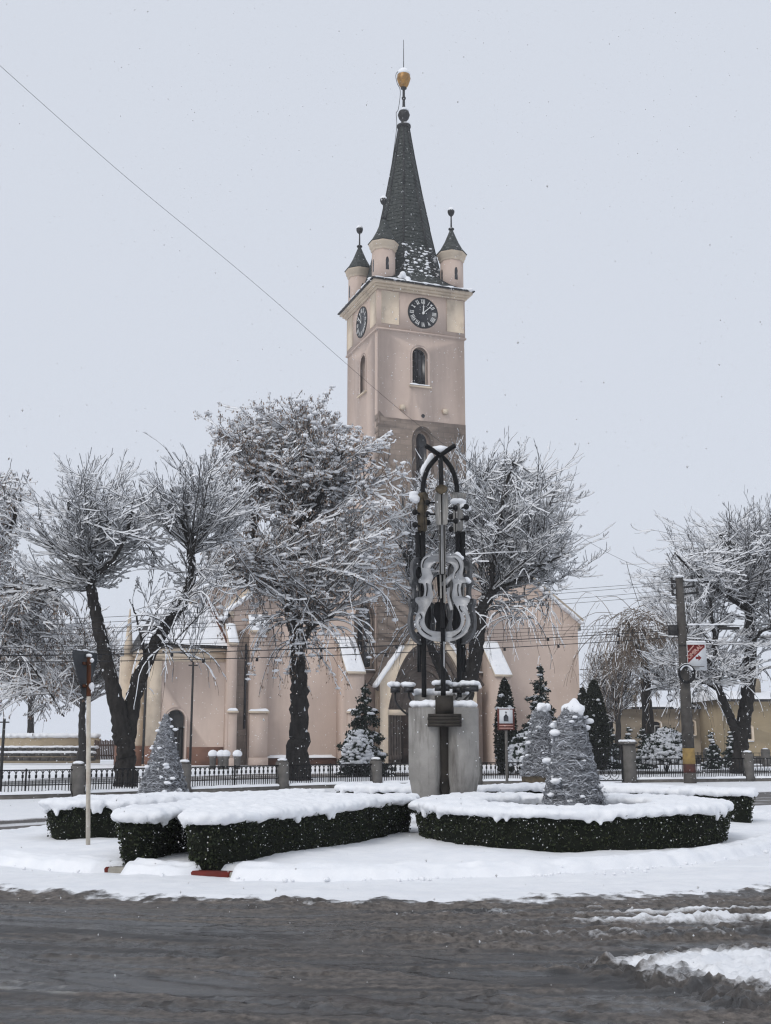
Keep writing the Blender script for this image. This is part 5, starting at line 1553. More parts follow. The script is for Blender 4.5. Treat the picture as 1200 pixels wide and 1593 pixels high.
# ------------------------------------------------------------------ fence, gate
def build_fence(label, line, post_h, top_z, seed, arches=True, z_base=0.0, ends=(True, True), spacing=0.165, post_w=0.3):
    f = thing('iron_fence', label, 'fence', (line[0][0], line[0][1], 0))
    o = np.array([line[0][0], line[0][1]])
    r = np.random.default_rng(seed)
    hp = top_z - 0.22
    # shared picket meshes: spike bar with the pair of arches beside it
    long_ = MB().box(-0.011, 0.011, -0.011, 0.011, 0.20, top_z)
    if arches:
        for sx in (-1, 1):
            P = [(sx * spacing / 2 * (1 - math.cos(t)), 0, top_z - 0.16 + 0.14 * math.sin(t)) for t in np.linspace(0, PI / 2, 5)]
            for a, b in zip(P[:-1], P[1:]):
                long_.bar(a, b, 0.014)
        long_.box(-0.028, 0.028, -0.014, 0.014, top_z - 0.22, top_z - 0.13)
    me_long = make_mesh('picket', np.concatenate(long_.V), long_.F)
    me_short = make_mesh('short_picket', np.concatenate((sm := MB().box(-0.009, 0.009, -0.009, 0.009, 0.20, 0.52)).V), sm.F)
    me_long.materials.append(M['black_iron']); me_short.materials.append(M['black_iron'])
    for k, (a, b) in enumerate(zip(line[:-1], line[1:])):
        a, b = np.array(a) - o, np.array(b) - o
        L = np.linalg.norm(b - a); d = (b - a) / L
        ang = math.atan2(d[1], d[0])
        R_ = lambda V, a=a, d=d: np.stack([a[0] + V[:, 0] * d[0] - V[:, 1] * d[1], a[1] + V[:, 0] * d[1] + V[:, 1] * d[0], V[:, 2]], 1)
        pl = MB().box(post_w / 2, L - post_w / 2, -0.11, 0.11, -0.1, 0.17)
        pl.V = [R_(v) for v in pl.V]
        pl.build('concrete_footing', M['post_concrete'], f)
        n_ = 60
        xs = np.linspace(post_w / 2 + 0.05, L - post_w / 2 - 0.05, n_)
        sn = MB()
        prof = [(-0.12, 0.165), (-0.115, 0.215), (-0.05, 0.245), (0.05, 0.245), (0.115, 0.215), (0.12, 0.165)]
        V = np.concatenate([np.array([(x, y, z + 0.03 * (vnoise(x * 4, y * 3, seed=seed) - 0.5) * (z > 0.2)) for y, z in prof]) for x in xs])
        i = (np.arange(n_ - 1)[:, None] * 6 + np.arange(5)[None]).ravel()
        sn.add(R_(V), np.stack([i, i + 1, i + 7, i + 6], 1)).build('footing_snow', M['snow'], f, smooth=True)
        for z, w in ((top_z - 0.01, 0.03), (0.40, 0.022)):
            rl = MB().box(post_w / 2, L - post_w / 2, -0.014, 0.014, z - w / 2, z + w / 2); rl.V = [R_(v) for v in rl.V]
            rl.build('rail', M['black_iron'], f)
        m = int((L - post_w) / spacing)
        for q in range(m):
            x = post_w / 2 + (L - post_w) * (q + 0.5) / m
            for me, xo in ((me_long, 0), (me_short, (L - post_w) / m / 2)):
                p = R_(np.array([[x + xo, 0, 0]]))[0]
                po = bpy.data.objects.new(me.name, me); COL.objects.link(po)
                po.parent = f; po.location = p; po.rotation_euler = (0, 0, ang)
        st = MB().box(L / 2 - 0.02, L / 2 + 0.02, -0.02, 0.02, 0.17, top_z + 0.03); st.V = [R_(v) for v in st.V]
        st.build('stanchion', M['black_iron'], f)
    for k, p in enumerate(line):
        if (k == 0 and not ends[0]) or (k == len(line) - 1 and not ends[1]):
            continue
        p = np.array(p) - o
        nb = np.array(line[min(k + 1, len(line) - 1)]) - np.array(line[max(k - 1, 0)])
        ang = math.atan2(nb[1], nb[0])
        w = post_w / 2
        c = MB().box(-w, w, -w, w, -0.1, post_h - 0.06).box(-w + 0.02, w - 0.02, -w + 0.02, w - 0.02, post_h - 0.062, post_h)
        po = c.build('fence_post', M['post_concrete'], f)
        po.location = (p[0], p[1], 0); po.rotation_euler = (0, 0, ang)
        q = MB().lathe([(0.14, -0.01), (0.155, 0.015), (0.13, 0.045), (0.07, 0.065), (0.01, 0.07)], n=12)
        so = q.build('post_snow', M['snow'], po, smooth=True); so.location = (0, 0, post_h)
    return f


build_fence('long black iron churchyard fence with arched tops running from the left edge to the gate', FENCE_L, 0.95, 0.80, 1)
build_fence('plain black iron fence on the far side of the gate by the utility pole', FENCE_R, 1.12, 0.90, 2, arches=False, ends=(False, True), spacing=0.15)


def gate():
    a, b = np.array(FENCE_L[-1]), np.array(FENCE_R[0])
    d = b - a; L = np.linalg.norm(d); ang = math.atan2(d[1], d[0])
    g = thing('iron_gate', 'black iron gate with scrolls beside the tall snow capped pillar', 'gate', (a[0], a[1], 0), ang)
    x0, x1 = 0.25, L - 0.24
    MB().box(x0, x1, -0.02, 0.02, 0.62, 0.66).box(x0, x1, -0.02, 0.02, 0.12, 0.16).box(x0, x0 + 0.05, -0.025, 0.025, 0.1, 1.25).box(x1 - 0.05, x1, -0.025, 0.025, 0.1, 1.35).build('gate_frame', M['black_iron'], g)
    P = [(x, 0, 1.2 + 0.18 * ((x - x0) / (x1 - x0)) ** 1.5) for x in np.linspace(x0, x1, 12)]
    MB().tube(P, 0.02, 6).build('curved_top_rail', M['black_iron'], g)
    me = None
    for q, x in enumerate(np.linspace(x0 + 0.12, x1 - 0.12, 13)):
        MB().box(x - 0.01, x + 0.01, -0.01, 0.01, 0.66, 1.2 + 0.18 * ((x - x0) / (x1 - x0)) ** 1.5).build('picket', M['black_iron'], g)
    for c in np.linspace(x0 + 0.35, x1 - 0.35, 4):
        for sx in (-1, 1):
            P = [(c + sx * (0.02 + 0.17 * (1 - t / 11) * math.cos(t)) , 0, 0.39 + 0.19 * (1 - t / 11) * math.sin(t)) for t in np.linspace(-1.5, 7, 26)]
            MB().tube(P, 0.012, 5).build('scroll', M['black_iron'], g)
    pil = thing('gate_pillar', 'tall square concrete gate pillar with a flat snow cap', 'pillar', (b[0], b[1], 0), ang)
    MB().box(-0.2, 0.2, -0.2, 0.2, -0.1, 1.42).build('shaft', M['post_concrete'], pil)
    MB().box(-0.25, 0.25, -0.25, 0.25, 1.421, 1.5).build('cap_stone', M['post_concrete'], pil)
    k = 24
    blob_snow('snow_cap', np.column_stack([(RNG.random((k, 2)) - 0.5) * 0.42, np.full(k, 1.53)]), np.column_stack([np.full((k, 2), 0.09), np.full(k, 0.06)]), pil, 0.025)


gate()


# ------------------------------------------------------------------ utility pole, signs, wires
POLE = at(1071, 1150, 42.6)


def utility_pole():
    p = (POLE[0], 42.6, 0.0)
    t = thing('utility_pole', 'dark utility pole with yellow and red bands painted near its foot', 'pole', p)
    ztop = at(1057, 898, 42.6)[2]
    lean = at(1057, 898, 42.6)[0] - POLE[0]
    P = lambda z: (lean * z / ztop, 0, z)
    r = lambda z: 0.235 - 0.012 * z
    def seg(name, a, b, m, e=0.0):
        MB().tube([P(z) for z in np.linspace(a, b, 4)], [r(z) + e for z in np.linspace(a, b, 4)], 10).build(name, m, t, smooth=False)
    seg('pole_foot', -0.2, 0.42, M['pole_concrete'])
    seg('red_band', 0.42, 0.72, M['red_band'], 0.004)
    seg('yellow_band', 0.72, 1.28, M['yellow'], 0.004)
    seg('pole_shaft', 1.28, ztop, M['pole_concrete'])
    for k, (z, l) in enumerate(((ztop - 0.38, 0.5), (ztop - 0.62, 0.62), (ztop - 0.15, 0.45))):
        q = P(z)
        ca = MB().bar((q[0] - 0.3, -0.05, z - 0.05), (q[0] + l + 0.1, 0.1, z + 0.06), 0.08, 0.07).build('cross_arm', M['metal_dark'], t)
        for xx in (-0.28, l + 0.02):
            MB().lathe([(0.03, 0.02), (0.05, 0.06), (0.035, 0.1), (0.055, 0.14), (0.02, 0.18)], (q[0] + xx, 0.0, z + (0.05 if xx > 0 else -0.04)), 8).build('insulator', M['metal_dark'], ca)
    z = at(1063, 975, 42.6)[2]
    q = P(z)
    MB().box(q[0] - 0.5, q[0] - 0.2, -0.15, 0.1, z - 0.32, z + 0.05).build('junction_box', M['metal_dark'], t)
    arm = MB().tube(catmull([(q[0], 0, z + 0.05), (q[0] + 0.8, -0.1, z + 0.1), (q[0] + 1.3, -0.2, z + 0.02), (q[0] + 1.6, -0.25, z - 0.03)], 5), 0.035, 8).build('lamp_arm', M['metal_dark'], t, smooth=True)
    MB().box(q[0] + 1.3, q[0] + 2.0, -0.38, -0.15, z - 0.13, z - 0.04).build('lamp_head', M['metal_dark'], arm)
    k = 40
    blob_snow('arm_snow', np.column_stack([q[0] + 0.2 + 1.7 * RNG.random(k), np.full(k, -0.2), np.full(k, z + 0.05) + 0.03 * RNG.random(k)]), np.column_stack([np.full(k, 0.10), np.full(k, 0.06), np.full(k, 0.035)]), t, 0.03)
    # coil of spare cable hung on the shaft
    z = at(1060, 1049, 42.6)[2]; q = P(z)
    ck = MB()
    for k in range(5):
        ck.tube([(q[0] + 0.24 * math.cos(a) * (1 + 0.06 * k), -0.27 - 0.02 * k, z + 0.28 * math.sin(a) * (1 + 0.05 * k)) for a in np.linspace(0, 2 * PI, 18)], 0.03, 5, cap=False)
    ck.build('cable_coil', M['black_iron'], t)
    blob_snow('coil_snow', [(q[0] + 0.25 * math.cos(a), -0.3, z + 0.33 * math.sin(a)) for a in np.linspace(0.5, 2.6, 8)], [(0.07, 0.08, 0.06)] * 8, t, 0.03)
    k = 10
    blob_snow('top_snow', np.column_stack([P(ztop)[0] + 0.12 * RNG.normal(size=k) * 0.6, 0.08 * RNG.normal(size=k), np.full(k, ztop + 0.02)]), np.column_stack([np.full((k, 2), 0.1), np.full(k, 0.06)]), t, 0.03)
    kk = 16
    zz = ztop - 0.2
    blob_snow('cross_arm_snow', np.column_stack([P(zz)[0] + 0.15 + 0.5 * RNG.random(kk), np.zeros(kk), np.full(kk, zz + 0.08)]), np.column_stack([np.full((kk, 2), 0.08), np.full(kk, 0.04)]), t, 0.03)
    # advertising panel: white board, red corner with slanting letters, arrow
    w, h_ = 0.70, 1.02
    c = at(1084.5, 1021, 42.4)
    s = thing('arrow_sign', 'white advertising panel with red corner lettering and a red arrow on the pole', 'sign', (c[0], 42.4, c[2] - h_ / 2))
    MB().box(-w / 2, w / 2, -0.02, 0.02, 0, h_).build('panel', M['sign_white'], s)
    MB().plate([(-w / 2 + 0.015, 0.26), (-w / 2 + 0.015, h_ - 0.09), (w / 2 - 0.05, h_ - 0.09), (w / 2 - 0.05, h_ - 0.18)], [], -0.026, -0.021).build('red_corner', M['sign_red'], s)
    ax, az = 0.05, 0.45
    MB().plate([(ax - 0.10, az - 0.045), (ax + 0.0, az - 0.045), (ax + 0.0, az - 0.105), (ax + 0.115, az), (ax + 0.0, az + 0.105), (ax + 0.0, az + 0.045), (ax - 0.10, az + 0.045)], [], -0.026, -0.021).build('arrow', M['sign_red'], s)
    def letters(txt, size, x, z, m, name, rot):
        cu = bpy.data.curves.new(name, 'FONT')
        cu.body = txt; cu.size = size; cu.extrude = 0.002; cu.align_x = 'CENTER'; cu.align_y = 'CENTER'
        cu.space_character = 0.95; cu.offset = 0.006 * size / 0.2
        o = bpy.data.objects.new(name, cu); COL.objects.link(o)
        o.data.materials.append(m); o.parent = s
        bpy.context.view_layer.update()
        me = bpy.data.meshes.new_from_object(o.evaluated_get(bpy.context.evaluated_depsgraph_get()))
        bpy.data.objects.remove(o)
        o = link(name, me, m, s)
        o.location = (x, -0.03, z); o.rotation_euler = (PI / 2, -rot, 0)
        return o
    rot = math.atan2(h_ - 0.18 - 0.26, w - 0.065)
    letters('OMIRAL', 0.20, -0.075, 0.665, M['sign_pink'], 'lettering', rot)
    MB().bar((-0.31, -0.028, 0.66), (-0.10, -0.028, 0.90), 0.045, 0.006, up=(0, 1, 0)).build('lettering_strip', M['sign_pink'], s)
    for zz, x1 in ((0.135, 0.25), (0.085, 0.07)):
        MB().box(-w / 2 + 0.05, x1, -0.025, -0.021, zz - 0.012, zz + 0.012).build('small_print', M['post_concrete'], s)
    MB().bar((-w / 2 - 0.3, 0.05, h_ - 0.1), (-w / 2 + 0.05, 0.0, h_ - 0.1), 0.04).bar((-w / 2 - 0.3, 0.05, 0.1), (-w / 2 + 0.05, 0.0, 0.1), 0.04).build('bracket', M['metal_dark'], s)
    k = 22
    blob_snow('top_snow', np.column_stack([(RNG.random(k) - 0.5) * w, np.zeros(k), np.full(k, h_ + 0.015)]), np.column_stack([np.full(k, 0.06), np.full(k, 0.05), np.full(k, 0.04)]), s, 0.02)


utility_pole()


def info_sign():
    Y = 37.2
    c = at(787.5, 1119, Y)
    s = thing('tourist_sign', 'small brown and white sign with a church symbol on a grey post', 'sign', (c[0], Y, 0))
    zc = c[2]
    MB().tube([(0, 0.05, -0.1), (0, 0.05, zc + 0.1)], 0.045, 8).build('post', M['post_concrete'], s)
    MB().box(-0.27, 0.27, -0.02, 0.02, zc - 0.34, zc + 0.34).build('panel', M['sign_brown'], s)
    MB().box(-0.21, 0.21, -0.026, -0.021, zc - 0.13, zc + 0.30).build('white_field', M['sign_white'], s)
    MB().plate([(-0.075, zc - 0.07), (0.075, zc - 0.07), (0.075, zc + 0.08), (0.0, zc + 0.17), (-0.075, zc + 0.08)], [], -0.031, -0.027).box(-0.01, 0.01, -0.031, -0.027, zc + 0.165, zc + 0.25).box(-0.03, 0.03, -0.0312, -0.0271, zc + 0.205, zc + 0.222).build('church_symbol', M['sign_back'], s)
    for z in (-0.2, -0.28):
        MB().box(-0.22, 0.22, -0.026, -0.021, zc + z - 0.016, zc + z + 0.016).build('name_line', M['sign_pink'], s)
    blob_snow('top_snow', [(x, 0, zc + 0.345) for x in np.linspace(-0.22, 0.22, 9)], [(0.05, 0.04, 0.02)] * 9, s, 0.015)


info_sign()


def thin_pole(label, px, py_top, Y, r=0.04):
    p = at(px, 1150, Y)
    zt = at(px, py_top, Y)[2]
    t = thing('metal_pole', label, 'pole', (p[0], Y, 0))
    MB().tube([(0, 0, -0.1), (0, 0, zt)], [r, r * 0.8], 8).build('shaft', M['metal_dark'], t)
    MB().lathe([(r * 2.2, -0.02), (r * 2.2, 0.1), (r, 0.14)], n=10).build('foot_collar', M['metal_dark'], t)
    MB().bar((-0.14, 0, zt - 0.1), (0.14, 0, zt - 0.1), 0.035).build('wire_bracket', M['metal_dark'], t)


thin_pole('slender dark metal pole standing before the wing of the church', 297, 1030, 35.6)
thin_pole('short dark metal pole at the far left edge before the garden wall', 5, 1118, 33.0, 0.05)


def wire(label, pts, r=0.016, group=None, clamps=0):
    P = catmull(np.array(pts), 12)
    t = thing('overhead_wire', label, 'wire', P[0], 0, group)
    MB().tube(P - P[0], r, 4).build('cable', M['wire'], t)
    for k in range(clamps):
        q = P[int(len(P) * (0.12 + 0.76 * k / max(1, clamps - 1)))] - P[0]
        MB().box(q[0] - 0.04, q[0] + 0.04, q[1] - 0.03, q[1] + 0.03, q[2] - 0.11, q[2] - 0.01).build('clamp', M['wire'], t)


def yl(x):      # the wires run along the fence
    return np.interp(x, [-200, 100, 400, 700, 1060, 1400], [31.5, 33.6, 36.5, 39.8, 42.6, 45.5])


def span(label, rows, r, group, clamps=0):
    wire(label, [at(x, y, yl(x)) for x, y in rows], r, group, clamps)


def sag(yr, yl_, s):
    return [(x, yr + (yl_ - yr) * (1060 - x) / 1260 + s * 4 * ((1060 - x) / 1260) * (1 - (1060 - x) / 1260)) for x in (1060, 900, 700, 500, 300, 100, -200)]


UP = 'upper bundle of overhead wires'
LO = 'lower bundle of overhead wires'
for k, (yr, yl_, s) in enumerate(((904, 976, 6), (908, 983, 8), (917, 990, 10), (925, 998, 8))):
    span(['topmost overhead wire, from the head of the pole across the church', 'second wire from the top of the upper bundle across the church', 'third wire from the top of the upper bundle across the church', 'lowest wire of the upper bundle across the church'][k], sag(yr, yl_, s), 0.007, UP)
for k, (yr, yl_, s) in enumerate(((968, 1004, 5), (972, 1010, 7), (977, 1015, 8), (986, 1021, 8))):
    span(['topmost thin wire of the lower bundle below the pole lamp', 'second thin wire of the lower bundle below the pole lamp', 'third thin wire of the lower bundle, just above the clamped cable', 'thin wire running between the two thicker clamped cables'][k], sag(yr, yl_, s), 0.007, LO)
span('thicker bundled cable with small clamps, higher of the two', sag(980, 1022, 10), 0.014, None, 9)
span('thicker bundled cable with small clamps, lowest of all the wires', sag(991, 1030, 12), 0.013, None, 11)
# service lines running on past the pole to the right edge
for yr, ye, lb in ((905, 893, 'overhead wire leaving the pole head toward the right edge'), (972, 968, 'overhead wire leaving the pole at lamp level toward the right edge'), (990, 986, 'overhead wire leaving the pole just above the arrow sign')):
    span(lb, [(1060, yr), (1150, yr + 1), (1400, ye)], 0.009, 'wires right of the pole')
wire('long single wire sloping down across the sky in front of the tower', [at(-40, 66, 24), at(190, 270, 28), at(400, 444, 31.5), at(640, 652, 35.5), at(800, 768, 38.5), at(905, 836, 40.6), at(975, 874, 42), at(1058, 904, 43)], 0.0065)
wire('short wire hanging from the sloping wire down to the willow', [at(975, 874, 42), at(983, 905, 42.5), at(997, 948, 44)], 0.01)


# ------------------------------------------------------------------ trees
def seg_mesh(P0, P1, R0, R1, n=3):
    """Independent tapered prisms, vectorised."""
    m = len(P0)
    d = P1 - P0
    L = np.linalg.norm(d, axis=1)[:, None] + 1e-9
    d = d / L
    ref = np.where(np.abs(d[:, 2:3]) > 0.9, np.array([[1.0, 0, 0]]), np.array([[0, 0, 1.0]]))
    a = np.cross(d, ref); a /= np.linalg.norm(a, axis=1)[:, None]
    b = np.cross(d, a)
    th = np.arange(n) * 2 * PI / n + PI / 2
    off = np.cos(th)[None, :, None] * a[:, None] + np.sin(th)[None, :, None] * b[:, None]
    V = np.concatenate([P0[:, None] + off * R0[:, None, None], P1[:, None] + off * R1[:, None, None]], 1).reshape(-1, 3)
    k = np.arange(m)[:, None] * 2 * n
    F = np.concatenate([np.stack([k[:, 0] + i, k[:, 0] + (i + 1) % n, k[:, 0] + n + (i + 1) % n, k[:, 0] + n + i], 1) for i in range(n)])
    return V, F


def snow_strips(P0, P1, R0, R1, r, load=1.0, keep=0.85):
    """Ridge of snow along the upper side of every branch."""
    d = P1 - P0
    L = np.linalg.norm(d, axis=1) + 1e-9
    horiz = np.sqrt(np.clip(1 - (d[:, 2] / L) ** 2, 0, 1))
    ok = (horiz > 0.3) & (r.random(len(L)) < keep)
    P0, P1, R0, R1, d, L, horiz = P0[ok], P1[ok], R0[ok], R1[ok], d[ok], L[ok], horiz[ok]
    d = d / L[:, None]
    a = np.cross(d, np.array([0, 0, 1.0])); a /= np.linalg.norm(a, axis=1)[:, None] + 1e-9
    up = np.cross(a, d)
    var = (0.65 + 0.7 * r.random(len(L))) * load
    w0 = np.minimum(R0 * 0.9 + 0.006, 0.09) * (0.85 + 0.3 * r.random(len(L)))
    w1 = np.minimum(R1 * 0.9 + 0.006, 0.09)
    h = (0.006 + 0.038 * horiz ** 1.4) * var * (0.75 + 0.5 * r.random(len(L)))
    m = len(L)
    q = lambda P, w, hh, R: [P + a * w[:, None] + up * (0.35 * R)[:, None], P + up * (R + hh)[:, None] + a * 0.0, P - a * w[:, None] + up * (0.35 * R)[:, None]]
    V = np.stack(q(P0, w0, h, R0) + q(P1, w1, h, R1), 1).reshape(-1, 3)
    k = np.arange(m) * 6
    F = np.concatenate([np.stack([k + 0, k + 3, k + 4, k + 1], 1), np.stack([k + 1, k + 4, k + 5, k + 2], 1)])
    return V, F


def grow_level(S, D, L, R, r, steps, bend, up, rtip, env, child, wob=0.16):
    """Grow all branches of one order together; returns segments and the seeds of the next order."""
    P0s, P1s, R0s, R1s = [], [], [], []
    cs, cd, cl, cr = [], [], [], []
    p, d = S.copy(), D.copy()
    alive = np.ones(len(S), bool)
    for k in range(steps):
        t0, t1 = k / steps, (k + 1) / steps
        d = d + r.normal(0, wob, d.shape) + np.array([0, 0, 1.0]) * up / steps * (1 + bend * t0)
        d /= np.linalg.norm(d, axis=1)[:, None]
        q = p + d * (L / steps)[:, None]
        if env is not None:
            alive &= env(q) < 1.0 + 0.1 * r.random(len(q))
        r0 = R * (1 - t0) + rtip * t0; r1 = R * (1 - t1) + rtip * t1
        i = alive
        P0s.append(p[i]); P1s.append(q[i]); R0s.append(r0[i]); R1s.append(r1[i])
        if child and t1 > child['from']:
            for _ in range(child['n']):
                c = i & (r.random(len(p)) < child['p'])
                if not c.any():
                    continue
                ax = r.normal(size=(c.sum(), 3)); dc = d[c]
                ax -= dc * np.sum(ax * dc, 1)[:, None]; ax /= np.linalg.norm(ax, axis=1)[:, None]
                an = np.radians(child['ang'][0] + (child['ang'][1] - child['ang'][0]) * r.random(c.sum()))[:, None]
                nd = dc * np.cos(an) + ax * np.sin(an)
                f = r.random(c.sum())[:, None]
                cs.append(p[c] * (1 - f) + q[c] * f); cd.append(nd)
                cl.append(np.minimum(L[c] * (child['len'][0] + (child['len'][1] - child['len'][0]) * r.random(c.sum())) * (1.15 - 0.6 * t1), child.get('max', 9)))
                cr.append(np.minimum(r1[c] * 0.75, child['r']))
        p = q
    cat_ = lambda x: np.concatenate(x) if x else np.zeros((0, 3))
    segs = (np.concatenate(P0s), np.concatenate(P1s), np.concatenate(R0s), np.concatenate(R1s))
    nxt = (cat_(cs), cat_(cd), np.concatenate(cl) if cl else np.zeros(0), np.concatenate(cr) if cr else np.zeros(0))
    return segs, nxt


def make_tree(name, label, Y, limbs, crowns, seed, n1=60, cfg=None, bark='twig', load=1.0, leaves=0, clumps=0, droop=0.0, group=None, minr=0.0046, keep=0.85, trunk_snow=True, knots=0, cat='tree', l3=True, dens=(0.5, 0.4, 0.3), up1=0.25, hang=None):
    """limbs: [(points (px,py,dY), r0, r1, first fraction that carries branches, weight)]; crowns: [(cx,cy,rx,ry,depth m)] in photograph pixels at depth Y."""
    r = np.random.default_rng(seed)
    base = at(limbs[0][0][0][0], limbs[0][0][0][1], Y)
    base[2] = 0.0
    t = thing(name, label, cat, base, 0, group)
    k_m = Y / 1800.0 / math.cos(PITCH)
    ell = []
    for cx, cy, rx, ry, dz in crowns:
        c = at(cx, cy, Y)
        ell.append((c, np.array([rx * k_m, dz, ry * k_m * 1.02])))
    def env(P):
        v = np.full(len(P), 9.0)
        for c, s in ell:
            v = np.minimum(v, np.linalg.norm((P - c) / s, axis=1))
        return v
    # limbs
    tb = MB()
    S, D, L, R = [], [], [], []
    LP0, LP1, LR0, LR1 = [], [], [], []
    tot_w = sum(l[4] for l in limbs)
    for pts, r0, r1, f0, wgt in limbs:
        C = np.array([at(x, y, Y + dy) for x, y, dy in pts])
        if pts is limbs[0][0]:
            C[0][2] = min(C[0][2], 0.0) - 0.1
        P = catmull(C, 9)
        P[1:-1] += r.normal(0, 0.02 + 0.03 * r0, P[1:-1].shape) * 0.7
        n = len(P)
        rad = r0 + (r1 - r0) * np.linspace(0, 1, n) ** 0.8
        if pts is limbs[0][0]:
            rad = rad * (1 + 0.4 * np.exp(-np.linspace(0, 1, n) * 11))
            rad = rad * (1 + 0.10 * (vnoise(np.arange(n) * 0.6, np.zeros(n), seed=seed) - 0.5))
        tb.tube(P, rad, 14 if r0 > 0.15 else 8, jitter=0.22, rng=r)
        LP0.append(P[:-1]); LP1.append(P[1:]); LR0.append(rad[:-1]); LR1.append(rad[1:])
        m = int(round(n1 * wgt / tot_w))
        for _ in range(m):
            f = f0 + (1 - f0) * r.random() ** 0.75
            i = min(int(f * (n - 1)), n - 2)
            s = P[i] + (P[i + 1] - P[i]) * r.random()
            # aim at a point on the skin of one of the crown bodies
            ci = min(range(len(ell)), key=lambda q: np.linalg.norm((s - ell[q][0]) / ell[q][1]) + 0.5 * r.random())
            c, sz = ell[ci]
            v = r.normal(size=3); v[2] = abs(v[2]) * 0.85 - 0.45 * r.random() + (0.08 if droop < 0.3 else -0.2); v /= np.linalg.norm(v)
            tgt = c + v * sz
            d = tgt - s; ln = np.linalg.norm(d)
            if ln < 0.4:
                continue
            S.append(s); D.append(d / ln); L.append(ln * (0.55 + 0.55 * r.random() ** 0.7)); R.append(min(rad[i] * 0.45, 0.010 + 0.0065 * ln))
    # knots and stubs on the trunk
    if knots:
        P = catmull(np.array([at(x, y, Y + dy) for x, y, dy in limbs[0][0]]), 9)
        C, SS = [], []
        for _ in range(knots):
            i = int((0.2 + 0.75 * r.random()) * (len(P) - 1)); a = r.random() * 2 * PI
            rr = limbs[0][1] * 0.72
            C.append(P[i] + np.array([math.cos(a) * rr, math.sin(a) * rr, 0])); q = 0.07 + 0.10 * r.random(); SS.append((q, q, q * 1.9))
        V, F = balls(C, SS, ICO1, 0.5, r)
        tb.add(V, F)
    off = lambda V: V - base
    tb.V = [off(v) for v in tb.V]
    tr = tb.build('trunk', M['bark'], t, smooth=True)
    S, D, L, R = np.array(S), np.array(D), np.array(L), np.array(R)
    segs = []
    d1, d2, d3 = dens
    if hang:                      # thin branchlets drooping below the crown
        Sh = np.array([at(x + 14 * r.normal(), y + 8 * r.normal(), Y + 0.8 * r.normal()) for x, y, n_ in hang for _ in range(n_)])
        Dh = r.normal(0, 0.7, Sh.shape); Dh[:, 2] = 0.1 + 0.3 * r.random(len(Sh)); Dh /= np.linalg.norm(Dh, axis=1)[:, None]
        sh, nh = grow_level(Sh, Dh, (1.4 + 1.8 * r.random(len(Sh))) * (1.0 if bark != 'willow' else 1.7), np.full(len(Sh), 0.018), r, 9, 0.3, -2.4, minr, None, {'from': 0.25, 'n': 1, 'p': 0.5, 'ang': (20, 45), 'len': (0.2, 0.4), 'r': 0.01, 'max': 0.9}, 0.10)
        sh2, _ = grow_level(*nh, r, 4, 0.5, -1.2, minr, None, None, 0.15)
        segs += [sh, sh2]
    s1, nx = grow_level(S, D, L, R, r, 8, 0.6, up1 - 1.0 * droop, minr * 1.4, None, {'from': 0.08, 'n': 2, 'p': d1 * 1.15, 'ang': (16, 40), 'len': (0.28, 0.6), 'r': 0.013, 'max': 2.6}, 0.075)
    segs.append(s1)
    if len(nx[0]):
        s2, nx2 = grow_level(*nx, r, 4, 0.6, 0.24 - 1.4 * droop, minr * 1.1, None, {'from': 0.1, 'n': 2, 'p': d2 * 1.35, 'ang': (18, 42), 'len': (0.26, 0.55), 'r': 0.0085, 'max': 0.95}, 0.11)
        segs.append(s2)
        if l3 and len(nx2[0]):
            s3, nx3 = grow_level(*nx2, r, 2, 0.6, 0.3 - 1.6 * droop, minr, None, {'from': 0.1, 'n': 1, 'p': d3, 'ang': (22, 50), 'len': (0.4, 0.7), 'r': 0.008, 'max': 0.35}, 0.12)
            segs.append(s3)
            if d3 > 0 and len(nx3[0]):
                s4, _ = grow_level(*nx3, r, 1, 0.5, 0.25 - 1.5 * droop, minr, None, None, 0.14)
                segs.append(s4)
    P0, P1, R0, R1 = [np.concatenate([s[i] for s in segs]) for i in range(4)]
    V, F = seg_mesh(P0, P1, np.maximum(R0, minr), np.maximum(R1, minr), 3)
    make_ = MB().add(off(V), F)
    make_.build('crown', M[bark], t)
    A0, A1, B0, B1 = [np.concatenate([x] + y) for x, y in ((P0, LP0), (P1, LP1), (R0, LR0), (R1, LR1))]
    V, F = snow_strips(A0, A1, np.maximum(B0, minr), np.maximum(B1, minr), r, load, keep)
    MB().add(off(V), F).build('branch_snow', M['twig_snow'], t, smooth=False)
    tips = P1[len(segs[0][0]):]
    if leaves and len(tips):
        i = r.integers(0, len(tips), leaves)
        C = tips[i] + r.normal(0, 0.05, (leaves, 3))
        m_ = MB()
        add_leaves(m_, off(C), 0.028 + 0.026 * r.random(leaves), r, hang=0.7, aspect=2.4)
        m_.build('seed_keys', M['keys'], t, tint=True, kind='stuff')
    if clumps and len(tips):
        hi = tips[r.random(len(tips)) < 0.6]
        i = r.integers(0, len(hi), clumps)
        C = hi[i] + np.array([0, 0, 0.02])
        s = 0.03 + 0.085 * r.random(clumps) ** 2.5
        V, F = balls(C, np.column_stack([s * (1.1 + 0.7 * r.random(clumps)), s * (1.1 + 0.7 * r.random(clumps)), s * 0.62]), ICO0, 0.6, r)
        MB().add(off(V), F).build('snow_clump', M['twig_snow'], t, smooth=True, kind='stuff')
    return t


ROW = 'snow laden trees along the churchyard fence'
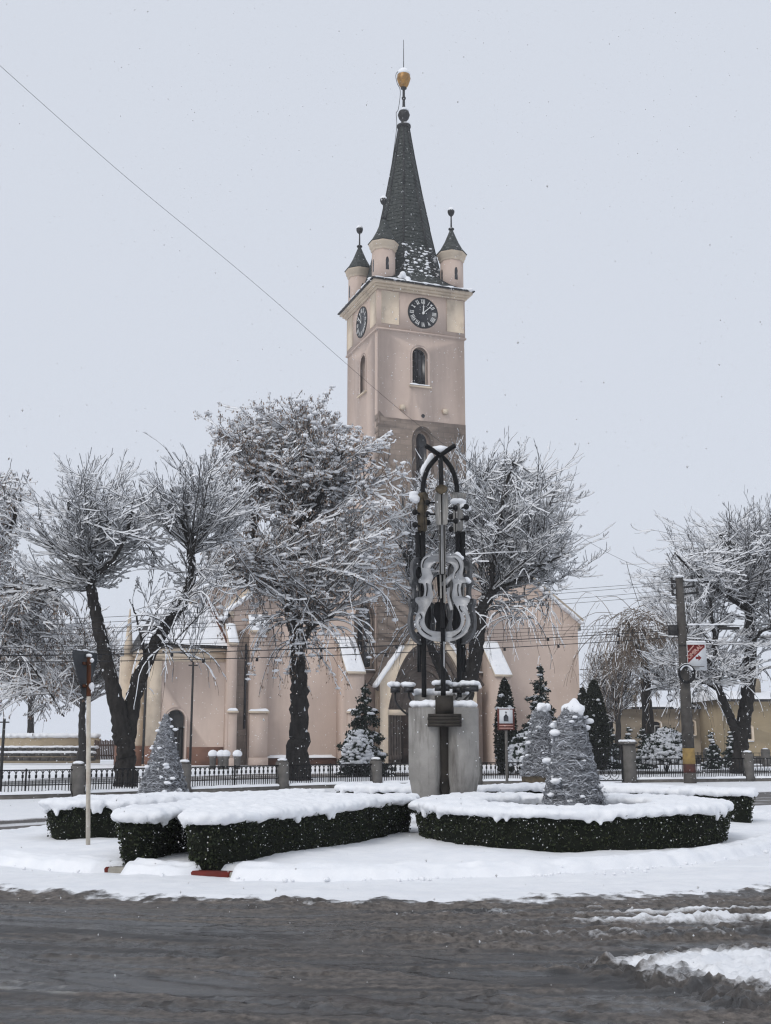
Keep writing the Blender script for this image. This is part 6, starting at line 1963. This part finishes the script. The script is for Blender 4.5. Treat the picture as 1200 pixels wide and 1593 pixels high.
# forked tree on the left
make_tree('bare_tree', 'forked bare tree with two leaning trunks by the left of the church', 38.0,
          [([(196, 1232, 0), (196, 1195, 0), (195, 1160, 0), (188, 1120, -.1)], 0.36, 0.28, 2, 0.0001),
           ([(190, 1150, -.1), (180, 1090, -.2), (166, 1030, -.2), (151, 965, 0), (143, 920, 0), (145, 896, 0)], 0.29, 0.15, 0.80, 3.2),
           ([(145, 898, 0), (128, 860, -.3), (112, 815, -.5), (105, 780, -.6)], 0.10, 0.03, 0.1, 1), ([(145, 898, 0), (160, 850, .5), (163, 800, .7), (160, 765, .8)], 0.10, 0.03, 0.1, 1), ([(145, 896, 0), (178, 868, -.5), (200, 820, -.8), (208, 780, -.9)], 0.10, 0.03, 0.1, 1),
           ([(146, 896, 0), (120, 880, .6), (88, 858, 1.0), (66, 838, 1.2)], 0.09, 0.03, 0.1, 1),
           ([(197, 1155, .1), (207, 1090, .2), (224, 1040, .3), (252, 985, .4), (284, 938, .4), (297, 900, .4), (297, 855, .4), (294, 820, .4)], 0.30, 0.10, 0.68, 2.6),
           ([(295, 850, .4), (280, 800, .2), (265, 760, 0)], 0.09, 0.03, 0.1, 0.8), ([(296, 840, .4), (312, 800, .8), (330, 770, 1.0)], 0.09, 0.03, 0.1, 0.8),
           ([(238, 1004, .4), (262, 1001, .2), (278, 1006, 0), (300, 1030, -.1)], 0.09, 0.02, 0.3, 0.35), ([(228, 1030, .3), (218, 985, .1), (206, 940, 0)], 0.07, 0.02, 0.3, 0.35)],
          [(150, 842, 128, 118, 2.8), (310, 805, 98, 104, 2.4), (290, 930, 95, 85, 1.8), (105, 915, 82, 62, 2.0), (225, 860, 70, 80, 2.0)], 11, n1=190, load=0.95, dens=(0.40, 0.36, 0.28), up1=0.25, hang=[(262, 1000, 8), (295, 935, 7), (240, 985, 5)])
# the big tree left of the tower, hung with seed keys
make_tree('maple_tree', 'tallest dark trunked tree with thick snow clumps in front of the church', 44.0,
          [([(464, 1220, 0), (464, 1170, 0), (466, 1110, 0), (465, 1050, 0), (462, 1000, 0), (462, 940, .1), (466, 880, .1), (470, 820, .2), (470, 760, .2), (478, 700, .2), (484, 660, .2)], 0.42, 0.06, 0.42, 5),
           ([(463, 1010, 0), (452, 960, -.3), (440, 920, -.5), (415, 885, -.8), (398, 840, -1), (392, 780, -1.1), (390, 720, -1.2), (382, 670, -1.2)], 0.24, 0.05, 0.3, 3),
           ([(470, 1005, 0), (482, 978, -.3), (505, 965, -.5), (520, 956, -.7)], 0.14, 0.06, 0.3, 0.8),
           ([(466, 900, .1), (490, 860, .4), (505, 830, .8), (540, 780, 1.2), (575, 745, 1.5)], 0.15, 0.04, 0.25, 2), ([(466, 870, .1), (450, 820, .6), (430, 770, 1.0), (415, 710, 1.3)], 0.13, 0.04, 0.25, 1.5),
           ([(470, 830, .1), (495, 780, -.5), (520, 730, -.9), (540, 690, -1.2)], 0.12, 0.04, 0.25, 1.6), ([(440, 925, -.4), (400, 905, -1), (360, 895, -1.4), (325, 893, -1.6)], 0.09, 0.03, 0.25, 1.0)],
          [(470, 760, 105, 135, 3.6), (385, 760, 70, 122, 3.0), (590, 800, 75, 95, 3.0), (560, 740, 60, 60, 2.4), (480, 880, 165, 85, 3.4), (350, 850, 50, 70, 2.4), (470, 680, 75, 56, 2.5), (495, 665, 45, 42, 2.0)], 23,
          n1=260, load=1.3, leaves=34000, clumps=6000, bark='twig_brown', droop=0.10, knots=9, dens=(0.44, 0.38, 0.3), hang=[(500, 975, 22), (440, 960, 26), (395, 900, 22), (540, 900, 22), (350, 900, 16), (470, 1000, 10)])
# loose drooping twigs below the crown belong to the same tree
# tree behind the sculpture, fanning right
make_tree('bare_tree', 'many stemmed bare tree behind the sculpture fanning out to the right', 47.0,
          [([(718, 1205, 0), (718, 1150, 0), (718, 1100, 0), (722, 1060, 0)], 0.52, 0.4, 2, 0.0001),
           ([(716, 1100, 0), (695, 1060, 0), (672, 1010, .3), (655, 960, .5), (640, 910, .8), (630, 860, 1.0)], 0.26, 0.06, 0.5, 2),
           ([(718, 1080, 0), (720, 1030, .3), (716, 980, .5), (712, 900, .6), (710, 820, .7), (712, 760, .8)], 0.24, 0.05, 0.45, 2),
           ([(722, 1090, 0), (736, 1040, -.2), (744, 990, -.3), (752, 945, -.4), (765, 920, -.5)], 0.34, 0.2, 0.85, 1.5),
           ([(760, 928, -.4), (768, 880, -.7), (775, 820, -1.0), (790, 750, -1.2), (800, 715, -1.3)], 0.15, 0.04, 0.15, 2), ([(764, 920, -.4), (795, 880, -.2), (830, 830, 0), (860, 780, .2)], 0.14, 0.04, 0.12, 2.2),
           ([(764, 922, -.4), (800, 905, -.9), (840, 880, -1.4), (885, 860, -1.8)], 0.12, 0.035, 0.12, 2), ([(757, 940, -.4), (790, 915, .6), (830, 905, 1.2), (880, 905, 1.6)], 0.1, 0.03, 0.15, 1.6), ([(756, 935, -.4), (748, 880, .2), (742, 820, .6), (745, 740, .9)], 0.13, 0.04, 0.15, 1.8)],
          [(785, 835, 122, 148, 3.6), (800, 760, 62, 82, 2.6), (845, 890, 62, 70, 2.8), (670, 850, 75, 130, 3.0), (745, 770, 60, 80, 2.5), (860, 800, 52, 62, 2.2), (800, 940, 60, 50, 2.0)], 37, n1=260, load=1.1, dens=(0.40, 0.36, 0.28), up1=0.08, hang=[(800, 950, 16), (840, 930, 14), (760, 940, 12), (660, 960, 14)])
# right tree
make_tree('bare_tree', 'broad bare tree with a forked trunk behind the utility pole sign', 52.0,
          [([(1153, 1210, 0), (1153, 1170, 0), (1157, 1130, 0), (1164, 1080, 0), (1168, 1020, .2), (1168, 960, .3), (1163, 930, .3)], 0.37, 0.22, 0.8, 1.4),
           ([(1152, 1150, 0), (1136, 1115, -.3), (1120, 1075, -.6), (1114, 1040, -.8), (1112, 990, -1), (1105, 930, -1.2)], 0.24, 0.06, 0.4, 1.6),
           ([(1165, 945, .3), (1150, 900, .2), (1135, 860, 0), (1120, 830, -.2)], 0.15, 0.04, 0.15, 1.6), ([(1165, 940, .3), (1172, 880, .6), (1170, 830, .8), (1168, 810, .9)], 0.15, 0.04, 0.15, 1.6), ([(1167, 950, .3), (1190, 900, .2), (1215, 850, .2)], 0.15, 0.04, 0.15, 1.6),
           ([(1164, 950, .3), (1120, 920, -.8), (1080, 890, -1.5), (1050, 860, -2)], 0.12, 0.035, 0.15, 1.8), ([(1168, 1000, .2), (1190, 980, -.5), (1230, 970, -1)], 0.12, 0.04, 0.2, 1.2), ([(1114, 1040, -.8), (1085, 1010, -1.4), (1050, 985, -2)], 0.1, 0.03, 0.2, 1.4),
           ([(1120, 1075, -.6), (1090, 1060, 0), (1050, 1062, .6), (1005, 1075, 1)], 0.09, 0.03, 0.2, 1.0), ([(1160, 1060, 0), (1130, 1050, .8), (1090, 1055, 1.4), (1040, 1095, 1.8)], 0.09, 0.03, 0.2, 0.8)],
          [(1150, 900, 130, 108, 3.8), (1085, 930, 75, 95, 3.0), (1200, 900, 90, 100, 3.4), (1080, 1060, 90, 60, 3.0), (1180, 1020, 60, 70, 2.6)], 41, n1=245, load=1.0, dens=(0.40, 0.36, 0.28), up1=0.15, hang=[(1060, 1070, 12), (1100, 1060, 12), (1180, 1040, 10)], group=None)
# left edge tree, boughs arching down
make_tree('bare_tree', 'big tree at the left edge with snowy boughs arching down', 41.0,
          [([(-70, 1230, 0), (-72, 1150, 0), (-74, 1050, 0), (-76, 960, 0), (-70, 880, 0)], 0.5, 0.24, 0.6, 2),
           ([(-74, 1000, 0), (-30, 950, -.5), (10, 920, -.8), (60, 912, -1.0), (90, 920, -1.1)], 0.16, 0.04, 0.2, 2), ([(-74, 960, 0), (-40, 900, .5), (-5, 850, 1), (25, 800, 1.4), (35, 760, 1.5)], 0.18, 0.05, 0.2, 2.4),
           ([(-74, 980, 0), (-30, 960, .8), (20, 955, 1.4), (60, 985, 1.8), (90, 1040, 2)], 0.14, 0.03, 0.2, 2.2), ([(-72, 1040, 0), (-30, 1010, -.6), (20, 1010, -1), (60, 1050, -1.3), (100, 1115, -1.5)], 0.12, 0.025, 0.2, 2.2), ([(-72, 900, 0), (-60, 820, 0), (-40, 760, .2), (-10, 730, .4)], 0.16, 0.05, 0.2, 2)],
          [(-10, 820, 72, 108, 3.0), (20, 960, 95, 75, 3.0), (15, 1050, 105, 85, 2.8), (-60, 860, 80, 120, 3.2)], 53, n1=165, load=1.0, leaves=9000, bark='twig_brown', droop=0.30, dens=(0.42, 0.36, 0.28), hang=[(60, 990, 16), (20, 1000, 16), (80, 930, 12), (30, 940, 14)])
# background trees
make_tree('bare_tree', 'hazy far tree behind the garden wall left of the forked tree', 82.0,
          [([(128, 1172, 0), (128, 1120, 0), (130, 1060, 0), (128, 1010, 0)], 0.3, 0.12, 0.35, 2), ([(128, 1090, 0), (105, 1050, 0), (85, 1010, 0)], 0.14, 0.05, 0.3, 1), ([(129, 1080, 0), (160, 1040, 0), (180, 1010, 0)], 0.14, 0.05, 0.3, 1)],
          [(120, 1050, 85, 75, 4), (80, 1075, 60, 55, 3.5), (165, 1075, 50, 50, 3.5)], 61, n1=80, load=1.8, minr=0.016, leaves=3000, l3=True, bark='twig_brown', dens=(0.6, 0.5, 0.0), keep=0.9)
make_tree('bare_tree', 'far snowy tree at the left edge above the garden wall', 95.0,
          [([(48, 1170, 0), (48, 1110, 0), (50, 1050, 0), (46, 1000, 0)], 0.32, 0.12, 0.3, 2), ([(49, 1080, 0), (20, 1040, 0), (0, 1005, 0)], 0.14, 0.05, 0.3, 1), ([(49, 1070, 0), (75, 1030, 0), (95, 1005, 0)], 0.14, 0.05, 0.3, 1)],
          [(48, 1040, 80, 85, 4), (10, 1070, 60, 60, 3.5), (95, 1080, 60, 50, 3.5)], 62, n1=75, load=1.8, minr=0.016, leaves=2500, bark='twig_brown', dens=(0.6, 0.5, 0.0), keep=0.9)
make_tree('willow_tree', 'tawny weeping willow with long hanging withes before the far houses', 62.0,
          [([(1010, 1195, 0), (1008, 1120, 0), (1004, 1040, 0), (1000, 980, 0)], 0.4, 0.15, 0.55, 2), ([(1004, 1040, 0), (985, 985, -.5), (975, 965, -.8)], 0.16, 0.06, 0.3, 1), ([(1004, 1030, 0), (1025, 985, .5), (1040, 970, .8)], 0.16, 0.06, 0.3, 1)],
          [(1000, 1000, 46, 60, 2.6), (985, 1070, 46, 60, 2.4), (1030, 1075, 45, 60, 2.4)], 67, n1=45, load=0.4, minr=0.009, bark='willow', droop=0.85, dens=(0.8, 0.5, 0.0), keep=0.2, up1=0.0, hang=[(985, 958, 36), (1005, 952, 36), (1030, 965, 36), (965, 980, 20), (1045, 985, 20), (980, 1020, 20), (1020, 1020, 20)])
make_tree('bare_tree', 'round twiggy bare tree beyond the pair of dark cypresses', 74.0,
          [([(962, 1190, 0), (962, 1130, 0), (962, 1090, 0)], 0.22, 0.12, 0.5, 2), ([(962, 1100, 0), (945, 1060, 0), (940, 1035, 0)], 0.09, 0.04, 0.2, 1), ([(962, 1100, 0), (978, 1060, 0), (985, 1030, 0)], 0.09, 0.04, 0.2, 1)],
          [(962, 1062, 46, 58, 2.2)], 71, n1=55, load=0.9, minr=0.011, bark='twig_brown', dens=(0.7, 0.5, 0.0), keep=0.55)


# ------------------------------------------------------------------ conifers and shrubs
def spruce(label, px, py_base, py_top, w_px, Y, seed, load=0.5, group=None, name='spruce_tree', z0=0.0):
    r = np.random.default_rng(seed)
    p = at(px, 1150, Y)
    Hh = at(px, py_top, Y)[2] - z0
    W_ = w_px * Y / 1800
    t = thing(name, label, 'tree' if name != 'snowy_shrub' else 'shrub', (p[0], Y, z0), 0, group)
    MB().tube([(0, 0, -0.1), (0.02, 0, Hh * 0.5), (0, 0, Hh)], [0.05 + 0.02 * Hh, 0.03 + 0.01 * Hh, 0.012], 8).build('trunk', M['bark'], t)
    nd, sn = MB(), []
    SS, bs = [], []
    lev = int(Hh / 0.19)
    for k in range(lev):
        f = k / lev
        z = Hh * (0.06 + 0.92 * f)
        Rr = W_ / 2 * (1 - f) ** 0.85 * (0.75 + 0.4 * r.random()) + 0.05
        nb = max(4, int(9 * (1 - f) + 3))
        for q in range(nb):
            a = r.random() * 2 * PI
            z = Hh * (0.06 + 0.92 * f) + 0.16 * r.normal()
            L = Rr * (0.65 + 0.5 * r.random())
            m = max(14, int(120 * L))
            s = r.random(m) ** 0.7
            sag = -0.30 * L * s ** 1.4 + 0.12 * L * (s > 0.85) * (s - 0.85) * 4
            w = (0.10 * L + 0.05) * (1 - 0.6 * s) * r.normal(0, 0.8, m)
            C = np.column_stack([np.cos(a) * L * s - np.sin(a) * w, np.sin(a) * L * s + np.cos(a) * w, z + sag + r.normal(0, 0.02, m) - np.abs(w) * 0.3])
            add_leaves(nd, C, 0.05 + 0.035 * r.random(m), r, hang=0.35, aspect=2.0)
            if r.random() < load:
                u0, u1 = 0.25 + 0.35 * r.random(), 0.75 + 0.3 * r.random()
                us = np.linspace(u0, u1, 4)
                bp = np.column_stack([np.cos(a) * L * us, np.sin(a) * L * us, z - 0.30 * L * us ** 1.4 + 0.02]) + r.normal(0, 0.012, (4, 3))
                rs_ = (0.018 + 0.035 * r.random(4)) * min(1.0, 0.5 + L)
                rs_[0] *= 0.5; rs_[-1] *= 0.5
                bs.append((bp[:-1], bp[1:], rs_[:-1], rs_[1:]))
                for _ in range(int(1.6 * r.random())):
                    u = 0.45 + 0.55 * r.random()
                    sn.append((np.cos(a) * L * u, np.sin(a) * L * u, z - 0.30 * L * u ** 1.4 + 0.035)); q_ = 0.04 + 0.10 * r.random() ** 2 * min(1, L + 0.3); SS.append((q_ * 1.7, q_ * 1.7, q_ * 0.7))
    nd.build('crown', M['needle'], t, tint=True)
    V, F = balls(sn, SS, ICO1, 0.5, r)
    V2, F2 = seg_mesh(*[np.concatenate([q[i] for q in bs]) for i in range(4)], 6)
    MB().add(V, F).add(V2, F2).build('bough_snow', M['twig_snow'], t, smooth=True, kind='stuff')
    return t


def column(label, px, py_top, w_px, Y, seed, load=60, group=None):
    r = np.random.default_rng(seed)
    p = at(px, 1150, Y)
    Hh = at(px, py_top, Y)[2]
    W_ = w_px * Y / 1800 / 2
    t = thing('column_thuja', label, 'tree', (p[0], Y, 0), 0, group)
    prof = lambda z: W_ * np.minimum(1, (0.55 + 2.2 * z / Hh)) * np.clip((1 - z / Hh) * 2.2, 0, 1) ** 0.6
    MB().lathe([(max(0.02, float(prof(z)) * 0.72), z) for z in np.linspace(0.0, Hh * 0.97, 12)], n=12).build('trunk', M['box_core'], t)
    n = int(2600 * Hh * W_ * 2)
    z = Hh * r.random(n); a = r.random(n) * 2 * PI
    rr = prof(z) * (0.72 + 0.36 * r.random(n) + 0.2 * (fbm(np.cos(a) * 3, np.sin(a) * 3, z * 2.2, seed=seed) - 0.5))
    m_ = MB()
    add_leaves(m_, np.column_stack([np.cos(a) * rr, np.sin(a) * rr, z]), 0.05 + 0.045 * r.random(n), r, hang=0.15, aspect=1.9)
    m_.build('crown', M['thuja'], t, tint=True)
    k = load
    z = Hh * r.random(k); a = r.random(k) * 2 * PI; rr = prof(z)
    s = 0.03 + 0.08 * r.random(k) ** 3
    V, F = balls(np.column_stack([np.cos(a) * rr, np.sin(a) * rr, z]), np.column_stack([s * 1.3, s * 1.3, s * 0.8]), ICO1, 0.5, r)
    MB().add(V, F).build('clinging_snow', M['twig_snow'], t, smooth=True)


def shrub(label, px, py_top, w_px, Y, seed, load=1.0, group=None, py_base=None):
    r = np.random.default_rng(seed)
    p = at(px, 1150, Y)
    Hh = at(px, py_top, Y)[2]
    W_ = w_px * Y / 1800 / 2
    t = thing('snowy_shrub', label, 'shrub', (p[0], Y, 0), 0, group)
    st = MB()
    for k in range(7):
        a = r.random() * 2 * PI; f = 0.7 * r.random()
        st.tube([(0, 0, -0.05), (math.cos(a) * W_ * f * 0.5, math.sin(a) * W_ * f * 0.5, Hh * 0.4), (math.cos(a) * W_ * f, math.sin(a) * W_ * f, Hh * 0.75)], [0.03, 0.02, 0.01], 5)
    st.build('stems', M['bark'], t)
    n = int(1500 * W_ * Hh * 2)
    v = r.normal(size=(n, 3)); v /= np.linalg.norm(v, axis=1)[:, None]
    v[:, 2] = np.abs(v[:, 2]) * 1.0 - 0.1
    rad = (0.55 + 0.5 * r.random(n)) * (0.75 + 0.5 * fbm(v[:, 0] * 2.5, v[:, 1] * 2.5, v[:, 2] * 2.5, seed=seed))
    C = v * rad[:, None] * np.array([W_, W_, Hh * 0.62]) + np.array([0, 0, Hh * 0.36])
    m_ = MB(); add_leaves(m_, C, 0.06 + 0.04 * r.random(n), r, hang=0.3, aspect=1.8)
    m_.build('foliage', M['needle'], t, tint=True, kind='stuff')
    k = int(130 * load * W_ * Hh) + 30
    v = r.normal(size=(k, 3)); v /= np.linalg.norm(v, axis=1)[:, None]; v[:, 2] = np.abs(v[:, 2]) * 1.1 - 0.25
    rad = 0.8 * (0.78 + 0.5 * fbm(v[:, 0] * 2.5, v[:, 1] * 2.5, v[:, 2] * 2.5, seed=seed)) + 0.15
    C = v * rad[:, None] * np.array([W_, W_, Hh * 0.62]) + np.array([0, 0, Hh * 0.38])
    s = 0.05 + 0.09 * r.random(k)
    V, F = balls(C, np.column_stack([s * 1.3, s * 1.3, s * 0.75]), ICO0, 0.6, r)
    MB().add(V, F).build('snow_load', M['twig_snow'], t, smooth=True)


spruce('young spruce with drooping snowy boughs left of the church portal', 568, 1200, 1058, 88, 52, 1, 0.55)
shrub('snow mound shrub at the foot of the young spruce', 556, 1128, 44, 51, 2, 1.8)
column('dark columnar thuja standing behind the brown and white sign', 787, 1058, 30, 54, 3)
spruce('bushy young conifer against the pink wall behind the smaller tinsel cone', 843, 1200, 1034, 92, 55, 4, 0.8)
shrub('dark snow dusted bush right beside the post of the brown sign', 822, 1130, 62, 50, 5, 0.8)
column('tallest dark cypress of the pair beside the church corner', 927, 1060, 38, 58, 6, 45)
column('slimmer cypress half hidden behind the taller one at the church corner', 909, 1072, 26, 61, 7, 20)
for k, (px, py, w) in enumerate(((952, 1132, 30), (978, 1133, 26), (1000, 1131, 30))):
    spruce(['small snow plastered conifer next to the dark cypress', 'small snow plastered conifer directly behind the gate pillar', 'small snow plastered conifer just right of the gate pillar'][k], px, 1195, py, w, 60, 20 + k, 1.0, 'small conifers behind the gate', 'snowy_conifer')
shrub('wide bush buried in snow left of the utility pole', 1035, 1130, 70, 56, 9, 2.4)
spruce('small snowy spruce right of the utility pole foot', 1109, 1198, 1140, 34, 60, 31, 1.0, None, 'snowy_conifer')
spruce('small snowy spruce against the trunk of the broad bare tree', 1138, 1198, 1130, 32, 62, 32, 1.0, None, 'snowy_conifer')


# ------------------------------------------------------------------ far buildings and the garden wall
def house(label, x0, x1, py_eave, Y, m, wins, ridge, seed):
    a, b = at(x0, 1150, Y), at(x1, 1150, Y)
    w = b[0] - a[0]; ze = at(x0, py_eave, Y)[2]
    t = thing('house', label, 'house', (a[0], Y, 0))
    holes = []
    k_m = Y / 1800
    for (wx, wy0, wy1, ww) in wins:
        cx = (wx - x0) * k_m; z0, z1 = at(wx, wy1, Y)[2], at(wx, wy0, Y)[2]
        holes.append((cx, ww * k_m, z0, z1))
    hl = [arch(c, w_, z0, z1 - 0.25 * w_, z1, 6, False) for c, w_, z0, z1 in holes]
    MB().plate([(0, -0.2), (w, -0.2), (w, ze), (0, ze)], hl, 0, 0.4).build('wall', m, t)
    MB().box(0, 0.4, 0.4, 8, -0.2, ze).box(w - 0.4, w, 0.4, 8, -0.2, ze).box(0.4, w - 0.4, 7.6, 8, -0.2, ze).build('back_wall', m, t)
    for c, w_, z0, z1 in holes:
        f = MB().plate(arch(c, w_ + 0.3, z0 - 0.1, z1 - 0.25 * w_, z1 + 0.12, 6, False), [arch(c, w_ - 0.02, z0, z1 - 0.25 * w_, z1 - 0.02, 6, False)], -0.06, 0.02).build('window', M['cream'], t)
        MB().box(c - w_ / 2, c + w_ / 2, 0.2, 0.23, z0, z1).build('pane', M['glass'], f)
        MB().box(c - 0.04, c + 0.04, 0.12, 0.17, z0, z0 + (z1 - z0) * 0.62).box(c - w_ / 2, c + w_ / 2, 0.115, 0.165, z0 + (z1 - z0) * 0.60, z0 + (z1 - z0) * 0.66).build('sash', M['white_paint'], f)
        MB().box(c - w_ / 2 - 0.1, c + w_ / 2 + 0.1, -0.14, 0.0, z0 - 0.16, z0 - 0.102).build('sill', M['snow'], f)
    rf = MB().add([(-0.4, -0.5, ze - 0.02), (w + 0.4, -0.5, ze - 0.02), (w + 0.4, 4, ze + ridge), (-0.4, 4, ze + ridge), (-0.4, 8.5, ze - 0.02), (w + 0.4, 8.5, ze - 0.02)], [[0, 1, 2, 3], [3, 2, 5, 4]], [[0, 3, 4], [1, 5, 2]])
    r_ = rf.build('roof', M['snow'], t)
    MB().box(-0.42, w + 0.42, -0.56, -0.44, ze - 0.16, ze + 0.0).build('gutter', M['metal_dark'], r_)
    MB().box(w * 0.4, w * 0.4 + 0.7, 3.2, 3.9, ze + ridge * 0.6, ze + ridge + 0.9).build('chimney', M['house_beige'], r_)
    MB().box(0, w, -0.05, -0.002, -0.2, 0.5).build('plinth', M['field_stone'], t)
    return t


house('low beige house with arched windows behind the shrubs', 908, 1122, 1100, 84, M['house_beige'], [(946, 1112, 1140, 17), (1018, 1122, 1142, 16), (1070, 1120, 1142, 16)], 0.6, 1)
house('ochre yellow house wall at the right edge behind the bare tree', 1128, 1300, 1088, 78, M['house_ochre'], [(1165, 1130, 1150, 9), (1235, 1122, 1150, 18)], 0.7, 2)
build_fence('small dark railing in front of the far houses', [at(x, 1150, 66)[:2] for x in (1070, 1100, 1190, 1290)], 1.05, 0.85, 7, arches=False, spacing=0.3, post_w=0.4)


def garden_wall():
    Y = 90.0
    a, b = at(-60, 1150, Y), at(152, 1150, Y)
    w = b[0] - a[0]
    zt = at(50, 1146, Y)[2]; zl = at(50, 1166, Y)[2]
    t = thing('garden_wall', 'long plain beige garden wall capped with snow', 'wall', (a[0], Y, 0))
    MB().box(0, w, 0, 0.4, -0.2, zt).build('masonry', M['wall_beige'], t)
    MB().box(w - 1.0, w + 0.15, -0.12, 0.5, -0.2, zt - 0.15).build('end_pier', M['wall_beige'], t)
    k = 170
    blob_snow('wall_snow', np.column_stack([w * np.linspace(0, 1, k), 0.2 + 0.05 * RNG.normal(size=k), np.full(k, zt + 0.06)]), np.column_stack([np.full(k, 0.2), np.full(k, 0.35), 0.16 + 0.08 * RNG.random(k)]), t, 0.09)
    # terraced dry stone wall in front, every stone laid
    Y2 = 85.0
    a2 = at(-40, 1150, Y2)
    s = thing('stone_terrace', 'low dark dry stone terrace wall with snow on its steps', 'wall', (a2[0], Y2, 0))
    wd = (at(145, 1150, Y2) - a2)[0]
    r = np.random.default_rng(4)
    for row, (z0, z1, y) in enumerate(((0.05, 0.36, 0.0), (0.36, 0.62, 0.0), (0.72, 0.98, 1.1))):
        x = 0.0
        lim = wd if row < 2 else wd * 0.96
        while x < lim:
            L = 0.35 + 0.4 * r.random()
            q = r.random(4) * 0.05
            MB().box(x + 0.02, x + L - 0.02, y - 0.15 - q[0], y + 0.5, z0 + 0.012 + q[1] * 0.3, z1 - 0.012 - q[2]).build('stone', M['field_stone'], s)
            x += L
    for y, z in ((0.25, 0.63), (1.35, 0.99)):
        k = 120
        x = wd * np.linspace(0, 1, k); keep = r.random(k) > 0.12
        blob_snow('step_snow', np.column_stack([x, np.full(k, y), np.full(k, z + 0.03)])[keep], np.column_stack([np.full(k, 0.22), np.full(k, 0.5), 0.06 + 0.08 * r.random(k)])[keep], s, 0.08)
    g = thing('board_gate', 'brown wooden board gate between the garden wall and the forked tree', 'gate', (at(147, 1150, 88)[0], 88, 0))
    gw = (at(184, 1150, 88) - at(147, 1150, 88))[0]
    zg = at(160, 1151, 88)[2]
    nb = 14
    for k in range(nb):
        MB().box(gw * k / nb + 0.012, gw * (k + 1) / nb - 0.012, 0, 0.05, 0.1, zg - 0.04 * (k % 3)).build('board', M['gate_wood'], g)
    for z in (0.4, zg - 0.4):
        MB().box(0, gw, 0.052, 0.1, z - 0.06, z + 0.06).build('rail', M['gate_wood'], g)


garden_wall()

# small snow capped stone posts by the wing
for k, (px, lab) in enumerate(((332, 'leftmost of the small stone posts with round snow caps by the church'), (345, 'second from left of the small snow capped stone posts'), (352, 'third from left of the small snow capped stone posts'), (370, 'rightmost small snow capped stone post by the church wall'))):
    Y = 60.0
    p = at(px, 1150, Y); zt = at(px, 1176, Y)[2]
    t = thing('stone_post', lab, 'post', (p[0], Y, 0), 0, 'small stone posts by the church')
    MB().lathe([(0.16, -0.1), (0.16, zt * 0.8), (0.2, zt * 0.85), (0.2, zt)], n=12).build('shaft', M['post_concrete'], t)
    MB().lathe([(0.2, zt - 0.02), (0.25, zt + 0.06), (0.24, zt + 0.16), (0.15, zt + 0.26), (0.02, zt + 0.3)], n=12).build('snow_cap', M['snow'], t, smooth=True)

# ------------------------------------------------------------------ snow in the air
def falling_snow():
    r = np.random.default_rng(99)
    n = 24000
    Y = 5.0 + 45 * r.random(n) ** 0.8
    X = (r.random(n) - 0.5) * 1.05 * (Y + 4)
    Z = r.random(n) * (0.75 * Y + 3) + 0.1
    s = 0.0020 + 0.0045 * r.random(n) ** 3 + 0.00016 * Y
    V, F = balls(np.column_stack([X, Y, Z]), np.column_stack([s, s, s * (0.8 + 0.8 * r.random(n))]), OCTA, 0.5, r)
    MB().add(V, F).build('falling_snow', M['flake'], None, kind='stuff', label='falling snowflakes in the air', cat='snow')


falling_snow()


# ------------------------------------------------------------------ snow haze
def haze():
    m = bpy.data.materials.new('snow_haze')
    m.use_nodes = True
    nt = m.node_tree
    nt.nodes.clear()
    out = nt.nodes.new('ShaderNodeOutputMaterial')
    v = nt.nodes.new('ShaderNodeVolumePrincipled')
    v.inputs['Color'].default_value = (0.9, 0.92, 0.96, 1)
    v.inputs['Density'].default_value = 0.0006
    v.inputs['Anisotropy'].default_value = 0.2
    nt.links.new(v.outputs['Volume'], out.inputs['Volume'])
    MB().box(-760, 760, -360, 1160, -1.4, 53.0).build('haze', m, None, kind='stuff', label='pale haze of falling snow filling the air')


haze()
